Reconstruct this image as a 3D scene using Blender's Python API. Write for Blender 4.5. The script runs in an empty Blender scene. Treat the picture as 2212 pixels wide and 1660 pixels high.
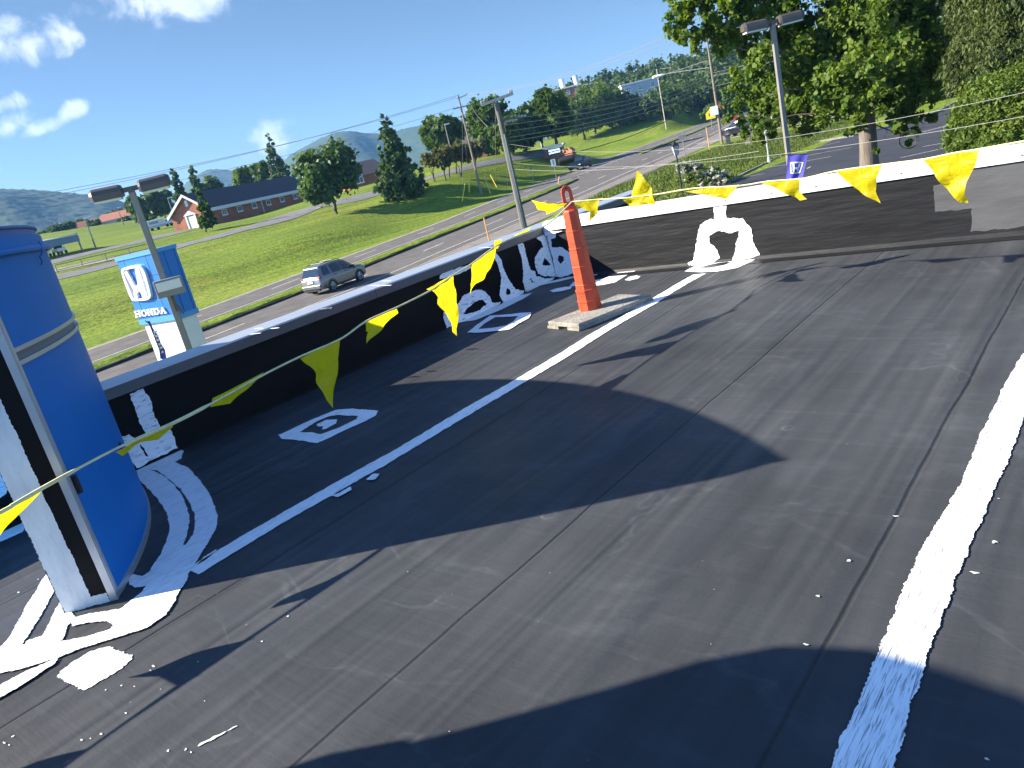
import bpy, bmesh, math, random
import numpy as np
from mathutils import Vector, Matrix
from mathutils.geometry import tessellate_polygon, delaunay_2d_cdt
random.seed(7); rng = np.random.default_rng(11)
S = bpy.context.scene
COL = S.collection
R_ = math.radians

# ------------------------------------------------------------------ camera
# roof surface is z = 0, the road is z = GZ; +Y runs along the street parapet
EYE = 1.6
GZ = -3.6
F_ = 1650.0; CX, CY = 1106.0, 830.0           # reference frame 2212 x 1660
RW = np.array([[0.7548, 0.0161, -0.6558], [0.6150, -0.3611, 0.7010], [-0.2255, -0.9324, -0.2824]])
def _setup():
    d = np.array([2555 - CX, -20 - CY]); r = math.radians(13.6)
    u = np.array([math.sin(r), math.cos(r)]); L = -F_*F_/(u @ d)
    dn = np.array([L*u[0], L*u[1], F_]); dn /= np.linalg.norm(dn)
    Y = np.array([d[0], d[1], F_]); Y /= np.linalg.norm(Y)
    return np.array([np.cross(Y, -dn), Y, -dn])
RW = _setup()
cam = bpy.data.cameras.new('camera'); camo = bpy.data.objects.new('camera', cam); COL.objects.link(camo)
cam.sensor_fit = 'HORIZONTAL'; cam.sensor_width = 36; cam.lens = 36*F_/2212
cam.clip_start = .05; cam.clip_end = 30000
mw = Matrix.Identity(4)
for i in range(3):
    mw[i][0] = RW[i, 0]; mw[i][1] = -RW[i, 1]; mw[i][2] = -RW[i, 2]
mw[2][3] = EYE
camo.matrix_world = mw
S.camera = camo

# ------------------------------------------------------------------ sun, sky, exposure
SX, SY = 1.397, 1.135                           # shadow offset per metre of height
sun_to = Vector((-SX, -SY, 1)).normalized()
sl = bpy.data.lights.new('sun', 'SUN'); sl.energy = 4.5; sl.angle = R_(.53); sl.color = (1, .91, .77)
so = bpy.data.objects.new('sun', sl); COL.objects.link(so)
so.rotation_euler = (-sun_to).to_track_quat('-Z', 'Y').to_euler()
S.view_settings.view_transform = 'Standard'; S.view_settings.look = 'None'
S.view_settings.exposure = 2.0; S.view_settings.gamma = 1

def ray(x, y): return RW @ np.array([x - CX, y - CY, F_])

w = bpy.data.worlds.new('World'); S.world = w; w.use_nodes = True
nt = w.node_tree; nt.nodes.clear()
def nn(t, **k):
    n = nt.nodes.new(t)
    for a, b in k.items(): setattr(n, a, b)
    return n
sky = nn('ShaderNodeTexSky', sky_type='NISHITA', sun_disc=False)
sky.sun_elevation = math.asin(sun_to.z); sky.sun_rotation = math.atan2(sun_to.x, sun_to.y)
sky.altitude = 300; sky.air_density = .62; sky.dust_density = 0; sky.ozone_density = 2.2
bg = nn('ShaderNodeBackground'); bg.inputs[1].default_value = .040
out = nn('ShaderNodeOutputWorld')
tc = nn('ShaderNodeTexCoord')
def vm(op, a, b=None):
    n = nn('ShaderNodeVectorMath', operation=op)
    for i, v in enumerate((a, b)):
        if v is None: continue
        if isinstance(v, (tuple, list, np.ndarray)): n.inputs[i].default_value = tuple(v)
        else: nt.links.new(v, n.inputs[i])
    return n
def ma(op, a, b=None, clamp=False):
    n = nn('ShaderNodeMath', operation=op, use_clamp=clamp)
    for i, v in enumerate((a, b)):
        if v is None: continue
        if isinstance(v, (int, float)): n.inputs[i].default_value = v
        else: nt.links.new(v, n.inputs[i])
    return n.outputs[0]
dirv = vm('NORMALIZE', tc.outputs['Generated']).outputs[0]
noi = nn('ShaderNodeTexNoise'); noi.inputs['Scale'].default_value = 26; noi.inputs['Detail'].default_value = 9
noi.inputs['Roughness'].default_value = .58; noi.inputs['Distortion'].default_value = .35
nt.links.new(dirv, noi.inputs['Vector'])
nb = nn('ShaderNodeTexNoise'); nb.inputs['Scale'].default_value = 11; nb.inputs['Detail'].default_value = 4
nt.links.new(dirv, nb.inputs['Vector'])
# clouds: centre pixel, half width, half height (reference px), tilt, strength
CL = [(395, -20, 185, 56, 0, 1.3), (310, -8, 100, 36, 0, 1.05), (50, 85, 112, 50, 8, 1.3), (145, 97, 46, 24, -18, 1.1), (20, 222, 70, 25, 0, .95), (168, 232, 56, 19, -16, 1.0),
      (20, 268, 62, 25, -14, .9), (92, 274, 48, 18, -10, 1.0), (585, 300, 66, 40, -20, 1.15), (600, 335, 54, 54, 0, .8), (1005, 275, 42, 46, -20, .9), (660, 335, 30, 30, 0, .65)]
mask = None
for (px, py, a, b, tilt, st) in CL:
    c = ray(px, py); c /= np.linalg.norm(c)
    t = math.radians(tilt - 13.6)
    ex = ray(px + math.cos(t), py + math.sin(t)); ex = ex/np.linalg.norm(ex) - c; kx = np.linalg.norm(ex); ex /= kx
    ey = np.cross(c, ex)
    dx = ma('MULTIPLY', vm('DOT_PRODUCT', dirv, ex).outputs['Value'], 1/(a*kx))
    dy = ma('MULTIPLY', vm('DOT_PRODUCT', dirv, ey).outputs['Value'], 1/(b*kx))
    d2 = ma('ADD', ma('MULTIPLY', dx, dx), ma('MULTIPLY', dy, dy))
    fr = ma('GREATER_THAN', vm('DOT_PRODUCT', dirv, c).outputs['Value'], .5)
    v = ma('MULTIPLY', ma('SUBTRACT', st, ma('MULTIPLY', d2, .62)), fr)
    mask = v if mask is None else ma('MAXIMUM', mask, v)
nz = ma('ADD', ma('MULTIPLY', ma('SUBTRACT', noi.outputs['Fac'], .5), 3.6), ma('MULTIPLY', ma('SUBTRACT', nb.outputs['Fac'], .5), 1.2))
cm = ma('ADD', mask, nz)
mr = nn('ShaderNodeMapRange', interpolation_type='SMOOTHSTEP'); nt.links.new(cm, mr.inputs['Value'])
mr.inputs['From Min'].default_value = .35; mr.inputs['From Max'].default_value = 1.5
pos = ma('GREATER_THAN', mask, -.6)
fac = ma('MULTIPLY', ma('MULTIPLY', mr.outputs[0], pos), .88, True)
mix = nn('ShaderNodeMix', data_type='RGBA'); nt.links.new(fac, mix.inputs['Factor'])
# sky light boosted overhead and behind the camera to lift shade, dimmed ahead
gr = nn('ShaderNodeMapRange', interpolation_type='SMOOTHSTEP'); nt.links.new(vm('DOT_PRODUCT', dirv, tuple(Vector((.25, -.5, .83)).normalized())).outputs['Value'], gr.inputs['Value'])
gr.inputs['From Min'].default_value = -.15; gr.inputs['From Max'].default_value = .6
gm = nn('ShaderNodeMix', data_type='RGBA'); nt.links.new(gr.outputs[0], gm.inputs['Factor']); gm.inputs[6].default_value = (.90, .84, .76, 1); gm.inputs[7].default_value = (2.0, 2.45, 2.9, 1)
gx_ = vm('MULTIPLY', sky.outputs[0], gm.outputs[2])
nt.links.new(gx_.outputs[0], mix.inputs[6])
cv = nn('ShaderNodeMix', data_type='RGBA'); nt.links.new(nb.outputs['Fac'], cv.inputs['Factor'])
cv.inputs[6].default_value = (8.6, 8.7, 8.8, 1); cv.inputs[7].default_value = (6.6, 7.2, 8.0, 1)
nt.links.new(cv.outputs[2], mix.inputs[7])
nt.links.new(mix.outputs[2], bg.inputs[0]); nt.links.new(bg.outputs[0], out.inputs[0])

# ------------------------------------------------------------------ pixel helpers (reference frame 2212x1660 -> world)
ZO = {'A': (0, 400, .42179), 'B': (450, 300, .36166), 'C': (1150, 180, .31646), 'D': (1650, 0, .27714), 'E': (2100, 0, .35217), 'F': (1200, 450, .33128),
      'G': (0, 1000, .42179), 'H': (0, 1500, .40687), 'I': (1800, 350, .48779), 'J': (2200, 1000, .69856), 'K': (700, 850, .36166), 'L': (800, 680, .13562),
      'M': (1450, 350, .13562), 'N': (1100, 250, .24096), 'O': (1900, 200, .15823), 'Q': (0, 620, .25316), 'T': (1480, 620, .37071), 'P': (0, 0, 1.3015)}
def z(k, x, y):
    a, b, s = ZO[k]; return ((a + x*s)/1.3015, (b + y*s)/1.3015)
E3 = np.array([0, 0, EYE])
def G(x, y, zz=0.0):
    r = ray(x, y); return r*((zz - EYE)/r[2]) + E3
def atX(x, y, X): r = ray(x, y); return r*(X/r[0]) + E3
def atY(x, y, Y): r = ray(x, y); return r*(Y/r[1]) + E3
def atD(x, y, d): r = ray(x, y); return r*(d/math.hypot(r[0], r[1])) + E3
def px_of(p):
    q = RW.T @ (np.array(p) - E3); return CX + F_*q[0]/q[2], CY + F_*q[1]/q[2]

# ------------------------------------------------------------------ materials
MATS = {}
def mat(name, col, rough=.7, var=.0, scale=4.0, bump=0.0, bscale=None, metal=0.0, spec=.5, col2=None, stretch=None, detail=6, coat=0.0, trans=0.0):
    if name in MATS: return MATS[name]
    m = bpy.data.materials.new(name); m.use_nodes = True; t = m.node_tree; N = t.nodes; L = t.links
    b = N['Principled BSDF']; b.inputs['Roughness'].default_value = rough; b.inputs['Metallic'].default_value = metal
    b.inputs['Specular IOR Level'].default_value = spec; b.inputs['Coat Weight'].default_value = coat
    b.inputs['Base Color'].default_value = (*col, 1)
    if var > 0 or bump > 0 or col2:
        tcn = N.new('ShaderNodeTexCoord'); mp = N.new('ShaderNodeMapping'); L.new(tcn.outputs['Object'], mp.inputs[0])
        if stretch: mp.inputs['Scale'].default_value = stretch
        n = N.new('ShaderNodeTexNoise'); n.inputs['Scale'].default_value = scale; n.inputs['Detail'].default_value = detail; L.new(mp.outputs[0], n.inputs['Vector'])
        n.inputs['Roughness'].default_value = .62
        r = N.new('ShaderNodeValToRGB'); L.new(n.outputs['Fac'], r.inputs[0])
        c2 = col2 or tuple(min(1, c*(1 + var)) for c in col); c1 = col if col2 else tuple(c*(1 - var) for c in col)
        r.color_ramp.elements[0].position = .33; r.color_ramp.elements[1].position = .67
        r.color_ramp.elements[0].color = (*c1, 1); r.color_ramp.elements[1].color = (*c2, 1)
        L.new(r.outputs[0], b.inputs['Base Color'])
        if bump > 0:
            n2 = N.new('ShaderNodeTexNoise'); n2.inputs['Scale'].default_value = bscale or scale*3; n2.inputs['Detail'].default_value = 5; L.new(mp.outputs[0], n2.inputs['Vector'])
            bp = N.new('ShaderNodeBump'); bp.inputs['Strength'].default_value = bump; bp.inputs['Distance'].default_value = .02
            L.new(n2.outputs['Fac'], bp.inputs['Height']); L.new(bp.outputs[0], b.inputs['Normal'])
    MATS[name] = m; return m

def leaf_mat(name, dark, light, trans=.35, hue=(.3, .28, .05)):
    m = bpy.data.materials.new(name); m.use_nodes = True; t = m.node_tree; N = t.nodes; L = t.links; N.clear()
    o = N.new('ShaderNodeOutputMaterial'); at = N.new('ShaderNodeAttribute'); at.attribute_name = 'tone'
    r = N.new('ShaderNodeValToRGB'); L.new(at.outputs['Fac'], r.inputs[0])
    r.color_ramp.elements[0].color = (*dark, 1); r.color_ramp.elements[1].color = (*light, 1)
    d = N.new('ShaderNodeBsdfPrincipled'); d.inputs['Roughness'].default_value = .55; d.inputs['Specular IOR Level'].default_value = .16
    L.new(r.outputs[0], d.inputs['Base Color'])
    tr = N.new('ShaderNodeBsdfTranslucent'); mx = N.new('ShaderNodeMix'); mx.data_type = 'RGBA'; mx.blend_type = 'MULTIPLY'
    mx.inputs['Factor'].default_value = 1; L.new(r.outputs[0], mx.inputs[6]); mx.inputs[7].default_value = (1.5, 1.6, .5, 1)
    L.new(mx.outputs[2], tr.inputs[0])
    ms = N.new('ShaderNodeMixShader'); ms.inputs[0].default_value = trans
    L.new(d.outputs[0], ms.inputs[1]); L.new(tr.outputs[0], ms.inputs[2]); L.new(ms.outputs[0], o.inputs[0])
    return m

# ------------------------------------------------------------------ object helpers
ORG = {}
def tag(o, label=None, cat=None, group=None, kind=None):
    if label: o['label'] = label
    if cat: o['category'] = cat
    if group: o['group'] = group
    if kind: o['kind'] = kind
    return o
def thing(name, loc, label, cat, group=None):
    o = bpy.data.objects.new(name, None); COL.objects.link(o); o.location = loc; o.empty_display_size = .3
    ORG[o.name] = Vector(loc); return tag(o, label, cat, group)
def mesh(name, V, Fc, m, parent=None, smooth=False, tone=None):
    """V in world coordinates"""
    me = bpy.data.meshes.new(name)
    V = np.asarray(V, dtype=np.float32).reshape(-1, 3)
    org = ORG[parent.name] if parent else None
    if org is not None: V = V - np.array(org, dtype=np.float32)
    if isinstance(Fc, np.ndarray):
        k = Fc.shape[1]
        me.vertices.add(len(V)); me.vertices.foreach_set('co', V.ravel())
        me.loops.add(Fc.size); me.loops.foreach_set('vertex_index', Fc.ravel().astype(np.int32))
        me.polygons.add(len(Fc)); me.polygons.foreach_set('loop_start', np.arange(0, Fc.size, k, dtype=np.int32))
        me.polygons.foreach_set('loop_total', np.full(len(Fc), k, dtype=np.int32)); me.update(calc_edges=True)
    else:
        me.from_pydata([tuple(map(float, v)) for v in V], [], [tuple(map(int, f)) for f in Fc]); me.update()
    if tone is not None:
        a = me.attributes.new('tone', 'FLOAT', 'POINT'); a.data.foreach_set('value', np.asarray(tone, dtype=np.float32))
    ms = m if isinstance(m, (list, tuple)) else [m]
    for q in ms:
        if q: me.materials.append(q)
    if smooth: me.polygons.foreach_set('use_smooth', [True]*len(me.polygons))
    o = bpy.data.objects.new(name, me); COL.objects.link(o)
    if parent: o.parent = parent; ORG[o.name] = org
    else: ORG[o.name] = Vector((0, 0, 0))
    return o
def copy_tree(o, parent=None):
    c = o.copy(); COL.objects.link(c); c.parent = parent
    ORG[c.name] = ORG[o.name]
    for ch in list(o.children): copy_tree(ch, c)
    return c

class MB:
    def __init__(s): s.v = []; s.f = []
    def add(s, V, Fc):
        n = len(s.v); s.v += [tuple(map(float, p)) for p in V]; s.f += [tuple(i + n for i in f) for f in Fc]; return s
    def box(s, c, d, rz=0, M=None, bev=0):
        x, y, q = d[0]/2, d[1]/2, d[2]/2
        if bev:
            b = bev; bm = bmesh.new(); bmesh.ops.create_cube(bm, size=1)
            for v in bm.verts: v.co = Vector((v.co.x*d[0], v.co.y*d[1], v.co.z*d[2]))
            bmesh.ops.bevel(bm, geom=list(bm.edges), offset=b, segments=2, affect='EDGES', profile=.5)
            bm.verts.index_update(); P = [v.co.copy() for v in bm.verts]; Fc = [[v.index for v in f.verts] for f in bm.faces]; bm.free()
        else:
            P = [Vector(p) for p in ((-x, -y, -q), (x, -y, -q), (x, y, -q), (-x, y, -q), (-x, -y, q), (x, -y, q), (x, y, q), (-x, y, q))]
            Fc = [(0, 3, 2, 1), (4, 5, 6, 7), (0, 1, 5, 4), (1, 2, 6, 5), (2, 3, 7, 6), (3, 0, 4, 7)]
        Q = Matrix.Rotation(rz, 3, 'Z') if M is None else M
        return s.add([Q @ p + Vector(c) for p in P], Fc)
    def tube(s, pts, rad, n=8, caps=True):
        pts = [Vector(p) for p in pts]; rads = rad if isinstance(rad, (list, tuple)) else [rad]*len(pts)
        V = []; up = Vector((0, 0, 1)); k = len(pts)
        for i, p in enumerate(pts):
            t = (pts[min(i+1, k-1)] - pts[max(i-1, 0)]).normalized()
            a = t.cross(up)
            if a.length < .05: a = t.cross(Vector((1, 0, 0)))
            a.normalize(); b = a.cross(t)
            for j in range(n):
                th = 2*math.pi*j/n; V.append(p + (a*math.cos(th) + b*math.sin(th))*rads[i])
        Fc = []
        for i in range(k-1):
            for j in range(n):
                Fc.append((i*n+j, i*n+(j+1) % n, (i+1)*n+(j+1) % n, (i+1)*n+j))
        if caps: Fc += [tuple(range(n))[::-1], tuple((k-1)*n+j for j in range(n))]
        return s.add(V, Fc)
    def prism(s, poly, fn, t0, t1, holes=None):
        """poly 2-D; fn(u, v, t) -> world; closed extrusion between t0 and t1"""
        loops = [poly] + (holes or [])
        tr = tessellate_polygon([[Vector((u, v, 0)) for u, v in lp] for lp in loops])
        flat = [q for lp in loops for q in lp]; n = len(flat)
        V = [fn(u, v, t0) for u, v in flat] + [fn(u, v, t1) for u, v in flat]
        Fc = [tuple(t) for t in tr] + [tuple(i + n for i in t)[::-1] for t in tr]
        o = 0
        for lp in loops:
            k = len(lp)
            for i in range(k): Fc.append((o+i, o+(i+1) % k, n+o+(i+1) % k, n+o+i))
            o += k
        return s.add(V, Fc)
    def sheet(s, poly, fn, holes=None):
        loops = [poly] + (holes or []); pts = []; ed = []
        for lp in loops:
            o = len(pts); k = len(lp); pts += [Vector((u, v)) for u, v in lp]; ed += [(o+i, o+(i+1) % k) for i in range(k)]
        r = delaunay_2d_cdt(pts, ed, [], 0, 1e-7)
        V2 = np.array([(p.x, p.y) for p in r[0]]); Fc = [tuple(f) for f in r[2]]
        C = np.array([V2[list(f)].mean(0) for f in Fc]); ins = np.zeros(len(C), bool)
        for lp in loops:
            A = np.array(lp, float); B = np.roll(A, -1, axis=0)
            for (x0, y0), (x1, y1) in zip(A, B):
                if y0 == y1: continue
                m_ = ((y0 > C[:, 1]) != (y1 > C[:, 1])) & (C[:, 0] < (x1-x0)*(C[:, 1]-y0)/(y1-y0)+x0); ins ^= m_
        return s.add([fn(p[0], p[1]) for p in V2], [f for f, k in zip(Fc, ins) if k])
    def build(s, name, m, parent=None, smooth=False):
        o = mesh(name, s.v, s.f, m, parent, False)
        bm = bmesh.new(); bm.from_mesh(o.data); bmesh.ops.recalc_face_normals(bm, faces=bm.faces); bm.to_mesh(o.data); bm.free()
        if smooth:
            o.data.polygons.foreach_set('use_smooth', [True]*len(o.data.polygons))
            try: o.data.set_sharp_from_angle(angle=R_(38))
            except Exception: pass
        return o
def jag(poly, step=.02, amp=.008, seed=0):
    """subdivide a 2-D outline and roughen it like a brushed paint edge"""
    rr = random.Random(seed); o = []
    n = len(poly); ph = rr.random()*9
    for i in range(n):
        a, b = poly[i], poly[(i+1) % n]; L = math.hypot(b[0]-a[0], b[1]-a[1]); k = max(1, int(L/step))
        nx, ny = (-(b[1]-a[1])/(L or 1), (b[0]-a[0])/(L or 1))
        for j in range(k):
            t = j/k; e = rr.uniform(-1, 1)*amp*.9 + math.sin((i*7.3+t*L*9)+ph)*amp*.5 + math.sin((i*3.1+t*L*31)+ph*2)*amp*.5
            if j == 0 and k > 1: e *= .4
            o.append((a[0]+(b[0]-a[0])*t+nx*e, a[1]+(b[1]-a[1])*t+ny*e))
    return o
def crom(pts, sub=4, closed=True):
    n = len(pts); o = []
    for i in range(n if closed else n-1):
        P = [pts[(i+k-1) % n] if closed else pts[max(0, min(n-1, i+k-1))] for k in range(4)]
        for j in range(sub):
            t = j/sub
            o.append(tuple(.5*((2*P[1][a]) + (-P[0][a]+P[2][a])*t + (2*P[0][a]-5*P[1][a]+4*P[2][a]-P[3][a])*t*t + (-P[0][a]+3*P[1][a]-3*P[2][a]+P[3][a])*t**3) for a in range(len(P[0]))))
    if not closed: o.append(tuple(pts[-1]))
    return o

# ------------------------------------------------------------------ terrain
MED = np.array(crom([(-27, -45), (-31.5, -15), (-34.8, 0), (-37.8, 13), (-39.7, 21.7), (-41.1, 28), (-43.2, 35), (-45.4, 42.5), (-50.0, 58.9), (-54, 72), (-58.2, 86), (-63.2, 103), (-67.9, 118), (-80, 157), (-98, 213), (-130, 310), (-200, 510)], 4, False))
# offsets are measured to the left (away from the building) of this line, the near edge of the grass median
def med_frame():
    d = np.gradient(MED, axis=0); d /= np.linalg.norm(d, axis=1)[:, None]
    return np.stack([-d[:, 1], d[:, 0]], 1)
MEDN = med_frame()
WN = np.interp(MED[:, 1], [-45, 20, 45, 60, 80, 104, 140, 300], [.8, .82, 1, 1.13, 1.2, 1.36, 1.3, 1.1])   # the near carriageway widens towards the junction
WF = np.interp(MED[:, 1], [-45, 60, 84, 110, 150, 300], [1, .96, 1.17, 1.22, 1.1, 1.0])
def off_line(o): return MED + MEDN*(o*(WN if o < 0 else WF))[:, None]
def signed_u(x, y):
    """distance to the left of the median line"""
    x = np.asarray(x, float); y = np.asarray(y, float); sh = x.shape; p = np.stack([x.ravel(), y.ravel()], 1)
    best = np.full(len(p), 1e18); u = np.zeros(len(p))
    for i in range(len(MED)-1):
        a, b = MED[i], MED[i+1]; ab = b-a; L2 = ab@ab
        t = np.clip(((p-a)@ab)/L2, 0, 1); q = a + t[:, None]*ab; dv = p-q; dd = (dv**2).sum(1)
        s = np.sign(ab[0]*dv[:, 1]-ab[1]*dv[:, 0]); m = dd < best
        best[m] = dd[m]; u[m] = (np.sqrt(dd)*s)[m]
    return u.reshape(sh)
FAR_OFF = 9.9
CP = [(463, 487, 140), (385, 497, 147), (640, 438, 163), (500, 478.5, 144), (530, 470.5, 147.6), (554, 463.5, 150.6), (600, 451, 156.9), (665, 454.5, 122), (740, 434, 122), (818, 414, 125), (902, 394.5, 128), (960, 378, 131), (1005, 365, 134), (1060, 350, 138), (1102, 338.5, 140), (1151, 324.5, 144), (1225, 303.5, 150), (1297, 284.5, 156), (727, 462, 106), (857, 428, 118), (150, 542, 140), (215, 505, 240), (120, 548, 146), (104, 555, 143),
      (300, 515, 165), (230, 530, 150), (343, 487, 215), (1040, 420, 92), (1187, 346, 104), (1439, 279, 134), (1202, 307, 138), (1263, 302, 142), (1321, 277, 150),
      (1400, 262, 158), (1170, 319, 122), (1020, 372, 112), (937, 393, 116), (985, 376, 126), (1500, 252, 185), (1153, 398, 84), (623, 520, 82), (500, 560, 84),
      (400, 590, 78), (300, 622, 74), (200, 660, 70), (1100, 372, 100), (800, 470, 84), (720, 497, 86), (590, 486, 108), (1330, 312, 116), (1050, 352, 135),
      (60, 560, 150), (-100, 590, 150), (-300, 640, 150), (-300, 720, 90), (1520, 246, 190), (0, 500, 300), (500, 430, 300), (800, 370, 300), (1100, 300, 300), (1300, 250, 300)]
cpts = np.array([atD(*c) for c in CP])
rd = np.concatenate([off_line(FAR_OFF + .5)[::2], off_line(FAR_OFF+4)[::4]]); rd = rd[np.hypot(rd[:, 0], rd[:, 1]) < 260]
cx = np.concatenate([cpts[:, :2], rd]); cz = np.concatenate([cpts[:, 2] - GZ, np.zeros(len(rd))])
def tps(r2): return np.where(r2 > 0, .5*r2*np.log(r2 + 1e-12), 0)
_n = len(cx); _sc = 100.0
_X = cx/_sc
_A = tps(((_X[:, None]-_X[None])**2).sum(2)) + np.eye(_n)*6e-3
_P = np.concatenate([np.ones((_n, 1)), _X], 1)
_W = np.linalg.solve(np.block([[_A, _P], [_P.T, np.zeros((3, 3))]]), np.concatenate([cz, np.zeros(3)]))
def sstep(a, b, x):
    t = np.clip((x-a)/(b-a), 0, 1); return t*t*(3-2*t)
def TZ(x, y):
    x = np.asarray(x, float); y = np.asarray(y, float); sh = x.shape
    p = np.stack([x.ravel(), y.ravel()], 1)/_sc
    r2 = ((p[:, None]-_X[None])**2).sum(2)
    h = tps(r2)@_W[:_n] + _W[_n] + p@_W[_n+1:]
    u = signed_u(x, y).ravel() - FAR_OFF; d = np.hypot(x, y).ravel(); th = np.degrees(np.arctan2(x, y)).ravel()
    h = np.clip(h, -1.2, 16)*sstep(1.2, 11, u)
    farh = np.interp(th, [-180, -95, -77, -60, -45, -30, 0, 180], [3, 8, 13, 9.5, 5, 0, -3, -3])
    k = sstep(230, 380, d)*sstep(6, 60, u)
    h = h*(1-k) + farh*k
    # bank between the roadside verge and the car park
    h = h + 1.0*np.exp(-(((x.ravel()+31.5)/5.5)**2)-(((y.ravel()-62)/16)**2))*(u < -FAR_OFF-11)
    h = h + .11*np.sin(u*.42+.6*np.sin(y.ravel()*.05)+1.0)*sstep(4, 12, u)*(1-sstep(28, 44, u))
    h = h + .03*np.sin(x.ravel()*.33+1)*np.sin(y.ravel()*.27)*sstep(4, 14, u)
    return (GZ + h).reshape(sh)
def T(px, py, dmin=15, dmax=700):
    r = ray(px, py); r = r/math.hypot(r[0], r[1])
    ds = np.geomspace(dmin, dmax, 900); P = r[None]*ds[:, None] + E3
    g = P[:, 2]-TZ(P[:, 0], P[:, 1]); i = int(np.argmax(g < 0))
    if g[i] >= 0: i = int(np.argmin(g)); return np.array([P[i, 0], P[i, 1], float(TZ(P[i:i+1, 0], P[i:i+1, 1])[0])])
    i = max(i, 1); a, b = g[i-1], g[i]; t = a/(a-b); d = ds[i-1]+(ds[i]-ds[i-1])*t
    return r*d + E3
def top_z(px, py, p):
    """height of the pixel on the vertical through p"""
    r = ray(px, py); d = math.hypot(p[0], p[1]); return float(r[2]/math.hypot(r[0], r[1])*d + EYE)

def grass_mat(name='grass'):
    m = bpy.data.materials.new(name); m.use_nodes = True; t = m.node_tree; N = t.nodes; L = t.links; b = N['Principled BSDF']
    tcn = N.new('ShaderNodeTexCoord')
    def noise(s, det=5, st=None, dist=0):
        n = N.new('ShaderNodeTexNoise'); n.inputs['Scale'].default_value = s; n.inputs['Detail'].default_value = det; n.inputs['Distortion'].default_value = dist
        mp = N.new('ShaderNodeMapping'); L.new(tcn.outputs['Object'], mp.inputs[0])
        if st: mp.inputs['Scale'].default_value = st[0]; mp.inputs['Rotation'].default_value = (0, 0, R_(st[1]))
        L.new(mp.outputs[0], n.inputs['Vector']); return n.outputs['Fac']
    def ramp(f, st):
        r = N.new('ShaderNodeValToRGB'); L.new(f, r.inputs[0]); e = r.color_ramp.elements
        while len(e) < len(st): e.new(.5)
        for q, (p, c) in zip(e, st): q.position = p; q.color = (*c, 1)
        return r.outputs[0]
    big = ramp(noise(.05, 4), [(.32, (.108, .160, .015)), (.5, (.134, .184, .017)), (.7, (.164, .198, .026))])
    fine = ramp(noise(2.2, 8), [(.25, (.45, .5, .42)), (.5, (1, 1, 1)), (.8, (1.45, 1.36, 1.25))])
    mow = ramp(noise(1.0, 3, ((.9, .05, 1), 14), .4), [(.35, (.76, .80, .78)), (.65, (1.16, 1.13, 1.12))])
    dry = ramp(noise(.22, 6), [(.58, (1, 1, 1)), (.75, (1.35, 1.08, 1.3))])
    c = big
    for q in (fine, mow, dry):
        mx = N.new('ShaderNodeMix'); mx.data_type = 'RGBA'; mx.blend_type = 'MULTIPLY'; mx.inputs['Factor'].default_value = 1; L.new(c, mx.inputs[6]); L.new(q, mx.inputs[7]); c = mx.outputs[2]
    L.new(c, b.inputs['Base Color']); b.inputs['Roughness'].default_value = .9; b.inputs['Specular IOR Level'].default_value = .12
    bp = N.new('ShaderNodeBump'); bp.inputs['Strength'].default_value = .9; bp.inputs['Distance'].default_value = .12; L.new(noise(3.5, 6), bp.inputs['Height']); L.new(bp.outputs[0], b.inputs['Normal'])
    return m
M_grass = grass_mat()
ths = np.unique(np.concatenate([np.linspace(-180, -88, 24), np.linspace(-86, 4, 260), np.linspace(8, 180, 44)[:-1]]))
rs = np.concatenate([[3, 8], np.geomspace(12, 460, 250), np.geomspace(520, 9000, 26)])
TH, RR = np.meshgrid(np.radians(ths), rs)
gx = RR*np.sin(TH); gy = RR*np.cos(TH); gz = TZ(gx, gy)
nr, nt_ = gx.shape
ii = np.arange(nr*nt_).reshape(nr, nt_); jn = np.roll(ii, -1, axis=1)
quads = np.stack([ii[:-1].ravel(), ii[1:].ravel(), jn[1:].ravel(), jn[:-1].ravel()], 1)
gro = mesh('ground', np.stack([gx.ravel(), gy.ravel(), gz.ravel()], 1), quads[:, ::-1].copy(), M_grass, smooth=True); tag(gro, kind='structure')

def ribbon(name, left, right, lift, m, kind='structure', across=8, parent=None, step=1.5):
    """surface draped on the ground between two polylines of equal length"""
    A = np.array(left, float); B = np.array(right, float)
    def res(P, n):
        s = np.concatenate([[0], np.cumsum(np.linalg.norm(np.diff(P, axis=0), axis=1))]); t = np.linspace(0, s[-1], n)
        return np.stack([np.interp(t, s, P[:, 0]), np.interp(t, s, P[:, 1])], 1)
    L = max(np.linalg.norm(np.diff(A, axis=0), axis=1).sum(), np.linalg.norm(np.diff(B, axis=0), axis=1).sum()); n = max(2, int(L/step))
    A = res(A, n); B = res(B, n); k = np.linspace(0, 1, across)[None, :, None]
    P = A[:, None]*(1-k) + B[:, None]*k
    zz = TZ(P[..., 0], P[..., 1]) + lift
    V = np.concatenate([P, zz[..., None]], 2).reshape(-1, 3); I = np.arange(n*across).reshape(n, across)
    q = np.stack([I[:-1, :-1].ravel(), I[:-1, 1:].ravel(), I[1:, 1:].ravel(), I[1:, :-1].ravel()], 1)
    o = mesh(name, V, q, m, parent, smooth=True)
    if kind: o['kind'] = kind
    return o
M_asph = mat('asphalt', (0.1055, 0.0968, 0.0885), .9, .22, .9, .5, 30, spec=.2)
M_asph2 = mat('old_asphalt', (0.1485, 0.1455, 0.1396), .9, .2, .7, .4, 25, spec=.2)
M_conc = mat('concrete_paving', (0.2380, 0.2170, 0.1890), .9, .15, .8, .3, 20, spec=.2)
M_mark = mat('road_paint', (0.4960, 0.4800, 0.4480), .8, .25, 3, spec=.3)
M_marky = mat('faded_edge_paint', (0.3500, 0.3080, 0.2310), .8, .3, 2, spec=.3)
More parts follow.
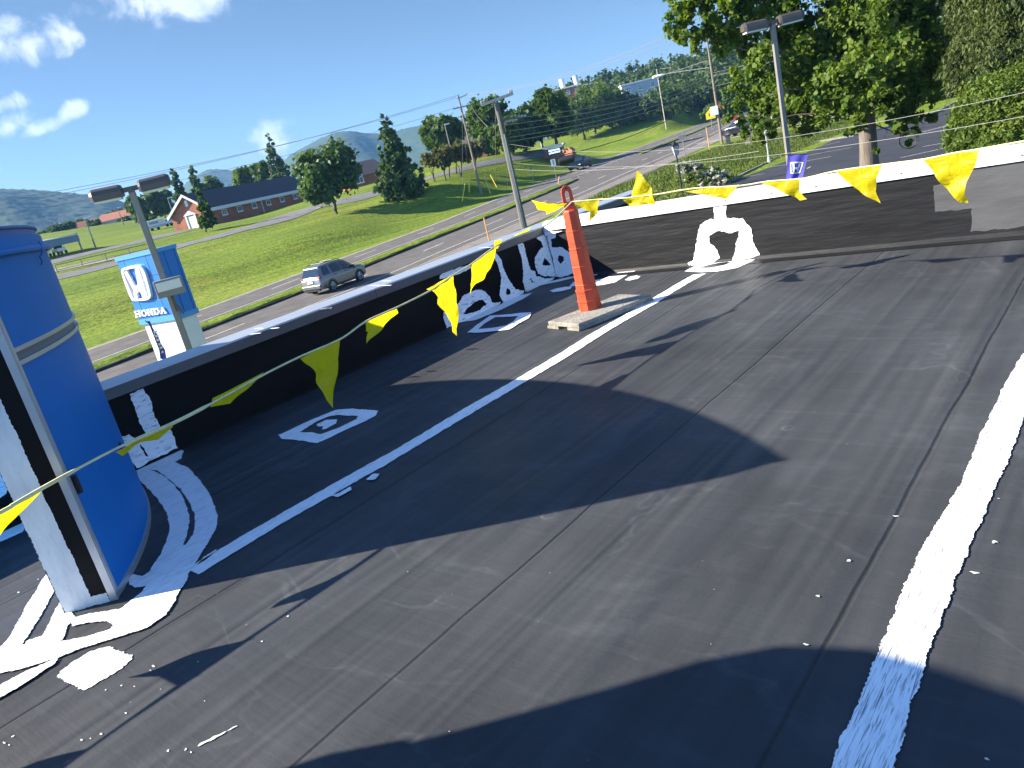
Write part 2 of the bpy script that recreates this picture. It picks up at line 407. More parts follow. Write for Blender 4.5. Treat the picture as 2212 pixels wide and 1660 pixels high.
M_kerb = mat('kerb_concrete', (0.2100, 0.2030, 0.1890), .9, .2, 2, spec=.2)
M_dirt = mat('gutter_dirt', (.045, .045, .042), .95, .4, 3, spec=.1)
ribbon('road', off_line(FAR_OFF), off_line(-10.3), .03, M_asph, across=14)
def stripe(name, o0, wd=.13, m=M_mark, dash=None, lift=.04, t0=0, t1=None, rng_d=(0, 330)):
    a = off_line(o0+wd/2); b = off_line(o0-wd/2); parts = []
    s = np.concatenate([[0], np.cumsum(np.linalg.norm(np.diff(MED, axis=0), axis=1))])
    def at(P, t): return np.stack([np.interp(t, s, P[:, 0]), np.interp(t, s, P[:, 1])], 1)
    V = []; Fc = []
    def seg(u, v):
        n = max(2, int((v-u)/2)+1); t = np.linspace(u, v, n); A = at(a, t); B = at(b, t); o = len(V)
        for p, q in zip(A, B):
            V.append((*p, float(GZ+lift))); V.append((*q, float(GZ+lift)))
        for i in range(n-1): Fc.append((o+2*i, o+2*i+1, o+2*i+3, o+2*i+2))
    t1 = t1 or s[-1]
    if dash:
        t = t0
        while t < t1: seg(t, min(t+dash[0], t1)); t += dash[1]
    else: seg(t0, t1)
    o = mesh(name, V, Fc, m); o['kind'] = 'structure'; return o
stripe('road_edge_line', -6.1); stripe('road_edge_line', -7.7, .16, M_marky)
stripe('road_lane_line', -3.15, .14, M_mark, (3.2, 10.5))
stripe('road_edge_line', 3.9, .12)
stripe('road_lane_line', 6.8, .14, M_mark, (3.2, 10.5), t0=5)
stripe('road_edge_line', 9.25, .16, M_marky)
stripe('road_gutter', 9.62, .5, M_conc, lift=.036)
stripe('road_lane_line', 2.8, .14, M_mark, (1.1, 4.2), t0=98)
stripe('road_shoulder', -9.0, 2.2, mat('shoulder', (0.1561, 0.1387, 0.1185), .95, .25, 1.2, .4, 20), lift=.036)
# grass median with kerb
def median(t0, t1, wd, name='median'):
    s = np.concatenate([[0], np.cumsum(np.linalg.norm(np.diff(MED, axis=0), axis=1))])
    t = np.linspace(t0, t1, int((t1-t0)/1.2)+2)
    def at(P): return np.stack([np.interp(t, s, P[:, 0]), np.interp(t, s, P[:, 1])], 1)
    taper = np.sqrt(np.clip((t1-t)/9, 0, 1))*np.sqrt(np.clip((t-t0)/3, 0, 1)); mid = at(off_line(wd/2)); nrm = at(MEDN)
    prof = [(-1, .0), (-1, .15), (-.86, .16), (-.8, .2), (-.3, .27), (.3, .27), (.8, .2), (.86, .16), (1, .15), (1, .0)]
    V = []; Fk = []; Fg = []
    for i in range(len(t)):
        for (k, h) in prof:
            jit = (random.random()-.5)*.06 if .2 > abs(k)-.8 > -.7 else 0
            V.append((mid[i, 0]+nrm[i, 0]*k*wd/2*taper[i], mid[i, 1]+nrm[i, 1]*k*wd/2*taper[i], GZ+.02+(h+jit)*min(1, taper[i]*1.6+.02)))
    n = len(prof)
    for i in range(len(t)-1):
        for j in range(n-1):
            (Fg if 2 < j+1 < n-2 else Fk).append((i*n+j, i*n+j+1, (i+1)*n+j+1, (i+1)*n+j))
    k = mesh(name, V, Fk+Fg, [M_dirt, M_grass]); k['kind'] = 'structure'
    k.data.polygons.foreach_set('material_index', [0]*len(Fk)+[1]*len(Fg))
median(0, 134, 2.1); median(168, 420, 1.5)

# roads on the far lawn
def pix_line(pts): return [tuple(T(*p)[:2]) for p in pts]
def path(name, pts, wd, lift, m, across=5, plan=None):
    P = np.array(crom(plan or pix_line(pts), 5, False)); d = np.gradient(P, axis=0); d /= np.linalg.norm(d, axis=1)[:, None]; n = np.stack([-d[:, 1], d[:, 0]], 1)
    wv = np.array(wd) if np.ndim(wd) else np.full(len(P), wd)
    if len(wv) != len(P): wv = np.interp(np.linspace(0, 1, len(P)), np.linspace(0, 1, len(wv)), wv)
    return ribbon(name, P+n*wv[:, None]/2, P-n*wv[:, None]/2, lift, m, across=across)
DRV = pix_line([(90, 607), (180, 588), (250, 570), (330, 550), (400, 529), (450, 517), (501, 502), (582, 481)])+[tuple(atD(*q)[:2]) for q in ((665, 454.5, 122), (740, 434, 122), (818, 414, 125), (902, 394.5, 128), (1005, 365, 134), (1102, 338.5, 140), (1151, 324.5, 144), (1225, 303.5, 150), (1297, 284.5, 156), (1345, 274, 160))]
path('church_drive', None, [5, 5, 5, 5, 5, 6, 7, 6.5, 6, 5, 3.4, 2.6, 2.4, 2.4, 2.4], .05, M_asph2, plan=DRV)
path('service_road', [(60, 580), (117, 566), (175, 551), (233, 538), (292, 525), (350, 511), (382, 502)], 6.5, .05, M_asph2)
path('service_road', [(100, 590), (160, 577), (230, 562), (300, 547), (335, 538)], 3.6, .06, M_conc)
# right-hand side: side street, car park
side = mesh('side_street', [(-52, 108.5, GZ+.045), (-20, 107, GZ+.045), (10, 105.5, GZ+.045), (60, 104, GZ+.045), (60, 110, GZ+.045), (10, 111.5, GZ+.045), (-20, 113, GZ+.045), (-58, 116, GZ+.045)], [(0, 1, 6, 7), (1, 2, 5, 6), (2, 3, 4, 5)], M_conc); tag(side, kind='structure')
M_lot = mat('sealed_asphalt', (0.0289, 0.0306, 0.0374), .8, .25, .5, .4, 25, spec=.35)
LOTP = [(-23.2, 20), (-23.2, 53), (-24.6, 70.3), (-20.6, 69.8), (-17.6, 72.5), (-16.2, 78.5), (-16.4, 88), (-14.6, 104), (-6, 104), (-4, 84), (9, 78), (9, 20)]
lot = MB().sheet(LOTP, lambda u, v: (u, v, GZ+.05)).build('car_park', M_lot); tag(lot, kind='structure')
mk = MB()
def gl(a, b, w=.1):
    a = np.array(a[:2]); b = np.array(b[:2]); d = b-a; d /= np.linalg.norm(d); n = np.array([-d[1], d[0]])*w/2
    mk.add([(*(a+n), GZ+.062), (*(b+n), GZ+.062), (*(b-n), GZ+.062), (*(a-n), GZ+.062)], [(0, 1, 2, 3)])
for a, b in [((455, 1205), (740, 1140)), ((480, 1250), (835, 1185)), ((470, 1295), (675, 1258)), ((140, 1350), (330, 1320)), ((480, 1355), (510, 1340)), ((0, 1420), (140, 1395)), ((1225, 1270), (1570, 1195)), ((1405, 1180), (1585, 1150)), ((1555, 1105), (1620, 1095)), ((1180, 1120), (1620, 1010)), ((1400, 1060), (1640, 1000))]:
    gl(G(*z('E', *a), GZ), G(*z('E', *b), GZ))
tag(mk.build('parking_lines', M_mark), kind='structure')
kb = MB()
for i in range(1, 8):
    a = np.array(LOTP[i]); b = np.array(LOTP[(i+1) % len(LOTP)])
    if i > 6: break
    d = b-a; L = np.linalg.norm(d); kb.box((*(a+d/2), GZ+.1), (L+.05, .18, .2), math.atan2(d[1], d[0]))
a, b = np.array(LOTP[0]), np.array(LOTP[1]); d = b-a; kb.box((*(a+d/2), GZ+.09), (np.linalg.norm(d), .18, .18), math.atan2(d[1], d[0]))
tag(kb.build('car_park_kerb', M_kerb), kind='structure')

# ------------------------------------------------------------------ the building we stand on
def roof_material():
    m = bpy.data.materials.new('roof_membrane'); m.use_nodes = True; t = m.node_tree; N = t.nodes; L = t.links; b = N['Principled BSDF']
    tcn = N.new('ShaderNodeTexCoord')
    def noise(s, det=6, st=(1, 1, 1), rot=0, dist=0, rough=.6):
        n = N.new('ShaderNodeTexNoise'); n.inputs['Scale'].default_value = s; n.inputs['Detail'].default_value = det; n.inputs['Distortion'].default_value = dist; n.inputs['Roughness'].default_value = rough
        mp = N.new('ShaderNodeMapping'); L.new(tcn.outputs['Object'], mp.inputs[0]); mp.inputs['Scale'].default_value = st; mp.inputs['Rotation'].default_value = (0, 0, R_(rot)); L.new(mp.outputs[0], n.inputs['Vector']); return n.outputs['Fac']
    def rng_(f, a, b_, c, d):
        r = N.new('ShaderNodeMapRange'); L.new(f, r.inputs[0])
        for k, v in zip(('From Min', 'From Max', 'To Min', 'To Max'), (a, b_, c, d)): r.inputs[k].default_value = v
        return r.outputs[0]
    def math_(op, a, c):
        n = N.new('ShaderNodeMath'); n.operation = op
        for i, v in enumerate((a, c)):
            if isinstance(v, (int, float)): n.inputs[i].default_value = v
            else: L.new(v, n.inputs[i])
        return n.outputs[0]
    sx = N.new('ShaderNodeSeparateXYZ'); L.new(tcn.outputs['Object'], sx.inputs[0])
    broad = rng_(noise(.9, 5), .3, .7, .78, 1.25)
    streak = rng_(noise(3.0, 6, (1.6, .12, 1), 3, .5), .3, .75, .82, 1.28)         # chalky bands along the sheets
    cross = rng_(noise(2.2, 8, (.35, 4, 1), 13, 1.4), .52, .8, 1.0, 1.28)              # broom marks across the sheets
    dust = rng_(noise(1.6, 9, (1, 1, 1), 0, 1.2), .56, .78, 0, .018)
    scr = noise(9, 3, (.12, 2.6, 1), 34, 1.5); scrv = rng_(scr, .735, .78, 0, .03)
    scr2 = noise(7, 3, (.1, 2.8, 1), -20, 1.8); scrv2 = rng_(scr2, .745, .79, 0, .025)
    v = math_('MULTIPLY', math_('MULTIPLY', broad, streak), cross)
    v = math_('MULTIPLY', v, .043); v = math_('ADD', v, dust); v = math_('ADD', v, scrv); v = math_('ADD', v, scrv2)
    vo = N.new('ShaderNodeTexVoronoi'); vo.inputs['Scale'].default_value = 1.15; vo.inputs['Randomness'].default_value = .55; L.new(tcn.outputs['Object'], vo.inputs['Vector'])
    dd = vo.outputs['Distance']; ring = math_('MULTIPLY', rng_(dd, .040, .046, 0, 1), rng_(dd, .052, .060, 1, 0)); vr = N.new('ShaderNodeSeparateColor'); L.new(vo.outputs['Color'], vr.inputs[0]); ring = math_('MULTIPLY', ring, rng_(vr.outputs[0], .35, .5, 0, 1))
    disc = math_('MULTIPLY', rng_(dd, .046, .058, 1, 0), rng_(vr.outputs[0], .35, .5, 0, 1))
    pn = noise(.55, 4, (1, 1, 1), 0, .9); rim = math_('MULTIPLY', rng_(math_('ABSOLUTE', math_('SUBTRACT', pn, .53), 0), .0, .012, 1, 0), rng_(noise(2.5, 4), .45, .6, 0, 1))
    v = math_('MULTIPLY', v, math_('ADD', 1.0, math_('ADD', math_('MULTIPLY', ring, .30), math_('MULTIPLY', rim, .35))))
    # lap seams between the sheets
    hs = None; wob = rng_(noise(.8, 3), 0, 1, -.03, .03); xx = math_('ADD', sx.outputs[0], wob)
    for sxp in (-4.62, -3.34, -2.02, -.79, .55, 1.9, 3.2, 4.5, 5.8):
        d = math_('ABSOLUTE', math_('SUBTRACT', xx, sxp), 0); q = rng_(d, .002, .012, 1, 0); hs = q if hs is None else math_('MAXIMUM', hs, q)
    v = math_('MULTIPLY', v, rng_(hs, 0, 1, 1, .66))
    tint = N.new('ShaderNodeCombineColor'); L.new(math_('MULTIPLY', v, .97), tint.inputs[0]); L.new(math_('MULTIPLY', v, 1.02), tint.inputs[1]); L.new(math_('MULTIPLY', v, 1.09), tint.inputs[2])
    L.new(tint.outputs[0], b.inputs['Base Color'])
    L.new(rng_(noise(1.3, 6), .3, .7, .42, .68), b.inputs['Roughness']); b.inputs['Specular IOR Level'].default_value = .14
    # lazy ripples of the loose sheet, laps and fine texture
    rip = math_('MULTIPLY', noise(1.9, 2, (2.0, .10, 1), 2, .4), 1.0); fine = math_('MULTIPLY', noise(55, 4), .03); brush = math_('MULTIPLY', noise(6, 5, (.4, 5, 1), 9), .06)
    hgt = math_('ADD', math_('ADD', rip, fine), math_('ADD', math_('ADD', brush, math_('MULTIPLY', disc, .05)), math_('MULTIPLY', hs, -.10)))
    bp = N.new('ShaderNodeBump'); bp.inputs['Strength'].default_value = 1; bp.inputs['Distance'].default_value = .035; L.new(hgt, bp.inputs['Height']); L.new(bp.outputs[0], b.inputs['Normal'])
    return m
M_roof = roof_material()
def wall_membrane():
    m = mat('wall_membrane', (.0120, .0124, .0136), .5, .32, 3.0, .5, 5, spec=.2, stretch=(.5, .5, 3.2)); return m
M_wallm = wall_membrane()
M_wallg = mat('primed_membrane', (0.0647, 0.0659, 0.0678), .55, .16, 2.5, .25, 9, spec=.4, stretch=(.6, .6, 2.0))
M_brush = mat('fresh_black_coating', (0.0066, 0.0066, 0.0072), .5, .22, 2.2, .35, 6, spec=.1, stretch=(.8, .8, 1.6))
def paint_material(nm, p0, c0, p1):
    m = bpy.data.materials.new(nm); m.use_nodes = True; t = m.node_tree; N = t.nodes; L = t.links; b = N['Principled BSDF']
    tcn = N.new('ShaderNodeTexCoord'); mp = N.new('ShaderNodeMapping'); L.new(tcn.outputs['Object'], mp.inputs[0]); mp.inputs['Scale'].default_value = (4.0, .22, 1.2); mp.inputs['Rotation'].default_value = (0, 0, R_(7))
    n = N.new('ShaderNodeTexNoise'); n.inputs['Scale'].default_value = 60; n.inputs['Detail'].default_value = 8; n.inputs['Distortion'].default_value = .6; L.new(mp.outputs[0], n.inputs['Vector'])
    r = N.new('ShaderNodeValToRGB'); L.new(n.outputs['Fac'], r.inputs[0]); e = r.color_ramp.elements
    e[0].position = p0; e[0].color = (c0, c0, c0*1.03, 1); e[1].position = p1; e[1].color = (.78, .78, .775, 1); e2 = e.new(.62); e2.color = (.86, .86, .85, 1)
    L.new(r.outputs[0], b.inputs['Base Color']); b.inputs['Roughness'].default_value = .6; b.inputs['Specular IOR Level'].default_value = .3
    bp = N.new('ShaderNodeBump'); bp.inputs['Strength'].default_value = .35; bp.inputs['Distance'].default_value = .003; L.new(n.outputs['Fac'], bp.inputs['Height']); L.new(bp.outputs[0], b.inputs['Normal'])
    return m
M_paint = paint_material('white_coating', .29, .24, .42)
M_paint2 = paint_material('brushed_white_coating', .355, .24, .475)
M_whitem = mat('white_metal_trim', (.70, .69, .66), .4, .16, 2.2, .15, 6, spec=.5, stretch=(2.5, 1, .6))
M_bronze = mat('dark_bronze_metal', (0.0575, 0.0575, 0.0627), .38, .12, 2, spec=.5, metal=.3)
M_galv = mat('galvanised_coping', (0.3696, 0.4092, 0.4620), .42, .10, 1.6, .1, 6, metal=.35, stretch=(1, .3, 1))
M_brick = None
PX, PXT, PXO, PYB = -5.9, -5.95, -6.24, 7.58          # parapet planes
YEND = 10.2
bld = thing('dealership_building', (0, 4, GZ), 'flat roofed building whose black membrane roof we stand on, white sealant stripes across it', 'building')
b = MB()
b.box((3.0, -1.0, (GZ-.35)/2), (18.3, 22.3, -GZ-.35)); b.build('wall', mat('painted_block_wall', (0.3850, 0.3710, 0.3430), .85, .08, 3, .2, 20), bld)
b = MB()
nx, ny = 74, 92; V = []; Fc = []
for i in range(nx+1):
    for j in range(ny+1):
        x = PX + (12.1-PX)*i/nx; y = -12 + (YEND+12)*j/ny
        h = .0008*math.sin(x*9.5+math.sin(y*.5)*.6)*min(1, max(0, (7.4-y)))*min(1, max(0, (x+5.6)))
        h += .0008*math.sin(x*4.1+y*.35)
        V.append((x, y, min(h, .0012)-.0018))
for i in range(nx):
    for j in range(ny):
        a = i*(ny+1)+j; Fc.append((a, a+ny+1, a+ny+2, a+1))
mesh('roof_membrane', V, Fc, M_roof, bld, smooth=True)
# street parapet: membrane-clad inner face, bronze drip strip, metal coping on top
b = MB()
prof = [(PX+.0, -.02), (PX-.015, .02), (PXT+.0, .575), (PXT-.28, .575), (PXT-.28, -.3), (PX, -.3)]
def ext_y(prof, y0, y1):
    n = len(prof); V = [(x, y0, zz) for x, zz in prof]+[(x, y1, zz) for x, zz in prof]
    return V, [tuple(range(n))[::-1], tuple(range(n, 2*n))]+[(i, (i+1) % n, n+(i+1) % n, n+i) for i in range(n)]
b.add(*ext_y(prof, -12, YEND)); b.build('street_parapet', M_brush, bld)
b = MB()
for (y0, y1) in ((-12, -4), (-3.995, 1.9), (1.905, 4.75), (4.755, PYB-.03), (PYB+.3, YEND)):
    b.add(*ext_y([(PXT+.004, .572), (PXT+.022, .566), (PXT+.026, .572), (PXT+.013, .655), (PXT+.004, .655)], y0, y1))
b.build('drip_strip', M_bronze, bld)
b = MB()
for (y0, y1) in ((-12, -4), (-3.995, 1.9), (1.905, 4.75), (4.755, 7.75), (7.755, YEND)):
    b.add(*ext_y([(PXT+.016, .65), (PXT+.014, .664), (PXO, .672), (PXO-.012, .56), (PXO-.004, .56), (PXO, .65)], y0, y1))
b.build('coping', M_galv, bld)
# cross parapet with its white cap
b = MB()
def ext_x(prof, x0, x1):
    n = len(prof); V = [(x0, y, zz) for y, zz in prof]+[(x1, y, zz) for y, zz in prof]
    return V, [tuple(range(n)), tuple(range(n, 2*n))[::-1]]+[(i, n+i, n+(i+1) % n, (i+1) % n) for i in range(n)]
b.add(*ext_x([(PYB-.03, -.02), (PYB-.012, .008), (PYB, .03), (PYB, .615), (PYB+.26, .615), (PYB+.26, -.02)], PXT+.03, 12.1)); b.build('cross_parapet', M_wallm, bld)
b = MB()
xs = [PXT+.02, -3.9, -1.2, 1.8, 4.8, 8, 12.1]
for x0, x1 in zip(xs[:-1], xs[1:]):
    b.add(*ext_x([(PYB-.012, .607), (PYB-.024, .603), (PYB-.016, .694), (PYB-.004, .708), (PYB+.05, .718), (PYB+.07, .706), (PYB+.27, .712), (PYB+.275, .61), (PYB+.262, .615), (PYB, .615)], x0, x1-.004))
b.build('cross_coping', M_whitem, bld)
for k in range(16):
    x = -5.6+k*.42+random.uniform(-.05, .05)
    MB().tube([(x, PYB-.017, .65), (x, PYB-.028, .65)], .007, 8).build('screw_head', mat('rusty_screw', (.16, .10, .07), .7, .3, 30), bld)
# splice flange where the two caps meet
b = MB(); b.prism([(PXT+.02, .60), (PXT+.30, .575), (PXT+.03, .54)], lambda u, v, t: (u, PYB-.03+t, v), 0, .012); b.build('corner_flashing', M_paint, bld)
b = MB(); b.sheet([(PXT+.3, PYB-.065), (12, PYB-.065), (12, PYB-.21), (4, PYB-.2), (-.5, PYB-.23), (-2, PYB-.19), (-5.5, PYB-.21)], lambda u, v: (u, v, .0035)); b.build('base_flashing', M_wallm, bld)
# older, paler primed membrane further along the cross parapet
prim = [(-1.62, .50), (-1.42, .50), (-1.38, .598), (12, .598), (12, .06), (-1.36, .06), (-1.34, .26), (-1.62, .27)]
b = MB(); b.sheet(jag(prim, .03, .006, 5), lambda u, v: (u, PYB-.0025, v)); b.build('primed_strip', M_wallg, bld)
# unseen slab added behind the camera, outlined to cast the foreground shadow
def ns(s_, n_): return (s_*.776-n_*.63, s_*.63+n_*.776)
S0 = -3.0
slab_outline = [(1.84, 0), (1.84, 1.02), (1.88, 1.14), (1.925, 1.27), (1.885, 1.30), (1.92, 1.5), (1.975, 1.76), (2.02, 1.93), (1.93, 2.06), (1.83, 2.12), (1.65, 2.21), (1.3, 2.33), (.9, 2.42), (.3, 2.5), (-.6, 2.55), (-.6, 0)]
b = MB(); b.prism(slab_outline, lambda u, v, t: (*ns(S0-t, u), v), 0, .25); b.build('unseen_shadow_slab', mat('painted_block_wall', (0.3850, 0.3710, 0.3430)), bld)

# ------------------------------------------------------------------ white sealant on the roof, the parapets and round the sign foot
lift_n = [0]
def rp(pts):                      # zoom points -> roof plane
    return [tuple(G(*z(*p))[:2]) for p in pts]
def zq(k, pts): return [(k, *p) for p in pts]
PAINT_SEAM = 0
def roof_paint(poly, holes=(), step=.008, amp=.0042, name='sealant_patch', m=None):
    lift_n[0] += 1; lf = .0022 + .0006*(lift_n[0] % 9); sd = lift_n[0]
    b = MB(); b.sheet(jag(poly, step, amp, sd), lambda u, v: (u, v, lf), [jag(h, step, amp, sd+50) for h in holes]); b.build(name, m or M_paint, bld)
def wall_paint(axis, pts, holes=(), step=.018, amp=.006):
    lift_n[0] += 1; lf = .004+.001*(lift_n[0] % 5)
    def xform(p):
        if axis == 'x': q = atX(*z(*p), PX-.02); return (q[1], q[2])
        q = atY(*z(*p), PYB); return (q[0], q[2])
    def clampz(l): return [(a, max(.0, c)) for a, c in l]
    fx = (lambda u, v: (PX-.015+lf-.035*max(0, v)/.575+.004, u, v)) if axis == 'x' else (lambda u, v: (u, PYB-lf-max(0, .03-v)*.6, v))
    b = MB(); b.sheet(clampz(jag([xform(p) for p in pts], step, amp, lift_n[0])), fx, [clampz(jag([xform(p) for p in h], step, amp, lift_n[0]+9)) for h in holes]); b.build('sealant_patch', M_paint, bld)
# the two long stripes
def long_stripe(xc, wd, y0, y1, seed):
    rr = random.Random(seed); n = int((y1-y0)/.05); L = []; Rr = []
    for i in range(n+1):
        y = y0+(y1-y0)*i/n; c = xc+.014*math.sin(y*1.3+seed)+.008*math.sin(y*4+seed)
        L.append((c-wd/2+rr.uniform(-.003, .003)+.003*math.sin(y*7), y)); Rr.append((c+wd/2+rr.uniform(-.004, .004)+.004*math.sin(y*5.1+2), y))
    return L+Rr[::-1]
roof_paint(long_stripe(-3.70, .135, 1.36, 7.1, 3), step=.007, amp=.0035, name='sealant_stripe')
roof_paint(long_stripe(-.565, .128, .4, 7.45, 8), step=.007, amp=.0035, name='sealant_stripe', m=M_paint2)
Hp = lambda *a: zq('H', a); Gp = lambda *a: zq('G', a); Kp = lambda *a: zq('K', a); Fp = lambda *a: zq('F', a); Ip = lambda *a: zq('I', a)
roof_paint(rp(Gp((900, 765), (895, 730), (1172, 600), (1225, 640), (1210, 690), (1165, 715), (1255, 750), (1330, 830), (1400, 920), (1435, 1020), (1455, 1075), (1440, 1150), (1390, 1250), (1330, 1340), (1270, 1440), (1250, 1500), (1190, 1590), (1165, 1650)) +
      Hp((1205, 480), (1000, 545), (815, 535), (860, 505)) + Gp((940, 1585), (970, 1540), (900, 1550), (868, 1530), (865, 1480), (890, 1460), (950, 1475), (1000, 1440), (1060, 1350), (1110, 1250), (1130, 1150), (1110, 1050), (1060, 970), (1000, 900), (940, 840))),
      [rp(Gp((1000, 765), (1050, 770), (1130, 830), (1200, 890), (1260, 970), (1300, 1060), (1305, 1120), (1290, 1190), (1240, 1265), (1225, 1270), (1250, 1180), (1265, 1100), (1250, 1030), (1220, 940), (1160, 860), (1080, 795)))])
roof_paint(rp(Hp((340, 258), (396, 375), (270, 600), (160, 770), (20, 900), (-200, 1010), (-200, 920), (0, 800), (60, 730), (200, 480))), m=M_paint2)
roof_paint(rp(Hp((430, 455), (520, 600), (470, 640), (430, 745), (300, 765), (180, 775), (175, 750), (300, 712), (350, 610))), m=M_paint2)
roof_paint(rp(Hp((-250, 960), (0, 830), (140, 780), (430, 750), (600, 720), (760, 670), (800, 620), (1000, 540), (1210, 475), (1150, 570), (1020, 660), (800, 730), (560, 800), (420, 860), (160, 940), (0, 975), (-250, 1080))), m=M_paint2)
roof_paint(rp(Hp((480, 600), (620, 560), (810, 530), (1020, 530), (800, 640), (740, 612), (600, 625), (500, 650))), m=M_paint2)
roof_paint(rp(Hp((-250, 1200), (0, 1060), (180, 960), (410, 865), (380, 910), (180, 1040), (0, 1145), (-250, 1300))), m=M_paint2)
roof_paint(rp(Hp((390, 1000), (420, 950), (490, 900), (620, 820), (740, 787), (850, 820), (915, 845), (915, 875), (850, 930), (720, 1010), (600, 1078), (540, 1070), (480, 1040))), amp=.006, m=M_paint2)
roof_paint(rp(Hp((1350, 230), (1400, 175), (1500, 110), (1490, 130), (1410, 195))))
roof_paint(rp(Gp((-60, 1130), (60, 1090), (190, 1120), (150, 1180), (0, 1245), (-60, 1270))))
roof_paint(rp(Kp((230, 1035), (300, 1005), (480, 920), (680, 840), (800, 832), (920, 840), (1005, 848), (990, 885), (880, 940), (720, 1010), (620, 1060), (530, 1100), (400, 1080), (250, 1065))),
      [rp(Kp((395, 1015), (520, 935), (620, 890), (690, 880), (850, 890), (840, 910), (700, 980), (560, 1030), (500, 1018)))])
roof_paint(rp(Kp((525, 955), (600, 920), (690, 915), (680, 945), (600, 990), (570, 995), (580, 970), (540, 970))))
roof_paint(rp(Kp((640, 1510), (700, 1490), (790, 1440), (803, 1465), (690, 1522))), amp=.003)
roof_paint(rp(Kp((910, 1385), (970, 1340), (1020, 1340), (990, 1380), (960, 1390))), amp=.004)
roof_paint(rp(Fp((345, 1470), (430, 1400), (540, 1325), (700, 1315), (780, 1305), (890, 1298), (870, 1345), (800, 1385), (700, 1445), (560, 1460), (450, 1470))), [rp(Fp((440, 1440), (490, 1395), (580, 1340), (700, 1335), (780, 1330), (730, 1380), (670, 1410), (560, 1430)))])
roof_paint(rp(Fp((1045, 1115), (1090, 1098), (1180, 1082), (1230, 1080), (1220, 1100), (1140, 1120), (1070, 1128))))
roof_paint(rp(Fp((1680, 1020), (1720, 995), (1780, 982), (1815, 990), (1790, 1010), (1720, 1025))))
roof_paint(rp(Fp((1480, 900), (1560, 882), (1660, 876), (1810, 872), (1820, 900), (1790, 935), (1680, 990), (1600, 1040), (1500, 1062), (1400, 1072), (1210, 1075), (1240, 1040), (1400, 1000), (1440, 950))), [rp(Fp((1500, 940), (1600, 920), (1710, 920), (1620, 960), (1500, 1010), (1420, 1025), (1410, 1000)))])
roof_paint(rp(Fp((150, 1395), (350, 1340), (600, 1240), (780, 1152), (900, 1130), (820, 1180), (640, 1270), (420, 1360), (250, 1387))))
roof_paint(rp(Fp((820, 1078), (1000, 1045), (1250, 985), (1250, 1005), (1100, 1040), (900, 1080))))
roof_paint(rp(Ip((255, 850), (330, 812), (460, 795), (560, 782), (690, 757), (650, 788), (560, 830), (450, 850), (350, 856))), [rp(Ip((340, 830), (400, 810), (500, 795), (525, 800), (480, 815), (400, 830)))])
wall_paint('x', Gp((870, 260), (895, 330), (930, 420), (960, 500), (975, 530), (930, 575), (900, 550), (860, 525), (812, 540), (860, 680), (905, 748), (1182, 615), (1165, 560), (1135, 495), (1070, 480), (1030, 400), (1015, 330), (990, 260), (960, 220)), [Gp((930, 590), (965, 640), (985, 675), (965, 670), (940, 620))])
wall_paint('x', Gp((-90, 690), (0, 690), (45, 850), (40, 920), (0, 950), (-90, 960)))
wall_paint('x', Fp((990, 575), (1030, 590), (1050, 700), (1075, 800), (1098, 900), (1112, 990), (1000, 990), (940, 970), (920, 900), (920, 830), (960, 770), (995, 740), (980, 690), (945, 670), (940, 630), (980, 605)), [Fp((980, 890), (1000, 830), (1030, 860), (1050, 885), (1010, 900))])
wall_paint('y', Fp((1008, 572), (1040, 590), (1095, 612), (1090, 665), (1056, 672), (1066, 742), (1150, 742), (1215, 790), (1235, 900), (1250, 965), (1160, 990), (1098, 996), (1085, 900), (1060, 800), (1035, 700), (1012, 600)), [Fp((1112, 850), (1120, 812), (1160, 820), (1165, 850), (1135, 880))])
wall_paint('x', Fp((775, 690), (800, 685), (830, 710), (850, 820), (880, 930), (920, 950), (925, 985), (1000, 1010), (1080, 1000), (1000, 1060), (900, 1110), (830, 1120), (810, 1040), (820, 950), (810, 830)), [Fp((870, 1000), (890, 1030), (915, 1040), (885, 1040))])
wall_paint('x', Fp((575, 800), (600, 790), (640, 850), (660, 930), (690, 1010), (720, 1050), (745, 1100), (820, 1110), (800, 1150), (640, 1215), (612, 1150), (620, 1070), (635, 1000), (610, 900)), [Fp((665, 1140), (680, 1090), (700, 1105), (705, 1135), (680, 1150))])
wall_paint('x', Fp((270, 1210), (300, 1160), (370, 1120), (430, 1103), (490, 1115), (530, 1160), (545, 1210), (620, 1210), (600, 1242), (380, 1345), (160, 1430), (135, 1340), (140, 1290), (200, 1290)), [Fp((300, 1310), (340, 1260), (400, 1210), (450, 1190), (475, 1190), (500, 1225), (440, 1280), (330, 1310))])
wall_paint('x', Fp((120, 980), (140, 950), (230, 930), (380, 890), (385, 920), (300, 960), (200, 1000), (120, 1010)))
wall_paint('y', Ip((285, 812), (275, 800), (310, 780), (320, 700), (330, 640), (345, 580), (380, 555), (430, 545), (422, 465), (495, 460), (497, 540), (590, 540), (640, 600), (650, 680), (690, 752), (600, 778), (530, 786), (545, 740), (550, 690), (570, 650), (570, 610), (520, 625), (450, 615), (400, 640), (400, 680), (440, 720), (460, 770), (400, 805)))
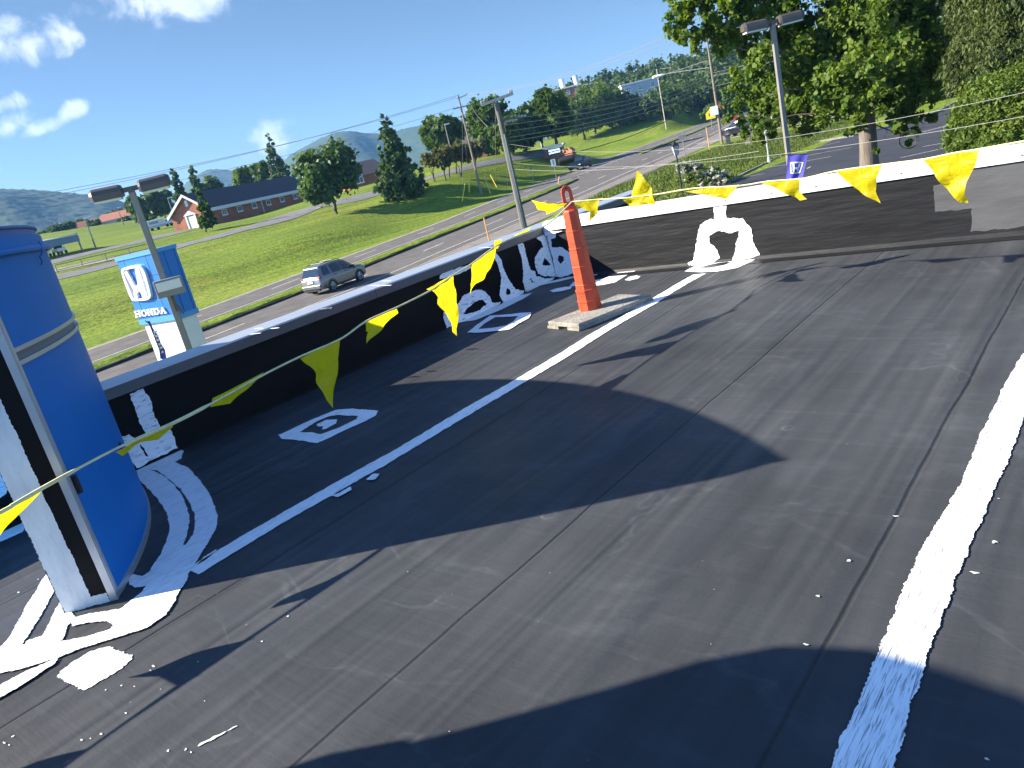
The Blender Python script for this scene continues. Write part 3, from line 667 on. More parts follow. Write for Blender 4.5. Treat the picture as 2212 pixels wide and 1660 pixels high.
# coping paint smears
for k, (a, c) in enumerate([(('L', 750, 1385), ('L', 960, 1360)), (('L', 1750, 910), ('L', 2212, 890)), (('L', 1990, 820), ('L', 2212, 800)), (('K', 0, 245), ('K', 90, 235)), (('K', 40, 205), ('K', 110, 200)), (('K', 555, 48), ('K', 640, 40)), (('K', 160, 200), ('K', 230, 195)), (('F', 440, 745), ('F', 560, 735))]):
    b = MB(); p, q = G(*z(*a), .672), G(*z(*c), .672); d = (q-p)[:2]; n = np.array([-d[1], d[0]])/np.linalg.norm(d)*.016
    b.sheet(jag([tuple(p[:2]-n*.3), tuple((p[:2]+q[:2])/2-n), tuple(q[:2]-n*.5), tuple(q[:2]+n*.5), tuple((p[:2]+q[:2])/2+n), tuple(p[:2]+n*.4)], .01, .003, k), lambda u, v: (u, v, .666+.009*min(1, max(0, (PXT-u)/.29)))); b.build('paint_smear', M_paint, bld)
# specks and scraps of dried coating
b = MB(); rr = random.Random(4)
spots = [tuple(G(*z('J', *p))[:2]) + (s,) for p, s in [((455, 648), .022), ((265, 828), .02), ((850, 752), .02), ((775, 875), .026), ((145, 970), .016), ((95, 1165), .018), ((260, 358), .006), ((870, 577), .008), ((822, 1627), .010), ((130, 229), .006), ((830, 92), .005), ((570, 771), .006)]]
spots += [tuple(G(*z('H', *p))[:2]) + (s,) for p, s in [((1060, 920), .022), ((1040, 950), .018), ((870, 1245), .015), ((565, 1430), .014), ((700, 1390), .012), ((625, 1420), .008), ((30, 1450), .02), ((65, 1465), .014), ((90, 1405), .012), ((1285, 1495), .014), ((1320, 1515), .012), ((130, 410), .022), ((265, 320), .016), ((270, 175), .02), ((840, 1055), .018), ((730, 1085), .010), ((1990, 575), .012), ((1810, 750), .012), ((1705, 635), .006), ((1110, 1080), .007), ((1160, 1505), .012), ((930, 1060), .008), ((900, 1170), .006), ((1370, 890), .008)]]
for k in range(150):
    x = rr.uniform(-5.3, 3); y = rr.uniform(.6, 7.3); spots.append((x, y, rr.choice([.002, .003, .003, .004, .006])))
for k, (x, y, s) in enumerate(spots):
    n = rr.randint(9, 14); a0 = rr.random()*6; el = rr.uniform(.35, .9)
    b.sheet([(x+math.cos(a0+2*math.pi*i/n)*s*.6*rr.uniform(.25, 1.2), y+math.sin(a0+2*math.pi*i/n)*s*.6*el*rr.uniform(.25, 1.2)) for i in range(n)], lambda u, v: (u, v, .0022))
p, q = G(*z('H', 1365, 1475))[:2], G(*z('H', 1635, 1335))[:2]; d = q-p; n = np.array([-d[1], d[0]])/np.linalg.norm(d)*.006
b.sheet(jag([tuple(p-n*.4), tuple((p+q)/2-n), tuple(q-n*.5), tuple(q+n*.4), tuple((p+q)/2+n*.8), tuple(p+n)], .01, .004, 3), lambda u, v: (u, v, .0022))
o = b.build('coating_specks', mat('dried_coating', (.66, .65, .61), .7), bld); o['kind'] = 'stuff'

# ------------------------------------------------------------------ curved blue sign cabinet
M_blue = mat('blue_sign_metal', (.006, .165, .50), .5, .08, .9, .03, 3, spec=.22)
M_blued = mat('blue_sign_edge', (.010, .085, .34), .4, .08, 2)
M_trim = mat('silver_trim', (.50, .53, .56), .35, .08, 3, metal=.6)
ac = (-6.4, -1.76); AR = 3.765; AI = AR-.25
a0 = math.atan2(1.053-ac[1], -3.895-ac[0]); a1 = math.pi-a0
ZT = 1.825; ZB1, ZB2 = 1.222, 1.272; ZP = 1.70
sign = thing('curved_sign_cabinet', (-6.4, 1.5, 0), 'tall curved blue metal sign cabinet standing on the roof, silver seam round its middle', 'sign')
def arc_wall(mb, ro, ri, z0, z1, s0=a0, s1=a1, n=64):
    V = []; Fc = []
    for i in range(n+1):
        a = s0+(s1-s0)*i/n; c, s = math.cos(a), math.sin(a)
        V += [(ac[0]+ro*c, ac[1]+ro*s, z0), (ac[0]+ro*c, ac[1]+ro*s, z1), (ac[0]+ri*c, ac[1]+ri*s, z1), (ac[0]+ri*c, ac[1]+ri*s, z0)]
    for i in range(n):
        for j in range(4): Fc.append((4*i+j, 4*i+(j+1) % 4, 4*i+4+(j+1) % 4, 4*i+4+j))
    Fc += [(0, 1, 2, 3), (4*n+3, 4*n+2, 4*n+1, 4*n)]
    return mb.add(V, Fc)
arc_wall(MB(), AR, AI, .03, ZB1).build('lower_panel', M_blue, sign, True)
arc_wall(MB(), AR, AI, ZB2, ZT-.05).build('upper_panel', M_blue, sign, True)
m_ = MB(); arc_wall(m_, AR+.012, AR-.05, ZB2-.004, ZB2+.016); arc_wall(m_, AR+.012, AR-.05, ZB1-.014, ZB1+.006); m_.build('seam_band', M_trim, sign, True)
arc_wall(MB(), AR-.012, AI+.02, ZB1+.006, ZB2-.004).build('seam_gap', mat('seam_dark_metal', (.16, .18, .2), .5), sign, True)
m_ = MB(); arc_wall(m_, AR-.02, AI, ZT-.05, ZT-.012); arc_wall(m_, AR-.005, AI, ZT-.012, ZT); m_.build('top_lip', M_blued, sign, True)
m_ = MB(); m_.tube([(ac[0]+(AR+.022)*math.cos(a0+(a1-a0)*i/48), ac[1]+(AR+.022)*math.sin(a0+(a1-a0)*i/48), ZP) for i in range(49)], .016, 8); m_.build('conduit', M_blue, sign, True)
ah = math.atan2(1.56-ac[1], -4.6-ac[0]); hx = lambda r, zz_, da=0: (ac[0]+r*math.cos(ah+da), ac[1]+r*math.sin(ah+da), zz_)
m_ = MB(); m_.tube([hx(AR+.03, ZP+.03), hx(AR+.035, ZP+.01), hx(AR+.03, ZP-.03, -.004), hx(AR+.012, ZP-.05, -.008), hx(AR+.015, ZP-.07, -.006), hx(AR+.008, ZP-.09, -.010)], .005, 6); m_.build('wire_clip', M_blue, sign)
m_ = MB(); arc_wall(m_, AR+.006, AR-.004, .0, .04); m_.build('base_trim', M_trim, sign, True)
# the radial end: silver corner angle, black and white coated strip
er = np.array([math.cos(a0), math.sin(a0)]); et = np.array([math.sin(a0), -math.cos(a0)])
def endp(r, t, zz_): return (ac[0]+er[0]*r+et[0]*t, ac[1]+er[1]*r+et[1]*t, zz_)
def endbox(mb, r0, r1, t0, t1, z0, z1):
    return mb.add([endp(r0, t0, z0), endp(r1, t0, z0), endp(r1, t1, z0), endp(r0, t1, z0), endp(r0, t0, z1), endp(r1, t0, z1), endp(r1, t1, z1), endp(r0, t1, z1)], [(0, 3, 2, 1), (4, 5, 6, 7), (0, 1, 5, 4), (1, 2, 6, 5), (2, 3, 7, 6), (3, 0, 4, 7)])
m_ = MB(); endbox(m_, AR-.026, AR+.010, .001, .012, .0, ZT); endbox(m_, AR+.0075, AR+.013, -.022, .0, .04, ZT-.05); m_.build('corner_trim', M_trim, sign)
endbox(MB(), AI-.0, AR-.028, .001, .008, .0, ZT-.02).build('end_panel', M_brush, sign)
lw = [(AR-.105, .05), (AR-.03, .05), (AR-.03, 0.0), (AI+.004, 0), (AI+.004, ZT-.03), (AR-.118, ZT-.03)]
b = MB(); b.sheet(jag(lw, .008, .0032, 77), lambda u, v: endp(u, .011, max(0.0, min(ZT-.03, v)))); b.build('end_coating', mat('weathered_white_coating', (.62, .64, .62), .6, .12, 5, .5, 25, stretch=(2, 2, .6)), sign)
b = MB(); q = ah; M_bkt = mat('black_bracket', (.012, .012, .013), .5); b.box(hx(AR+.004, .50, .035), (.012, .02, .05), ah+.035); b.build('bracket', M_bkt, sign); b = MB(); b.box(endp(AR+.012, -.05, .60), (.03, .02, .09), a0); b.build('bracket', M_bkt, sign)

# ------------------------------------------------------------------ channelizer post on its slab
M_org = mat('orange_plastic', (0.5400, 0.0612, 0.0180), .45, .22, 6, .15, 20, spec=.4)
DP = np.array([-4.17, 5.76])
post = thing('traffic_channelizer', (DP[0], DP[1], 0), 'stacked orange plastic traffic post with loop handle on a grey rubber slab', 'traffic post')
b = MB()
c = [(G(*z('F', 1030, 1430), .0)), (G(*z('F', 1290, 1455), 0)), (G(*z('F', 1752, 1210), .0)), (G(*z('F', 1490, 1190), .05))]
c1, c2 = np.array(c[0][:2]), np.array(c[1][:2]); ux = (c2-c1)/np.linalg.norm(c2-c1); uy = np.array([-ux[1], ux[0]]); W_ = np.linalg.norm(c2-c1); Ln = .92
bs = lambda u, v, t: (*(c1+ux*u+uy*v), t)
ang = math.atan2(ux[1], ux[0]); ctr = c1+ux*W_/2+uy*Ln/2
b.box((*ctr, .0425), (W_, Ln-.02, .043), ang, bev=.01)
b.box((*(c1+ux*W_*.17+uy*Ln/2), .0125), (W_*.36, Ln, .025), ang); b.box((*(c1+ux*W_*.83+uy*Ln/2), .0125), (W_*.36, Ln, .025), ang)
b.build('base_slab', mat('grey_rubber', (0.2244, 0.2108, 0.1768), .9, .3, 9, .7, 40), post)
DPc = DP
b = MB(); rings = [(.06, .104), (.07, .110), (.14, .107), (.145, .113), (.157, .113), (.162, .105), (.235, .102), (.24, .110), (.26, .110), (.265, .099), (.30, .097), (.304, .100), (.310, .100), (.316, .095), (.47, .091), (.474, .094), (.480, .094), (.486, .089), (.64, .085), (.644, .088), (.650, .088), (.656, .082), (.80, .079), (.804, .082), (.810, .082), (.816, .076), (.985, .071), (1.0, .060)]
tilt = lambda zz_: (DPc[0]-.012*zz_+.0, DPc[1]+.01*zz_)
n = 8; V = []; Fc = []
for (zz_, r) in rings:
    for j in range(n):
        a = 2*math.pi*(j+.5)/n; V.append((tilt(zz_)[0]+r*math.cos(a), tilt(zz_)[1]+r*math.sin(a), zz_))
for i in range(len(rings)-1):
    for j in range(n): Fc.append((i*n+j, i*n+(j+1) % n, (i+1)*n+(j+1) % n, (i+1)*n+j))
Fc += [tuple(range(n))[::-1], tuple((len(rings)-1)*n+j for j in range(n))]
b.add(V, Fc); b.build('tube', M_org, post)
hd = Vector((.70, .71, 0))
def hpt(u, v): return (tilt(v)[0]+hd.x*u, tilt(v)[1]+hd.y*u, v)
b = MB()
outer = [(-.05, .985), (.05, .985), (.05, 1.05), (.048, 1.16), (.038, 1.195), (.014, 1.215), (-.014, 1.215), (-.038, 1.195), (-.048, 1.16), (-.05, 1.05)]
hole = [(-.018, 1.07), (.018, 1.07), (.022, 1.14), (.012, 1.168), (-.012, 1.168), (-.022, 1.14)]
nrm_h = Vector((-hd.y, hd.x, 0))
b.prism(outer, lambda u, v, t: (hpt(u, v)[0]+nrm_h.x*t, hpt(u, v)[1]+nrm_h.y*t, v), -.016, .016, [hole]); b.build('handle', M_org, post)
for (u, v) in ((0, 1.19), (-.012, 1.03), (.014, 1.035)): MB().tube([Vector(hpt(u, v))-nrm_h*.019, Vector(hpt(u, v))+nrm_h*.019], .007, 8).build('bolt_hole', mat('dark_hole', (.02, .01, .01), .8), post)

# ------------------------------------------------------------------ pennant lines
def pennant_mat():
    m = bpy.data.materials.new('yellow_vinyl'); m.use_nodes = True; t = m.node_tree; N = t.nodes; L = t.links; b = N['Principled BSDF']; o = N['Material Output']
    b.inputs['Base Color'].default_value = (.74, .57, .008, 1); b.inputs['Roughness'].default_value = .4; b.inputs['Specular IOR Level'].default_value = .35
    tr = N.new('ShaderNodeBsdfTranslucent'); tr.inputs[0].default_value = (.78, .66, .008, 1); ms = N.new('ShaderNodeMixShader'); ms.inputs[0].default_value = .6
    tcn = N.new('ShaderNodeTexCoord'); n = N.new('ShaderNodeTexNoise'); n.inputs['Scale'].default_value = 9; n.inputs['Detail'].default_value = 4; n.inputs['Distortion'].default_value = 1.5; L.new(tcn.outputs['Object'], n.inputs['Vector'])
    bp = N.new('ShaderNodeBump'); bp.inputs['Strength'].default_value = .7; bp.inputs['Distance'].default_value = .02; L.new(n.outputs['Fac'], bp.inputs['Height']); L.new(bp.outputs[0], b.inputs['Normal']); L.new(bp.outputs[0], tr.inputs['Normal'])
    L.new(b.outputs[0], ms.inputs[1]); L.new(tr.outputs[0], ms.inputs[2]); L.new(ms.outputs[0], o.inputs[0]); return m
M_pen = pennant_mat(); M_rope = mat('pale_yellow_rope', (.62, .58, .30), .8, .15, 20)
def sX(px): return float(np.interp(px, [-200, 0, 250, 560, 900, 1235], [-3.74, -3.75, -3.81, -3.84, -3.98, -4.15]))
def sY(px): return float(np.interp(px, [1235, 1295, 1420, 1735, 2110, 2300], [5.75, 5.80, 5.80, 5.73, 5.56, 5.45]))
def line_pt(k, p): return atX(*p, sX(p[0])) if k == 1 else atY(*p, sY(p[0]))
def pennant(k, pts, parent, seed):
    P = [z(*p) for p in pts]; bm = bmesh.new()
    vs = [bm.verts.new(line_pt(k, p)) for p in P]
    tri = tessellate_polygon([[Vector((p[0], p[1], 0)) for p in P]])
    for t in tri:
        try: bm.faces.new([vs[i] for i in t])
        except ValueError: pass
    bmesh.ops.subdivide_edges(bm, edges=list(bm.edges), cuts=3, use_grid_fill=True); bmesh.ops.triangulate(bm, faces=list(bm.faces))
    nrm = Vector((1, .1, 0)) if k == 1 else Vector((.05, -1, 0)); zt = max(v.co.z for v in bm.verts)
    for v in bm.verts:
        a = v.co.y if k == 1 else v.co.x; d = zt-v.co.z
        v.co += nrm*(min(1, d*9)*(.016*math.sin(a*38+seed*2+d*16)+.010*math.sin(d*42+seed+a*20)))
    bm.verts.index_update(); V = [v.co[:] for v in bm.verts]; Fc = [[v.index for v in f.verts] for f in bm.faces]; bm.free()
    return mesh('pennant', V, Fc, M_pen, parent, smooth=True)
near = thing('pennant_line', (-3.9, 3, 0), 'yellow pennant line strung low along the street parapet, from blue sign to orange post', 'pennant line', 'yellow pennant lines over the roof')
far = thing('pennant_line', (-2.5, 5.7, 0), 'yellow pennant line strung from the orange post along the white capped cross parapet', 'pennant line', 'yellow pennant lines over the roof')
rope = [(0, 1108), (100, 1050), (250, 970), (375, 914), (455, 873), (560, 815), (650, 770), (735, 733), (790, 695), (858, 664), (930, 628), (976, 597), (1015, 573), (1075, 530), (1130, 505), (1180, 487), (1222, 450), (1235, 436)]
R3 = [(-3.80, -1.6, .80), (-3.75, -1.0, .70), (-3.735, -.5, .655), (-3.735, -.1, .64), (-3.738, .3, .648)]+[tuple(line_pt(1, p)) for p in crom(rope, 3, False)]
R3 = crom(R3, 2, False); rad_ = [(.0095 if (p[1] < 1.9 and math.sin(p[1]*9.0) > -.2) else .006) for p in R3]
b = MB(); b.tube(R3, rad_, 6); b.build('rope', M_rope, near, True)
def pennant3(pts, seed):
    bm = bmesh.new(); vs = [bm.verts.new(p) for p in pts]; bm.faces.new(vs); bmesh.ops.triangulate(bm, faces=list(bm.faces)); bmesh.ops.subdivide_edges(bm, edges=list(bm.edges), cuts=3, use_grid_fill=True)
    bm.verts.index_update()
    V = [(v.co.x+.02*math.sin(v.co.y*22+v.co.z*15+seed), v.co.y, v.co.z) for v in bm.verts]; Fc = [[v.index for v in f.verts] for f in bm.faces]; bm.free(); mesh('pennant', V, Fc, M_pen, near, True)
pennant3([(-3.737, .10, .645), (-3.737, .42, .655), (-3.737, .36, .55), (-3.739, .30, .47), (-3.737, .285, .42), (-3.738, .24, .52), (-3.737, .16, .60)], 1)
pennant3([(-3.735, -.56, .66), (-3.735, -.22, .645), (-3.735, -.27, .56), (-3.736, -.33, .48), (-3.735, -.35, .42), (-3.735, -.42, .52), (-3.735, -.50, .60)], 2)
for s_, pl in enumerate([zq('P', ((-20, 1112), (60, 1072), (103, 1048), (60, 1092), (20, 1135), (0, 1158), (-20, 1170))), zq('G', ((770, 645), (900, 575), (1050, 505), (1157, 455), (1150, 480), (1050, 562), (930, 580), (815, 672))),
        zq('G', ((1405, 345), (1418, 285), (1560, 215), (1760, 110), (1640, 230), (1530, 320))), zq('K', ((400, 440), (560, 350), (705, 280), (715, 400), (690, 560), (660, 690), (635, 825), (580, 710), (530, 600), (470, 500))),
        zq('K', ((905, 160), (1030, 100), (1145, 45), (1155, 85), (1110, 120), (1050, 180), (985, 250), (920, 322), (940, 230), (912, 225))), zq('F', ((0, 1098), (110, 1035), (222, 973), (250, 1100), (268, 1250), (258, 1495), (180, 1350), (110, 1220), (45, 1110))),
        zq('F', ((385, 885), (480, 815), (585, 748), (575, 820), (545, 920), (500, 1000), (430, 1050), (365, 1147), (350, 1060), (375, 960))), zq('F', ((573, 690), (635, 672), (625, 710), (600, 755), (578, 750))),
        zq('F', ((740, 640), (810, 610), (880, 573), (855, 612), (790, 638))), zq('C', ((1085, 1210), (1160, 1228), (1240, 1240), (1310, 1242), (1385, 1245), (1330, 1292), (1240, 1335), (1170, 1300), (1120, 1255)))]):
    pennant(1, pl, near, s_)
rope2 = [(1236, 436), (1295, 431), (1350, 428), (1382, 424), (1420, 420), (1500, 407), (1595, 402), (1660, 392), (1735, 386), (1805, 370), (1905, 356), (1998, 344), (2060, 331), (2112, 323), (2230, 302), (2330, 285)]
b = MB(); b.tube([line_pt(2, p) for p in crom(rope2, 3, False)], .0055, 6); b.build('rope', M_rope, far, True)
for s_, pl in enumerate([zq('C', ((1470, 1237), (1580, 1222), (1692, 1208), (1670, 1330), (1590, 1405), (1612, 1320), (1530, 1275))), zq('C', ((1910, 1203), (1968, 1190), (1995, 1070), (2025, 948), (2075, 990), (2150, 1110), (2195, 1245), (2080, 1252), (1950, 1272))),
        zq('I', ((260, 388), (420, 362), (572, 347), (495, 432), (400, 412))), zq('I', ((690, 337), (800, 322), (920, 312), (912, 390), (967, 428), (920, 438), (840, 400), (760, 360))),
        zq('I', ((1123, 268), (1260, 248), (1397, 230), (1362, 310), (1355, 390), (1384, 457), (1280, 400), (1190, 330))), zq('I', ((1632, 206), (1800, 170), (1955, 150), (1935, 230), (1882, 330), (1870, 400), (1888, 458), (1840, 450), (1740, 350), (1680, 265)))]):
    pennant(2, pl, far, s_+20)
# ------------------------------------------------------------------ roadside signs and lamps
M_pole = mat('bronze_pole_paint', (.20, .185, .165), .5, .08, 3, metal=.2)
M_head = mat('bronze_lamp_housing', (.085, .068, .058), .45, .1, 4, metal=.2)
M_lens = mat('frosted_lens', (.62, .60, .55), .25, spec=.6)
M_signblue = mat('blue_sign_face', (.022, .16, .50), .35, .05, 1, spec=.5)
M_signdk = mat('blue_sign_seam', (.01, .05, .20), .5)
M_white = mat('white_sign_paint', (0.6800, 0.6800, 0.6715), .45, .04, 2, spec=.5)
M_purple = mat('purple_banner_cloth', (0.0680, 0.0600, 0.3680), .75, .12, 6, .2, 14)
M_steel = mat('dull_steel', (.30, .30, .30), .45, .1, 5, metal=.6)
def rot2(v, a): return np.array([v[0]*math.cos(a)-v[1]*math.sin(a), v[0]*math.sin(a)+v[1]*math.cos(a)])
def lateral(p):
    d = np.array(p[:2])/np.linalg.norm(p[:2]); return np.array([d[1], -d[0]])      # to the right as seen
fn_ = np.array([.20, -.98])/np.linalg.norm([.2, -.98]); fl_ = np.array([fn_[1], -fn_[0]])  # face normal, leftward direction
Cn = atD(337, 539, 26.3); ztop = Cn[2]; zmid = top_z(376, 690, Cn)
wface = 2.4
for w_ in np.arange(1.2, 4, .02):
    q = px_of((*(Cn[:2]+fl_*w_), ztop))
    if q[0] < 250: wface = w_; break
dep = .7
pyl = thing('sign_pylon', (Cn[0]+fl_[0]*wface/2, Cn[1]+fl_[1]*wface/2, GZ), 'blue and white roadside pylon sign with silver H emblem and HONDA lettering', 'sign')
def fc(u, t, zz): p = Cn[:2]-fl_*(-wface)+fl_*(-u); return (*(p+fn_*t), zz)          # u: 0 at left edge .. wface at corner
def slab(u0, u1, t0, t1, z0, z1, mb=None):
    mb = mb or MB()
    return mb.add([fc(u0, t0, z0), fc(u1, t0, z0), fc(u1, t1, z0), fc(u0, t1, z0), fc(u0, t0, z1), fc(u1, t0, z1), fc(u1, t1, z1), fc(u0, t1, z1)], [(0, 3, 2, 1), (4, 5, 6, 7), (0, 1, 5, 4), (1, 2, 6, 5), (2, 3, 7, 6), (3, 0, 4, 7)])
slab(0, wface, -dep, 0, zmid, ztop).build('cabinet', M_signblue, pyl)
b = slab(-.03, wface+.03, -dep-.03, .03, ztop-.10, ztop+.02); b.build('cabinet_rim', mat('light_blue_rim', (0.0750, 0.2700, 0.5850), .4), pyl); b = slab(-.02, wface+.02, -dep-.02, .02, zmid-.05, zmid+.12); b.build('cabinet_rim', mat('light_blue_rim', (0.0750, 0.2700, 0.5850), .4), pyl)
slab(.10, wface-.06, -dep+.06, -.05, GZ, zmid-.05).build('base', M_white, pyl)
b = MB()
for u in (wface*.16, wface*.70): slab(u-.012, u+.012, 0, .004, zmid+.12, ztop-.1, b)
H_ = ztop-zmid
for k in (.33, .66): slab(0.02, wface-.02, 0, .0055, zmid+H_*k-.012, zmid+H_*k+.012, b)
for k in (.3, .85): slab(wface, wface+.006, -dep*k-.01, -dep*k+.01, zmid+.12, ztop-.1, b)
b.build('panel_seam', M_signdk, pyl)
b = MB(); slab(.55, .56, -.052, -.046, GZ, zmid-.06, b); slab(wface*.62, wface*.62+.01, -.052, -.046, GZ, zmid-.06, b); b.build('base_seam', mat('grey_seam', (.4, .4, .4)), pyl)
def fpx(k, x, y):
    r = ray(*z(k, x, y)); n3 = np.array([*fn_, 0]); o = np.array([*Cn]); t = ((o-E3)@n3)/(r@n3); p = E3+r*t
    return (float(wface-(p[:2]-Cn[:2])@fl_), float(p[2]))
def facepoly(mb, pts, t0, t1, holes=None): mb.prism(pts, lambda u, v, t: fc(u, t, v), t0, t1, holes)
M_chrome = mat('silver_emblem', (.74, .75, .76), .3, spec=.6, metal=.15)
ro = crom([fpx('Q', *p) for p in ((1372, 565), (1420, 515), (1550, 495), (1605, 525), (1645, 610), (1692, 790), (1692, 850), (1650, 880), (1520, 888), (1478, 860), (1435, 760))], 3)
ri = crom([fpx('Q', *p) for p in ((1396, 575), (1435, 543), (1548, 521), (1585, 543), (1618, 620), (1668, 790), (1670, 832), (1640, 856), (1530, 866), (1502, 850), (1462, 755))], 3)
em = MB(); facepoly(em, ro, .0, .09, [ri])
facepoly(em, [fpx('Q', *p) for p in ((1396, 572), (1428, 550), (1506, 705), (1522, 722), (1545, 718), (1551, 700), (1517, 530), (1560, 528), (1640, 800), (1655, 846), (1608, 858), (1582, 795), (1560, 783), (1543, 800), (1548, 862), (1514, 864), (1500, 770), (1488, 742))], .0, .075)
em.build('emblem', M_chrome, pyl, False)
LET = {'H': [[(0, 0), (.40, 0), (.40, .16), (.31, .16), (.31, .40), (.69, .40), (.69, .16), (.60, .16), (.60, 0), (1, 0), (1, .16), (.92, .16), (.92, .84), (1, .84), (1, 1), (.60, 1), (.60, .84), (.69, .84), (.69, .58), (.31, .58), (.31, .84), (.40, .84), (.40, 1), (0, 1), (0, .84), (.08, .84), (.08, .16), (0, .16)]],
       'N': [[(0, 0), (.38, 0), (.38, .16), (.28, .16), (.28, .66), (.70, 0), (.92, 0), (.92, .84), (1, .84), (1, 1), (.62, 1), (.62, .84), (.72, .84), (.72, .40), (.34, 1), (0, 1), (0, .84), (.09, .84), (.09, .16), (0, .16)]],
       'A': [[(0, 0), (.34, 0), (.34, .16), (.30, .16), (.34, .28), (.64, .28), (.68, .16), (.62, .16), (.62, 0), (1, 0), (1, .16), (.93, .16), (.64, 1), (.36, 1), (.07, .16), (0, .16)], [(.40, .44), (.49, .78), (.58, .44)]],
       'O': [[(.5+.5*math.cos(a)*abs(math.cos(a))**-.15, .5+.5*math.sin(a)) for a in [2*math.pi*(i+.5)/20 for i in range(20)]], [(.5+.26*math.cos(a), .5+.34*math.sin(a)) for a in [2*math.pi*(i+.5)/16 for i in range(16)]]],
       'D': [[(0, 0), (.55, 0), (.82, .10), (.97, .32), (1, .5), (.97, .68), (.82, .90), (.55, 1), (0, 1), (0, .84), (.09, .84), (.09, .16), (0, .16)], [(.32, .17), (.52, .17), (.68, .3), (.73, .5), (.68, .7), (.52, .83), (.32, .83)]]}
quad = [fpx('Q', *p) for p in ((1517, 1078), (1868, 1028), (1848, 960), (1497, 1006))]
def lettering(mb, word, quad, place, t0, t1):
    n = len(word)
    for i, ch in enumerate(word):
        def m_(u, v):
            a = (i+.04+u*.92)/n
            bx = quad[0][0]*(1-a)+quad[1][0]*a, quad[0][1]*(1-a)+quad[1][1]*a; tx = quad[3][0]*(1-a)+quad[2][0]*a, quad[3][1]*(1-a)+quad[2][1]*a
            return (bx[0]*(1-v)+tx[0]*v, bx[1]*(1-v)+tx[1]*v)
        L = [[m_(*p) for p in lp] for lp in LET[ch]]; mb.prism(L[0], place, t0, t1, L[1:])
for i, ch in enumerate('HONDA'):
    b = MB(); a0_, a1_ = i/5, (i+1)/5; lerp = lambda p, q, a: (p[0]*(1-a)+q[0]*a, p[1]*(1-a)+q[1]*a)
    lettering(b, ch, [lerp(quad[0], quad[1], a0_), lerp(quad[0], quad[1], a1_), lerp(quad[3], quad[2], a1_), lerp(quad[3], quad[2], a0_)], lambda u, v, t: fc(u, t, v), .0, .05); b.build('letter', M_white, pyl)

def shoebox(parent, c, ax, ln, hgt, wid):
    ax = Vector((ax[0], ax[1], .02)).normalized(); sd = Vector((-ax.y, ax.x, 0)); c = Vector(c); b = MB()
    prof = [(-wid/2, -hgt*.45), (-wid/2, 0), (-wid*.40, hgt*.35), (-wid*.15, hgt*.55), (wid*.15, hgt*.55), (wid*.40, hgt*.35), (wid/2, 0), (wid/2, -hgt*.45)]; secs = [(-.5, .84), (-.42, 1), (.40, 1), (.5, .75)]
    V = [c+ax*(s*ln)+sd*(u*k)+Vector((0, 0, v*k)) for s, k in secs for u, v in prof]; n = len(prof)
    Fc = [(i*n+j, i*n+(j+1) % n, (i+1)*n+(j+1) % n, (i+1)*n+j) for i in range(3) for j in range(n)]+[tuple(range(n))[::-1], tuple(3*n+j for j in range(n))]
    b.add(V, Fc); h = b.build('lamp_head', M_head, parent)
    b = MB(); V = [c+ax*(s*ln*.42)+sd*(t*wid*.40)+Vector((0, 0, -hgt*.47)) for s, t in ((-1, -1), (1, -1), (1, 1), (-1, 1))]; b2 = [v+Vector((0, 0, -.05)) for v in V]
    b.add(V+b2, [(0, 1, 2, 3), (7, 6, 5, 4), (0, 4, 5, 1), (1, 5, 6, 2), (2, 6, 7, 3), (3, 7, 4, 0)]); b.build('lens', M_lens, h)
def twin_lamp(p, ztop_, label, head=.85, ang=0.0, pw=.17):
    t = thing('parking_lot_lamp', (p[0], p[1], GZ), label, 'lamp post'); lat = rot2(lateral(p), ang); rz = math.atan2(lat[1], lat[0])
    b = MB(); b.box((p[0], p[1], (GZ+ztop_)/2), (pw, pw, ztop_-GZ), rz, bev=.015); b.build('pole', M_pole, t)
    b = MB(); b.box((p[0], p[1], ztop_+.10), (.5, .10, .13), rz); b.box((p[0], p[1], ztop_+.02), (.16, .16, .22), rz); b.build('bracket_arm', M_head, t)
    for s in (-1, 1): shoebox(t, (p[0]+lat[0]*s*(.22+head/2), p[1]+lat[1]*s*(.22+head/2), ztop_+.10), lat*s, head, .34, .46)
    return t
P1 = atD(285, 416, 24.5); lampA = twin_lamp(P1, P1[2], 'twin head bronze lamp post with a grey floodlight, in front of the blue pylon', ang=-.15)
fl = atD(*z('A', 1135, 965), 24.2); zt_ = fl[2]; lat = lateral(P1); d_ = P1[:2]/np.linalg.norm(P1[:2]); rz = math.atan2(lat[1], lat[0])
b = MB(); b.box((*(P1[:2]-d_*.28+lat*.08), zt_), (.78, .30, .50), rz, bev=.03); h = b.build('floodlight', mat('grey_flood_housing', (0.1890, 0.1820, 0.1680), .5, .05, 4), lampA)
b = MB(); b.box((*(P1[:2]-d_*.445+lat*.08), zt_+.06), (.66, .03, .26), rz, bev=.01); b.build('lens', M_lens, h)
b = MB(); b.box((*(P1[:2]-d_*.10+lat*.06), zt_-.48), (.09, .12, .5), rz); b.tube([(*(P1[:2]-d_*.12+lat*.02), zt_-.3), (*(P1[:2]-d_*.16+lat*.2), zt_-.85)], .025, 6); b.build('floodlight_bracket', M_head, lampA)
P2 = atD(1668, 48, 33.5); lampB = twin_lamp(P2, P2[2]-.1, 'twin head bronze lamp post with a purple banner, beside the car park', head=.98, ang=.45)
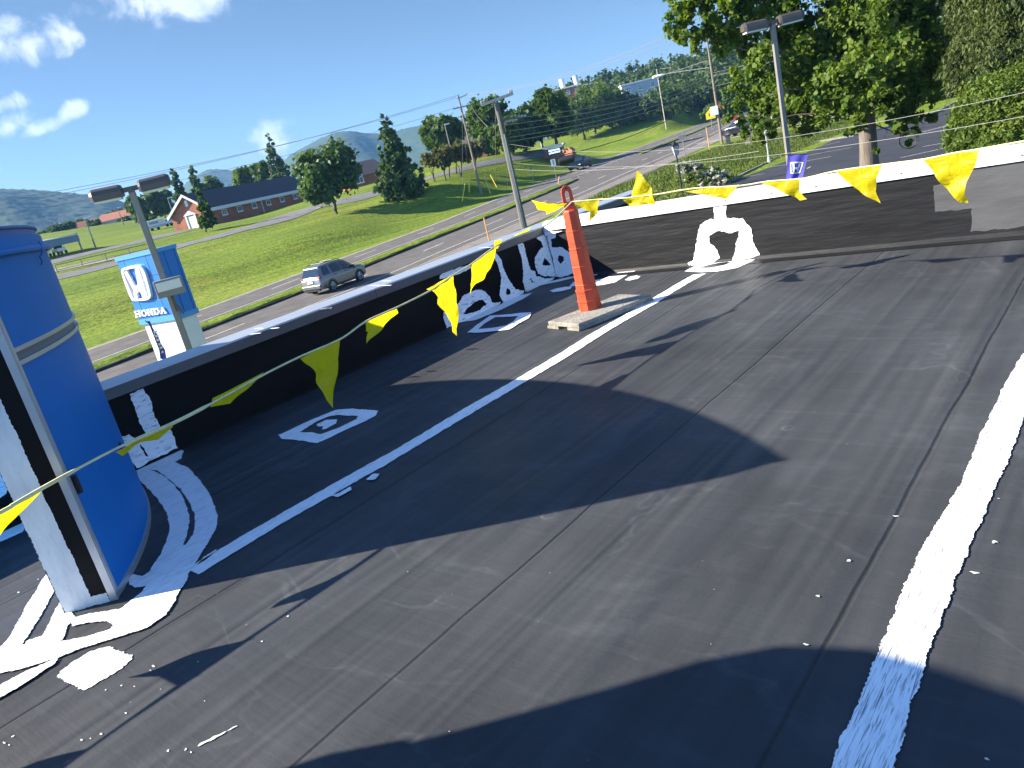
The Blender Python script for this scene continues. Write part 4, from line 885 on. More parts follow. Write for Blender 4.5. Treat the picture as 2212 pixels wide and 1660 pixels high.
# the purple banner on that lamp
lat2 = lateral(P2); bz = [atD(*z('E', *p), 33.2) for p in ((325, 1232), (487, 1234), (440, 1440), (312, 1450))]
ban = thing('pole_banner', bz[0], 'purple banner with a white rounded H emblem on the right hand lamp post', 'banner')
V = []; Fc = []; n = 10
def bpt(u, v):
    p = (np.array(bz[0])*(1-u)+np.array(bz[1])*u)*(1-v)+(np.array(bz[3])*(1-u)+np.array(bz[2])*u)*v
    dd = np.array([*(P2[:2]/np.linalg.norm(P2[:2])), 0]); return p+dd*(.05*math.sin(u*9+v*2)*(.3+v*.4))
for i in range(n+1):
    for j in range(n+1): V.append(bpt(i/n, j/n))
mesh('cloth', V, [(i*(n+1)+j, (i+1)*(n+1)+j, (i+1)*(n+1)+j+1, i*(n+1)+j+1) for i in range(n) for j in range(n)], M_purple, ban, True)
dd = np.array([*(P2[:2]/np.linalg.norm(P2[:2])), 0])
def bmark(mb, poly, holes=None): mb.sheet(poly, lambda u, v: bpt(u, v)-dd*.015, holes)
b = MB(); bmark(b, crom([(.16, .36), (.2, .30), (.5, .28), (.82, .30), (.86, .36), (.80, .66), (.74, .72), (.5, .73), (.28, .72), (.22, .66)], 3), [crom([(.23, .38), (.27, .34), (.5, .33), (.75, .34), (.79, .38), (.74, .64), (.69, .67), (.5, .68), (.32, .67), (.28, .64)], 3)])
bmark(b, [(.29, .35), (.38, .35), (.42, .48), (.60, .48), (.64, .35), (.73, .35), (.66, .66), (.58, .66), (.57, .56), (.45, .56), (.44, .66), (.36, .66)]); b.build('emblem', M_white, ban)
b = MB(); lettering(b, 'HONDA', [(.2, .995), (.85, .995), (.85, .90), (.2, .90)], lambda u, v, t: bpt(u, v)-dd*(.012+t), 0, .004); b.build('lettering', M_white, ban)
b = MB(); b.tube([bz[0]+np.array([0, 0, .03])-np.array([*lat2, 0])*.3, bz[1]+np.array([0, 0, .03])], .02, 6); b.build('banner_rod', M_head, ban)
# tall feather flag in front of the pylon
fpts = [atD(*z('Q', *p), 25.4) for p in ((1615, 1125), (1665, 1120), (1700, 1200), (1760, 1290), (1790, 1370), (1835, 1440), (1850, 1540), (1780, 1540), (1765, 1420), (1715, 1270), (1660, 1150))]
ff = thing('feather_flag', (*fpts[-3][:2], GZ), 'narrow purple feather flag with white letters drooping in front of the white pylon base', 'flag')
ctrf = np.array(fpts).mean(0)
b = MB(); ax = np.array([*lateral(fpts[0]), 0]); dn_ = np.array([*(fpts[0][:2]/np.linalg.norm(fpts[0][:2])), 0])
b.prism([((p-ctrf)@ax, p[2]) for p in fpts], lambda u, v, t: ctrf*np.array([1, 1, 0])+ax*u+dn_*(t+.05*math.sin(v*7))+np.array([0, 0, v]), 0, .012); b.build('cloth', M_purple, ff)
b = MB()
for k, (x, y) in enumerate([(1728, 1240), (1745, 1285), (1760, 1330), (1775, 1380), (1790, 1420), (1800, 1470)]):
    p = atD(*z('Q', x, y), 25.3); u0 = (p-ctrf)@ax; b.prism([(u0-.05, p[2]-.04), (u0+.06, p[2]-.02), (u0+.03, p[2]+.05), (u0-.01, p[2]+.02), (u0-.05, p[2]+.06)], lambda u, v, t: ctrf*np.array([1, 1, 0])+ax*u+dn_*(t+.05*math.sin(v*7)-.015)+np.array([0, 0, v]), 0, .008)
b.build('lettering', M_white, ff)
b = MB(); b.tube([(*fpts[-3][:2], GZ), fpts[-3], fpts[-1], fpts[0]+np.array([0, 0, .03])], .018, 6); b.build('flag_pole', mat('black_pole', (.02, .02, .022), .5), ff)

# ------------------------------------------------------------------ cars
M_tyre = mat('tyre_rubber', (.015, .015, .016), .85); M_rim = mat('alloy_rim', (.42, .43, .45), .3, metal=.8)
M_glass = mat('dark_car_glass', (.012, .016, .02), .06, spec=.8, coat=.3)
M_black = mat('black_trim', (.014, .014, .015), .5)
M_tail = mat('red_lens', (.30, .015, .012), .25); M_head_l = mat('clear_lens', (.72, .74, .76), .15, spec=.7)
def car(name, label, pos, head, secs, paint, L, wheels, wr, glass, group=None, rails=False, tail=None, lamps=None, cat='car', sc=(1, 1, 1)):
    """secs: (x, z_low, z_mid, z_belt, z_top, half width, half width at top)"""
    t = thing(name, pos, label, cat, group); c, s = math.cos(head), math.sin(head)
    def Wp(x, y, zz):
        x *= sc[0]; y *= sc[1]; zz *= sc[2]; return (pos[0]+x*c-y*s, pos[1]+x*s+y*c, pos[2]+zz)
    def ring(q):
        x, zl, zm, zb, zt, w_, wt = q
        return [(-w_*.90, zl), (-w_*.99, zl+.10), (-w_, zm), (-w_*.985, zb-.06), (-w_*.955, zb), (-wt-.02, zt-.06), (-wt+.05, zt), (wt-.05, zt), (wt+.02, zt-.06), (w_*.955, zb), (w_*.985, zb-.06), (w_, zm), (w_*.99, zl+.10), (w_*.90, zl)]
    n = 14; V = [Wp(q[0], y, zz) for q in secs for y, zz in ring(q)]; k = len(secs)
    Fc = [(i*n+j, i*n+(j+1) % n, (i+1)*n+(j+1) % n, (i+1)*n+j) for i in range(k-1) for j in range(n)]+[tuple(range(n))[::-1], tuple((k-1)*n+j for j in range(n))]
    MB().add(V, Fc).build('body', paint, t, True)
    def side(x, f, sd, off=.012):
        for a, b_ in zip(secs[:-1], secs[1:]):
            if a[0] <= x <= b_[0]:
                q = [a[i]+(b_[i]-a[i])*(x-a[0])/(b_[0]-a[0]) for i in range(7)]; break
        y = (q[5]*.955*(1-f)+(q[6]+.02)*f); zz = q[3]*(1-f)+(q[4]-.06)*f; return Wp(x, sd*(y+off), zz)
    for sd in (-1, 1):
        for (x0, x1, x2, x3) in glass['side']:          # bottom rear, bottom front, top front, top rear
            b = MB(); P = [side(x0, .06, sd), side(x1, .06, sd), side(x2, .93, sd), side(x3, .93, sd)]; b.add(P, [(0, 1, 2, 3)]); b.build('side_window', M_glass, t)
    for nm, (i, j) in (('windscreen', glass['front']), ('rear_window', glass['rear'])):
        a, b_ = secs[i], secs[j]; sgn = .014 if nm == 'windscreen' else -.014
        f0, f1 = .10, .90; P = []
        for (q, f) in ((a, 0), (b_, 1)):
            pass
        lo, hi = (a, b_) if a[4] < b_[4] else (b_, a)
        zz0 = lo[4]+(hi[4]-lo[4])*f0; zz1 = lo[4]+(hi[4]-lo[4])*f1; xx0 = lo[0]+(hi[0]-lo[0])*f0; xx1 = lo[0]+(hi[0]-lo[0])*f1; w0 = lo[6]*.97; w1 = hi[6]*.93
        MB().add([Wp(xx0+sgn, -w0, zz0+.012), Wp(xx0+sgn, w0, zz0+.012), Wp(xx1+sgn, w1, zz1+.012), Wp(xx1+sgn, -w1, zz1+.012)], [(0, 1, 2, 3)]).build(nm, M_glass, t)
    hw = max(q[5] for q in secs)
    for x in wheels:
        for sd in (-1, 1):
            wt_ = MB(); y0 = sd*(hw-.20); y1 = sd*(hw+.012); N = 20
            prof = [(y0, wr*.6), (y0, wr*.93), (y0+sd*.03, wr), (y1-sd*.03, wr), (y1, wr*.93), (y1, wr*.68)]
            V = [Wp(x+r*math.cos(2*math.pi*i/N), y, wr+r*math.sin(2*math.pi*i/N)) for y, r in prof for i in range(N)]
            wt_.add(V, [(a*N+i, a*N+(i+1) % N, (a+1)*N+(i+1) % N, (a+1)*N+i) for a in range(len(prof)-1) for i in range(N)]); wo = wt_.build('wheel', M_tyre, t, True)
            rb = MB(); yr = y1-sd*.03
            rb.add([Wp(x+wr*.69*math.cos(2*math.pi*i/N), yr-sd*.05, wr+wr*.69*math.sin(2*math.pi*i/N)) for i in range(N)], [tuple(range(N))])
            rb.build('hub', M_black, wo); rb = MB()
            for q in range(5):
                a = 2*math.pi*q/5+.3
                for da in (-.10, .10):
                    p = [(r*math.cos(a+da*kk), r*math.sin(a+da*kk)) for r, kk in ((wr*.10, 3), (wr*.66, 2.2))]; rb.tube([Wp(x+p[0][0], yr, wr+p[0][1]), Wp(x+p[1][0], yr, wr+p[1][1])], .022, 5)
            rb.tube([Wp(x+wr*.66*math.cos(2*math.pi*i/N), yr, wr+wr*.66*math.sin(2*math.pi*i/N)) for i in range(N+1)], .02, 5, False); rb.build('rim', M_rim, wo)
            ab = MB(); oa = [Wp(x+wr*1.17*math.cos(math.pi*(i-1)/14), sd*(hw+.004), wr*1.02+wr*1.17*math.sin(math.pi*(i-1)/14)) for i in range(17)]; ia = [Wp(x+wr*.99*math.cos(math.pi*(i-1)/14), sd*(hw+.004), wr*1.02+wr*.99*math.sin(math.pi*(i-1)/14)) for i in range(17)]; ab.add(oa+ia, [(i, i+1, 18+i, 17+i) for i in range(16)]); ab.build('wheel_arch', M_black, t)
    for nm, m_, lst in (('tail_light', M_tail, tail or []), ('headlight', M_head_l, lamps or [])):
        for (x, y, zz, dx, dy, dz) in lst:
            for sd in (-1, 1): b = MB(); b.box((0, 0, 0), (dx, dy, dz), 0, bev=.02); b.v = [Wp(x+p[0], sd*y+p[1], zz+p[2]) for p in b.v]; b.build(nm, m_, t)
    def bx(nm, m_, x, y, zz, dx, dy, dz, bev=.015):
        b = MB(); b.box((0, 0, 0), (dx, dy, dz), 0, bev=bev); b.v = [Wp(x+p[0], y+p[1], zz+p[2]) for p in b.v]; return b.build(nm, m_, t)
    def tb(nm, m_, pts, r): b = MB(); b.tube([Wp(*p) for p in pts], r, 6); return b.build(nm, m_, t, True)
    return t, bx, tb, side
road_dir = lambda p: math.atan2(*(lambda i: (MED[min(i+1, len(MED)-1)]-MED[i-1])[::-1])(max(1, int(np.argmin(((MED-np.array(p[:2]))**2).sum(1))))))
M_silver = mat('silver_car_paint', (.20, .205, .20), .28, metal=.55, coat=.5)
rw_ = G(721, 632, GZ)[:2]; fw_ = G(785.6, 607, GZ)[:2]; hd_ = math.atan2(fw_[1]-rw_[1], fw_[0]-rw_[0]); mid = (rw_+fw_)/2+rot2((0, .82), hd_)
SUVS = [(-2.26, .42, .62, .86, .96, .86, .80), (-2.22, .36, .66, .95, 1.04, .90, .82), (-2.14, .34, .70, 1.02, 1.10, .93, .80), (-1.92, .32, .72, 1.08, 1.70, .95, .68), (-1.75, .31, .74, 1.10, 1.75, .955, .68), (-.3, .30, .74, 1.08, 1.77, .955, .69), (.30, .30, .74, 1.06, 1.73, .955, .68), (.48, .30, .74, 1.05, 1.66, .955, .67), (1.18, .30, .74, 1.04, 1.10, .95, .78), (1.85, .32, .72, .98, 1.04, .93, .80), (2.12, .34, .66, .86, .94, .88, .74), (2.24, .40, .60, .70, .78, .78, .66)]
suv, bx, tb, sd_ = car('silver_suv', 'silver sport utility car with black roof rails driving on the road past the parapet', (mid[0]-.1, mid[1], GZ+.03), hd_, SUVS, M_silver, 4.5, (-1.30, 1.36), .37,
    dict(side=[(-1.88, -1.20, -1.22, -1.72), (-1.02, -.12, -.22, -1.04), (-.04, .98, .42, -.12)], front=(7, 8), rear=(2, 3)), tail=[(-2.10, .80, .98, .26, .16, .30)], lamps=[(2.06, .68, .80, .26, .3, .16)], cat='car', sc=(.88, .9, .93))
bx('bumper', M_silver, -2.27, 0, .55, .14, 1.66, .24, .04); bx('skid_plate', M_black, -2.18, 0, .36, .2, 1.3, .16); bx('licence_plate', M_white, -2.31, 0, .86, .02, .50, .12, .004); bx('tailgate_trim', M_silver, -2.27, 0, .98, .05, .9, .05, .01)
bx('exhaust', M_black, -2.1, .45, .26, .3, .1, .1)
for s in (-1, 1):
    tb('roof_rail', M_black, [(-1.62, s*.60, 1.75), (-1.56, s*.61, 1.83), (-.9, s*.615, 1.86), (-.2, s*.61, 1.85), (.1, s*.60, 1.81), (.2, s*.59, 1.74)], .022)
    bx('mirror', M_black, .84, s*1.03, 1.13, .14, .22, .17, .03); bx('door_handle', M_black, -.82, s*.965, .99, .20, .03, .04, .008); bx('door_handle', M_black, .14, s*.965, .98, .20, .03, .04, .008); bx('sill', M_black, 0.0, s*.93, .34, 1.9, .08, .12, .02); bx('vent', M_black, 1.05, s*.957, .97, .16, .02, .10, .005)
tb('cross_bar', M_black, [(-1.2, -.6, 1.85), (-1.2, .6, 1.85)], .022); tb('cross_bar', M_black, [(-.35, -.6, 1.855), (-.35, .6, 1.855)], .022)
M_grn = mat('dark_green_car_paint', (.005, .016, .022), .3, metal=.1, coat=.25)
SED = [(-2.25, .40, .58, .80, .86, .78, .70), (-2.12, .32, .62, .90, .96, .86, .74), (-1.78, .28, .64, .95, 1.02, .89, .74), (-1.20, .27, .64, .96, 1.40, .90, .58), (-.70, .27, .64, .95, 1.48, .90, .58), (.10, .27, .64, .94, 1.46, .90, .58), (.30, .27, .64, .93, 1.40, .90, .57), (1.05, .27, .62, .91, .97, .89, .72), (1.80, .28, .60, .80, .86, .87, .74), (2.15, .32, .55, .68, .74, .82, .66), (2.28, .36, .50, .58, .62, .72, .58)]
ga = G(1243, 372, GZ); gb_ = G(1290, 357, GZ); gpos = (ga+gb_)/2; gh = road_dir(gpos)+math.pi
gc, bx, tb, sd_ = car('green_car', 'dark green car with glinting headlights coming down the far lane past the brick sign', (gpos[0]-1.4, gpos[1]+.4, GZ+.03), gh, SED, M_grn, 4.5, (-1.35, 1.35), .33,
    dict(side=[(-1.15, -.15, -.22, -.95), (-.05, .86, .25, -.1)], front=(6, 7), rear=(2, 3)), tail=[(-2.1, .66, .78, .2, .3, .14)], lamps=[(2.12, .58, .62, .22, .34, .15)], sc=(1.42, 1.42, 1.42))
bx('bumper', M_grn, 2.26, 0, .46, .16, 1.5, .18, .04); bx('grille', M_black, 2.31, 0, .60, .05, .6, .1)
bp_ = G(1577, 298, GZ)
M_blk = mat('black_car_paint', (.010, .010, .012), .15, metal=.2, coat=.8)
bc, bx, tb, sd_ = car('black_car', 'black car with a pale sunlit bonnet waiting at the side street behind the broad tree', (bp_[0]+1.6, bp_[1]+.7, GZ+.05), math.pi-.1, SUVS, M_blk, 4.6, (-1.35, 1.36), .37,
    dict(side=[(-1.88, -1.20, -1.22, -1.72), (-1.02, -.12, -.22, -1.04), (-.04, .98, .42, -.12)], front=(7, 8), rear=(2, 3)), tail=[(-2.10, .80, .98, .26, .16, .30)], lamps=[(2.06, .68, .80, .26, .3, .16)], sc=(1.28, 1.28, 1.28))
bx('bumper', M_blk, 2.26, 0, .52, .16, 1.6, .2, .04)
# ------------------------------------------------------------------ church and far buildings
def brick_mat(name, c1, c2, mortar, sc=3.2):
    m = bpy.data.materials.new(name); m.use_nodes = True; t = m.node_tree; N = t.nodes; L = t.links; b = N['Principled BSDF']
    tcn = N.new('ShaderNodeTexCoord'); mp = N.new('ShaderNodeMapping'); L.new(tcn.outputs['Object'], mp.inputs[0])
    sp = N.new('ShaderNodeSeparateXYZ'); L.new(mp.outputs[0], sp.inputs[0]); cb = N.new('ShaderNodeCombineXYZ'); ad = N.new('ShaderNodeMath'); ad.operation = 'ADD'
    L.new(sp.outputs[0], ad.inputs[0]); L.new(sp.outputs[1], ad.inputs[1]); L.new(ad.outputs[0], cb.inputs[0]); L.new(sp.outputs[2], cb.inputs[1])
    k = N.new('ShaderNodeTexBrick'); L.new(cb.outputs[0], k.inputs['Vector']); k.inputs['Scale'].default_value = sc
    k.inputs['Color1'].default_value = (*c1, 1); k.inputs['Color2'].default_value = (*c2, 1); k.inputs['Mortar'].default_value = (*mortar, 1); k.inputs['Mortar Size'].default_value = .012
    n = N.new('ShaderNodeTexNoise'); n.inputs['Scale'].default_value = .8; n.inputs['Detail'].default_value = 6; L.new(tcn.outputs['Object'], n.inputs['Vector'])
    mr_ = N.new('ShaderNodeMapRange'); L.new(n.outputs['Fac'], mr_.inputs[0]); mr_.inputs['From Min'].default_value = .3; mr_.inputs['From Max'].default_value = .7; mr_.inputs['To Min'].default_value = .8; mr_.inputs['To Max'].default_value = 1.2
    mx = N.new('ShaderNodeMix'); mx.data_type = 'RGBA'; mx.blend_type = 'MULTIPLY'; mx.inputs['Factor'].default_value = 1; L.new(k.outputs['Color'], mx.inputs[6]); L.new(mr_.outputs[0], mx.inputs[7]); L.new(mx.outputs[2], b.inputs['Base Color']); b.inputs['Roughness'].default_value = .9
    return m
M_brk = brick_mat('red_brick', (.36, .115, .055), (.30, .085, .042), (.27, .18, .13))
M_brk2 = brick_mat('orange_brick', (.33, .115, .05), (.28, .09, .04), (.28, .19, .13))
M_brkd = brick_mat('brown_brick', (.13, .045, .03), (.10, .035, .025), (.12, .09, .07))
M_roofs = mat('dark_shingles', (0.0496, 0.0416, 0.0464), .9, .3, 3.5, .4, 12, stretch=(1, 1, 3))
M_frame = mat('white_window_frame', (0.6290, 0.6290, 0.6120), .6); M_pane = mat('window_pane', (.07, .085, .10), .08, spec=.7)
A0 = atD(463, 488, 140); E0 = atD(640, 438, 163); G0 = atD(383, 500, 147)
la = E0[:2]-A0[:2]; Lw = np.linalg.norm(la); la /= Lw; gp = G0[:2]-A0[:2]; gw = np.linalg.norm(gp); gp /= gw
perp = np.array([-la[1], la[0]]); perp = perp if perp@gp > 0 else -perp
gd = perp*.75+gp*.25; gd /= np.linalg.norm(gd)
for gw in np.arange(4, 30, .1):
    if px_of((*(A0[:2]+gd*gw), A0[2]))[0] < 383: break
zb = min(A0[2], E0[2], G0[2])-1.2; ze = top_z(457, 447, A0); mid_g = A0[:2]+gd*gw/2; zr = top_z(397, 422, mid_g)
Lw2 = Lw+7
church = thing('church_hall', (*A0[:2], zb), 'long red brick church hall with dark shingle roof and white trimmed gable on the lawn', 'church')
def cp(u, v, zz): p = A0[:2]+la*u+gd*v; return (p[0], p[1], zz)          # u along the long wall, v across the gable
b = MB(); b.add([cp(0, 0, zb), cp(Lw2, 0, zb), cp(Lw2, gw, zb), cp(0, gw, zb), cp(0, 0, ze), cp(Lw2, 0, ze), cp(Lw2, gw, ze), cp(0, gw, ze), cp(0, gw/2, zr-.15), cp(Lw2, gw/2, zr-.15)], [(0, 1, 5, 4), (1, 2, 6, 9, 5), (2, 3, 7, 6), (3, 0, 4, 8, 7)]); b.build('wall', M_brk, church)
b = MB(); o = .45; e = .5
def roofpl(mb, v0, v1, th):
    k = (zr-ze)/(gw/2); z0 = ze-k*o
    mb.add([cp(-e, v0, z0+.04), cp(Lw2+e, v0, z0+.04), cp(Lw2+e, v1, zr), cp(-e, v1, zr), cp(-e, v0, z0+.04+th), cp(Lw2+e, v0, z0+.04+th), cp(Lw2+e, v1, zr+th), cp(-e, v1, zr+th)], [(0, 1, 2, 3), (7, 6, 5, 4), (0, 4, 5, 1), (1, 5, 6, 2), (2, 6, 7, 3), (3, 7, 4, 0)])
roofpl(b, -o, gw/2, .16); roofpl(b, gw+o, gw/2, .16); b.build('roof', M_roofs, church)
b = MB(); k = (zr-ze)/(gw/2); z0 = ze-k*o
b.add([cp(-e, -o-.05, z0-.38), cp(Lw2+e, -o-.05, z0-.38), cp(Lw2+e, -o-.05, z0+.18), cp(-e, -o-.05, z0+.18), cp(-e, .0, z0-.38), cp(Lw2+e, .0, z0-.38)], [(0, 1, 2, 3), (0, 4, 5, 1)]); b.build('eave_trim', M_frame, church)
b = MB()
for s in (0, 1):
    v0 = -o if s == 0 else gw+o
    b.add([cp(-e-.05, v0, z0-.25), cp(-e-.05, v0, z0+.22), cp(-e-.05, gw/2, zr+.2), cp(-e-.05, gw/2, zr-.28), cp(-e+.12, v0, z0-.25), cp(-e+.12, gw/2, zr-.28)], [(0, 1, 2, 3), (0, 3, 5, 4)])
b.build('gable_trim', M_frame, church)
def wpar(px):                      # parameter along the long wall of a pixel
    r = ray(*px); n2 = gd; t = ((A0-E3)[:2]@n2)/(r[:2]@n2) if False else None
    M = np.array([[r[0], -la[0]], [r[1], -la[1]]]); s = np.linalg.solve(M, A0[:2]); return s[1], EYE+r[2]*s[0]
def window(parent, P, w_, h_, name='window'):
    """P(u, zz, t) on a wall; centred window with frame, sash bars and pane"""
    b = MB()
    def bar(u0, u1, z0, z1, t0, t1): b.add([P(u0, z0, t0), P(u1, z0, t0), P(u1, z1, t0), P(u0, z1, t0), P(u0, z0, t1), P(u1, z0, t1), P(u1, z1, t1), P(u0, z1, t1)], [(0, 1, 2, 3), (7, 6, 5, 4), (0, 4, 5, 1), (1, 5, 6, 2), (2, 6, 7, 3), (3, 7, 4, 0)])
    bar(-w_/2, -w_/2+.14, -h_/2, h_/2, 0, .08); bar(w_/2-.14, w_/2, -h_/2, h_/2, 0, .08); bar(-w_/2, w_/2, h_/2-.14, h_/2, 0, .085); bar(-w_/2-.08, w_/2+.08, -h_/2-.12, -h_/2+.12, 0, .12); bar(-w_/2, w_/2, -.05, .05, 0, .07); bar(-.03, .03, -h_/2, h_/2, 0, .06)
    f = b.build(name, M_frame, parent); MB().add([P(-w_/2, -h_/2, .03), P(w_/2, -h_/2, .03), P(w_/2, h_/2, .03), P(-w_/2, h_/2, .03)], [(0, 1, 2, 3)]).build('pane', M_pane, f); return f
wl = [wpar(z('B', *p)) for p in ((495, 808), (613, 780), (726, 752), (835, 727), (940, 702), (1042, 678))]
step = (wl[4][0]-wl[0][0])/4
for u in [q[0] for q in wl]+[wl[-1][0]+step, wl[-1][0]+2*step]:
    window(church, lambda a, zz, t, u=u: cp(u+a, -t, wl[2][1]+zz), 1.25*step/4.2, 2.0*(ze-zb)/4.8)
gq = lambda v, zz, t: cp(-t, v, zz)
b = MB(); zd = top_z(*z('B', 262, 905), (*mid_g, 0))
b.add([gq(gw/2-.75, zd-1.3, .06), gq(gw/2+.75, zd-1.3, .06), gq(gw/2+.75, zd+1.2, .06), gq(gw/2-.75, zd+1.2, .06)], [(0, 1, 2, 3)])
for s in (-1, 1): b.add([gq(gw/2+s*.95-.15, zd-1.3, 0), gq(gw/2+s*.95+.15, zd-1.3, 0), gq(gw/2+s*.95+.15, zd+1.35, 0), gq(gw/2+s*.95-.15, zd+1.35, 0), gq(gw/2+s*.95-.15, zd-1.3, .16), gq(gw/2+s*.95+.15, zd-1.3, .16), gq(gw/2+s*.95+.15, zd+1.35, .16), gq(gw/2+s*.95-.15, zd+1.35, .16)], [(4, 5, 6, 7), (0, 4, 7, 3), (1, 2, 6, 5), (3, 7, 6, 2)])
b.add([gq(gw/2-1.4, zd+1.35, .2), gq(gw/2+1.4, zd+1.35, .2), gq(gw/2, zd+2.1, .2), gq(gw/2-1.4, zd+1.35, 0), gq(gw/2+1.4, zd+1.35, 0), gq(gw/2, zd+2.1, 0)], [(0, 1, 2), (0, 3, 4, 1), (1, 4, 5, 2), (2, 5, 3, 0)]); b.build('door', M_frame, church)
b = MB(); b.add([gq(gw/2-.3, zr-1.9, .05), gq(gw/2+.3, zr-1.9, .05), gq(gw/2+.3, zr-.9, .05), gq(gw/2-.3, zr-.9, .05)], [(0, 1, 2, 3)]); b.build('gable_vent', M_frame, church)
for u in (.15, wpar(z('B', 785, 750))[0], Lw2-.2): MB().tube([cp(u, -.12, ze-.4), cp(u, -.12, zb)], .09, 6).build('downspout', M_frame, church)
# annex and steeple behind the trees
an = MB(); c = atD(778, 398, 178); lt = np.array([*lateral(c), 0]); dp = np.array([*(c[:2]/np.linalg.norm(c[:2])), 0])
def bldbox(mb, c, w_, dpt, zb_, zt_, ang=0):
    lt_ = rot2(lateral(c), ang); mb.box((c[0], c[1], (zb_+zt_)/2), (w_, dpt, zt_-zb_), math.atan2(lt_[1], lt_[0])); return mb
bldbox(an, c, 9, 10, c[2]-4, c[2]+1.6, .5); an.build('annex_wall', M_brk, church)
r_ = MB(); la_ = rot2(lateral(c), .5); da_ = np.array([-la_[1], la_[0]])
pt = lambda a, d, zz: (c[0]+la_[0]*a+da_[0]*d, c[1]+la_[1]*a+da_[1]*d, zz)
r_.add([pt(-5, -5.4, c[2]+1.55), pt(5, -5.4, c[2]+1.55), pt(5, 5.4, c[2]+1.55), pt(-5, 5.4, c[2]+1.55), pt(-5, 0, c[2]+4.6), pt(5, 0, c[2]+4.6)], [(0, 1, 5, 4), (2, 3, 4, 5), (1, 2, 5), (3, 0, 4), (0, 3, 2, 1)]); r_.build('annex_roof', M_roofs, church)
wc = atD(*z('B', 1548, 550), 172); window(church, lambda a, zz, t: tuple(wc+np.array([*lateral(wc), 0])*a*1+np.array([0, 0, zz])-np.array([*(wc[:2]/np.linalg.norm(wc[:2])), 0])*t), 1.6, 2.4)
sc_ = atD(654, 352, 185); zt1 = top_z(652.5, 331, sc_)
b = MB(); b.tube([(sc_[0], sc_[1], sc_[2]-9), (sc_[0], sc_[1], sc_[2]-1.2), (sc_[0], sc_[1], sc_[2]-1.1), (sc_[0], sc_[1], zt1)], [1.5, 1.5, 1.1, .08], 8); sp_ = b.build('steeple', M_frame, church)
b = MB(); zc = top_z(*z('B', 1097, 316), sc_); b.box((sc_[0], sc_[1], (zt1+zc)/2), (.12, .12, zc-zt1)); b.box((sc_[0], sc_[1], zt1+(zc-zt1)*.62), (.7, .12, .12), math.atan2(lateral(sc_)[1], lateral(sc_)[0])); b.build('cross', mat('bare_metal', (.4, .42, .44), .4, metal=.5), sp_)

def simple_house(name, label, px, d, w_, dp_, h, rise, wallm, roofm, ang=.3, cat='house', wins=3, sink=3):
    c = atD(*px, d); t = thing(name, (c[0], c[1], c[2]-sink), label, cat); la2 = rot2(lateral(c), ang); dv = np.array([-la2[1], la2[0]])
    P = lambda a, q, zz: (c[0]+la2[0]*a+dv[0]*q, c[1]+la2[1]*a+dv[1]*q, c[2]+zz)
    MB().box((c[0], c[1], c[2]+(h-sink)/2), (w_, dp_, h+sink), math.atan2(la2[1], la2[0])).build('wall', wallm, t)
    b = MB(); a, q = w_/2+.5, dp_/2+.6
    if rise > .3: b.add([P(-a, -q, h), P(a, -q, h), P(a, q, h), P(-a, q, h), P(-a, 0, h+rise), P(a, 0, h+rise)], [(0, 1, 5, 4), (2, 3, 4, 5), (1, 2, 5), (3, 0, 4), (0, 3, 2, 1)])
    else: b.box((c[0], c[1], c[2]+h+.25), (w_+.6, dp_+.6, .5), math.atan2(la2[1], la2[0]))
    b.build('roof', roofm, t)
    sg = -1 if (dv@np.array(c[:2])) > 0 else 1
    for i in range(wins):
        u0 = -w_/2+w_*(i+.5)/wins; window(t, lambda aa, zz, tt, u0=u0: P(u0+aa, sg*(dp_/2+tt), h*.55+zz), min(1.6, w_/wins*.6), min(1.8, h*.45))
    return t
M_oroof = mat('orange_tile_roof', (0.2940, 0.1050, 0.0560), .85, .15, 1.5); M_gwall = mat('grey_panel_wall', (.36, .38, .40), .7, .06, .5); M_wwall = mat('white_panel_wall', (0.5600, 0.5680, 0.5600), .6, .05, .5)
simple_house('far_house', 'low orange roofed house half hidden by bushes at the foot of the left hill', (213, 502), 300, 13, 8, 2.4, 2.2, M_brk2, M_oroof, .2)
simple_house('far_house', 'white house with a pale orange roof behind the left lamp post', (283, 489), 290, 15, 9, 3.2, 2.4, M_wwall, M_oroof, -.3)
simple_house('brick_house', 'brown brick gabled house partly behind the small reddish trees', z('N', 1065, 778), 170, 5.5, 6, 2.9, 2.4, M_brkd, M_roofs, -.5, 'house', 2, 3)
simple_house('brick_block', 'orange brick block with white towers seen between utility pole and trees', z('C', 600, 655), 330, 16, 12, 4.6, .1, M_brk2, M_wwall, .1, 'building', 4, 6)
c = atD(*z('C', 560, 520), 335); tw = thing('white_towers', (c[0], c[1], c[2]-6), 'white stepped towers rising over the orange brick block behind the utility poles', 'building')
for k, (x, y, w_) in enumerate([(530, 500, 4), (580, 520, 3.5), (640, 500, 6), (700, 505, 7)]):
    q = atD(*z('C', x, y), 336); b = MB(); bldbox(b, q, w_, 6, c[2]-6, q[2]+2); b.build('tower', M_wwall, tw)
simple_house('brick_block', 'orange brick block with white chimneys above the treetops behind the flagpole', z('C', 1420, 305), 330, 11, 10, 3.6, .1, M_brk2, M_wwall, .0, 'building', 3, 10)
simple_house('brick_block', 'orange brick wing at the right of the block with white chimneys', z('C', 1570, 252), 345, 6, 6, 2.4, .1, M_brk2, M_wwall, .0, 'building', 2, 12)
c = atD(*z('C', 1425, 215), 328); ch = thing('white_chimneys', (c[0], c[1], c[2]-4), 'pair of white chimneys on the orange brick block above the treetops', 'chimney')
for dx in (-2.5, 3.0): lt = lateral(c); MB().tube([(c[0]+lt[0]*dx, c[1]+lt[1]*dx, c[2]-4), (c[0]+lt[0]*dx, c[1]+lt[1]*dx, c[2]+4)], 1.1, 8).build('chimney', M_wwall, ch)
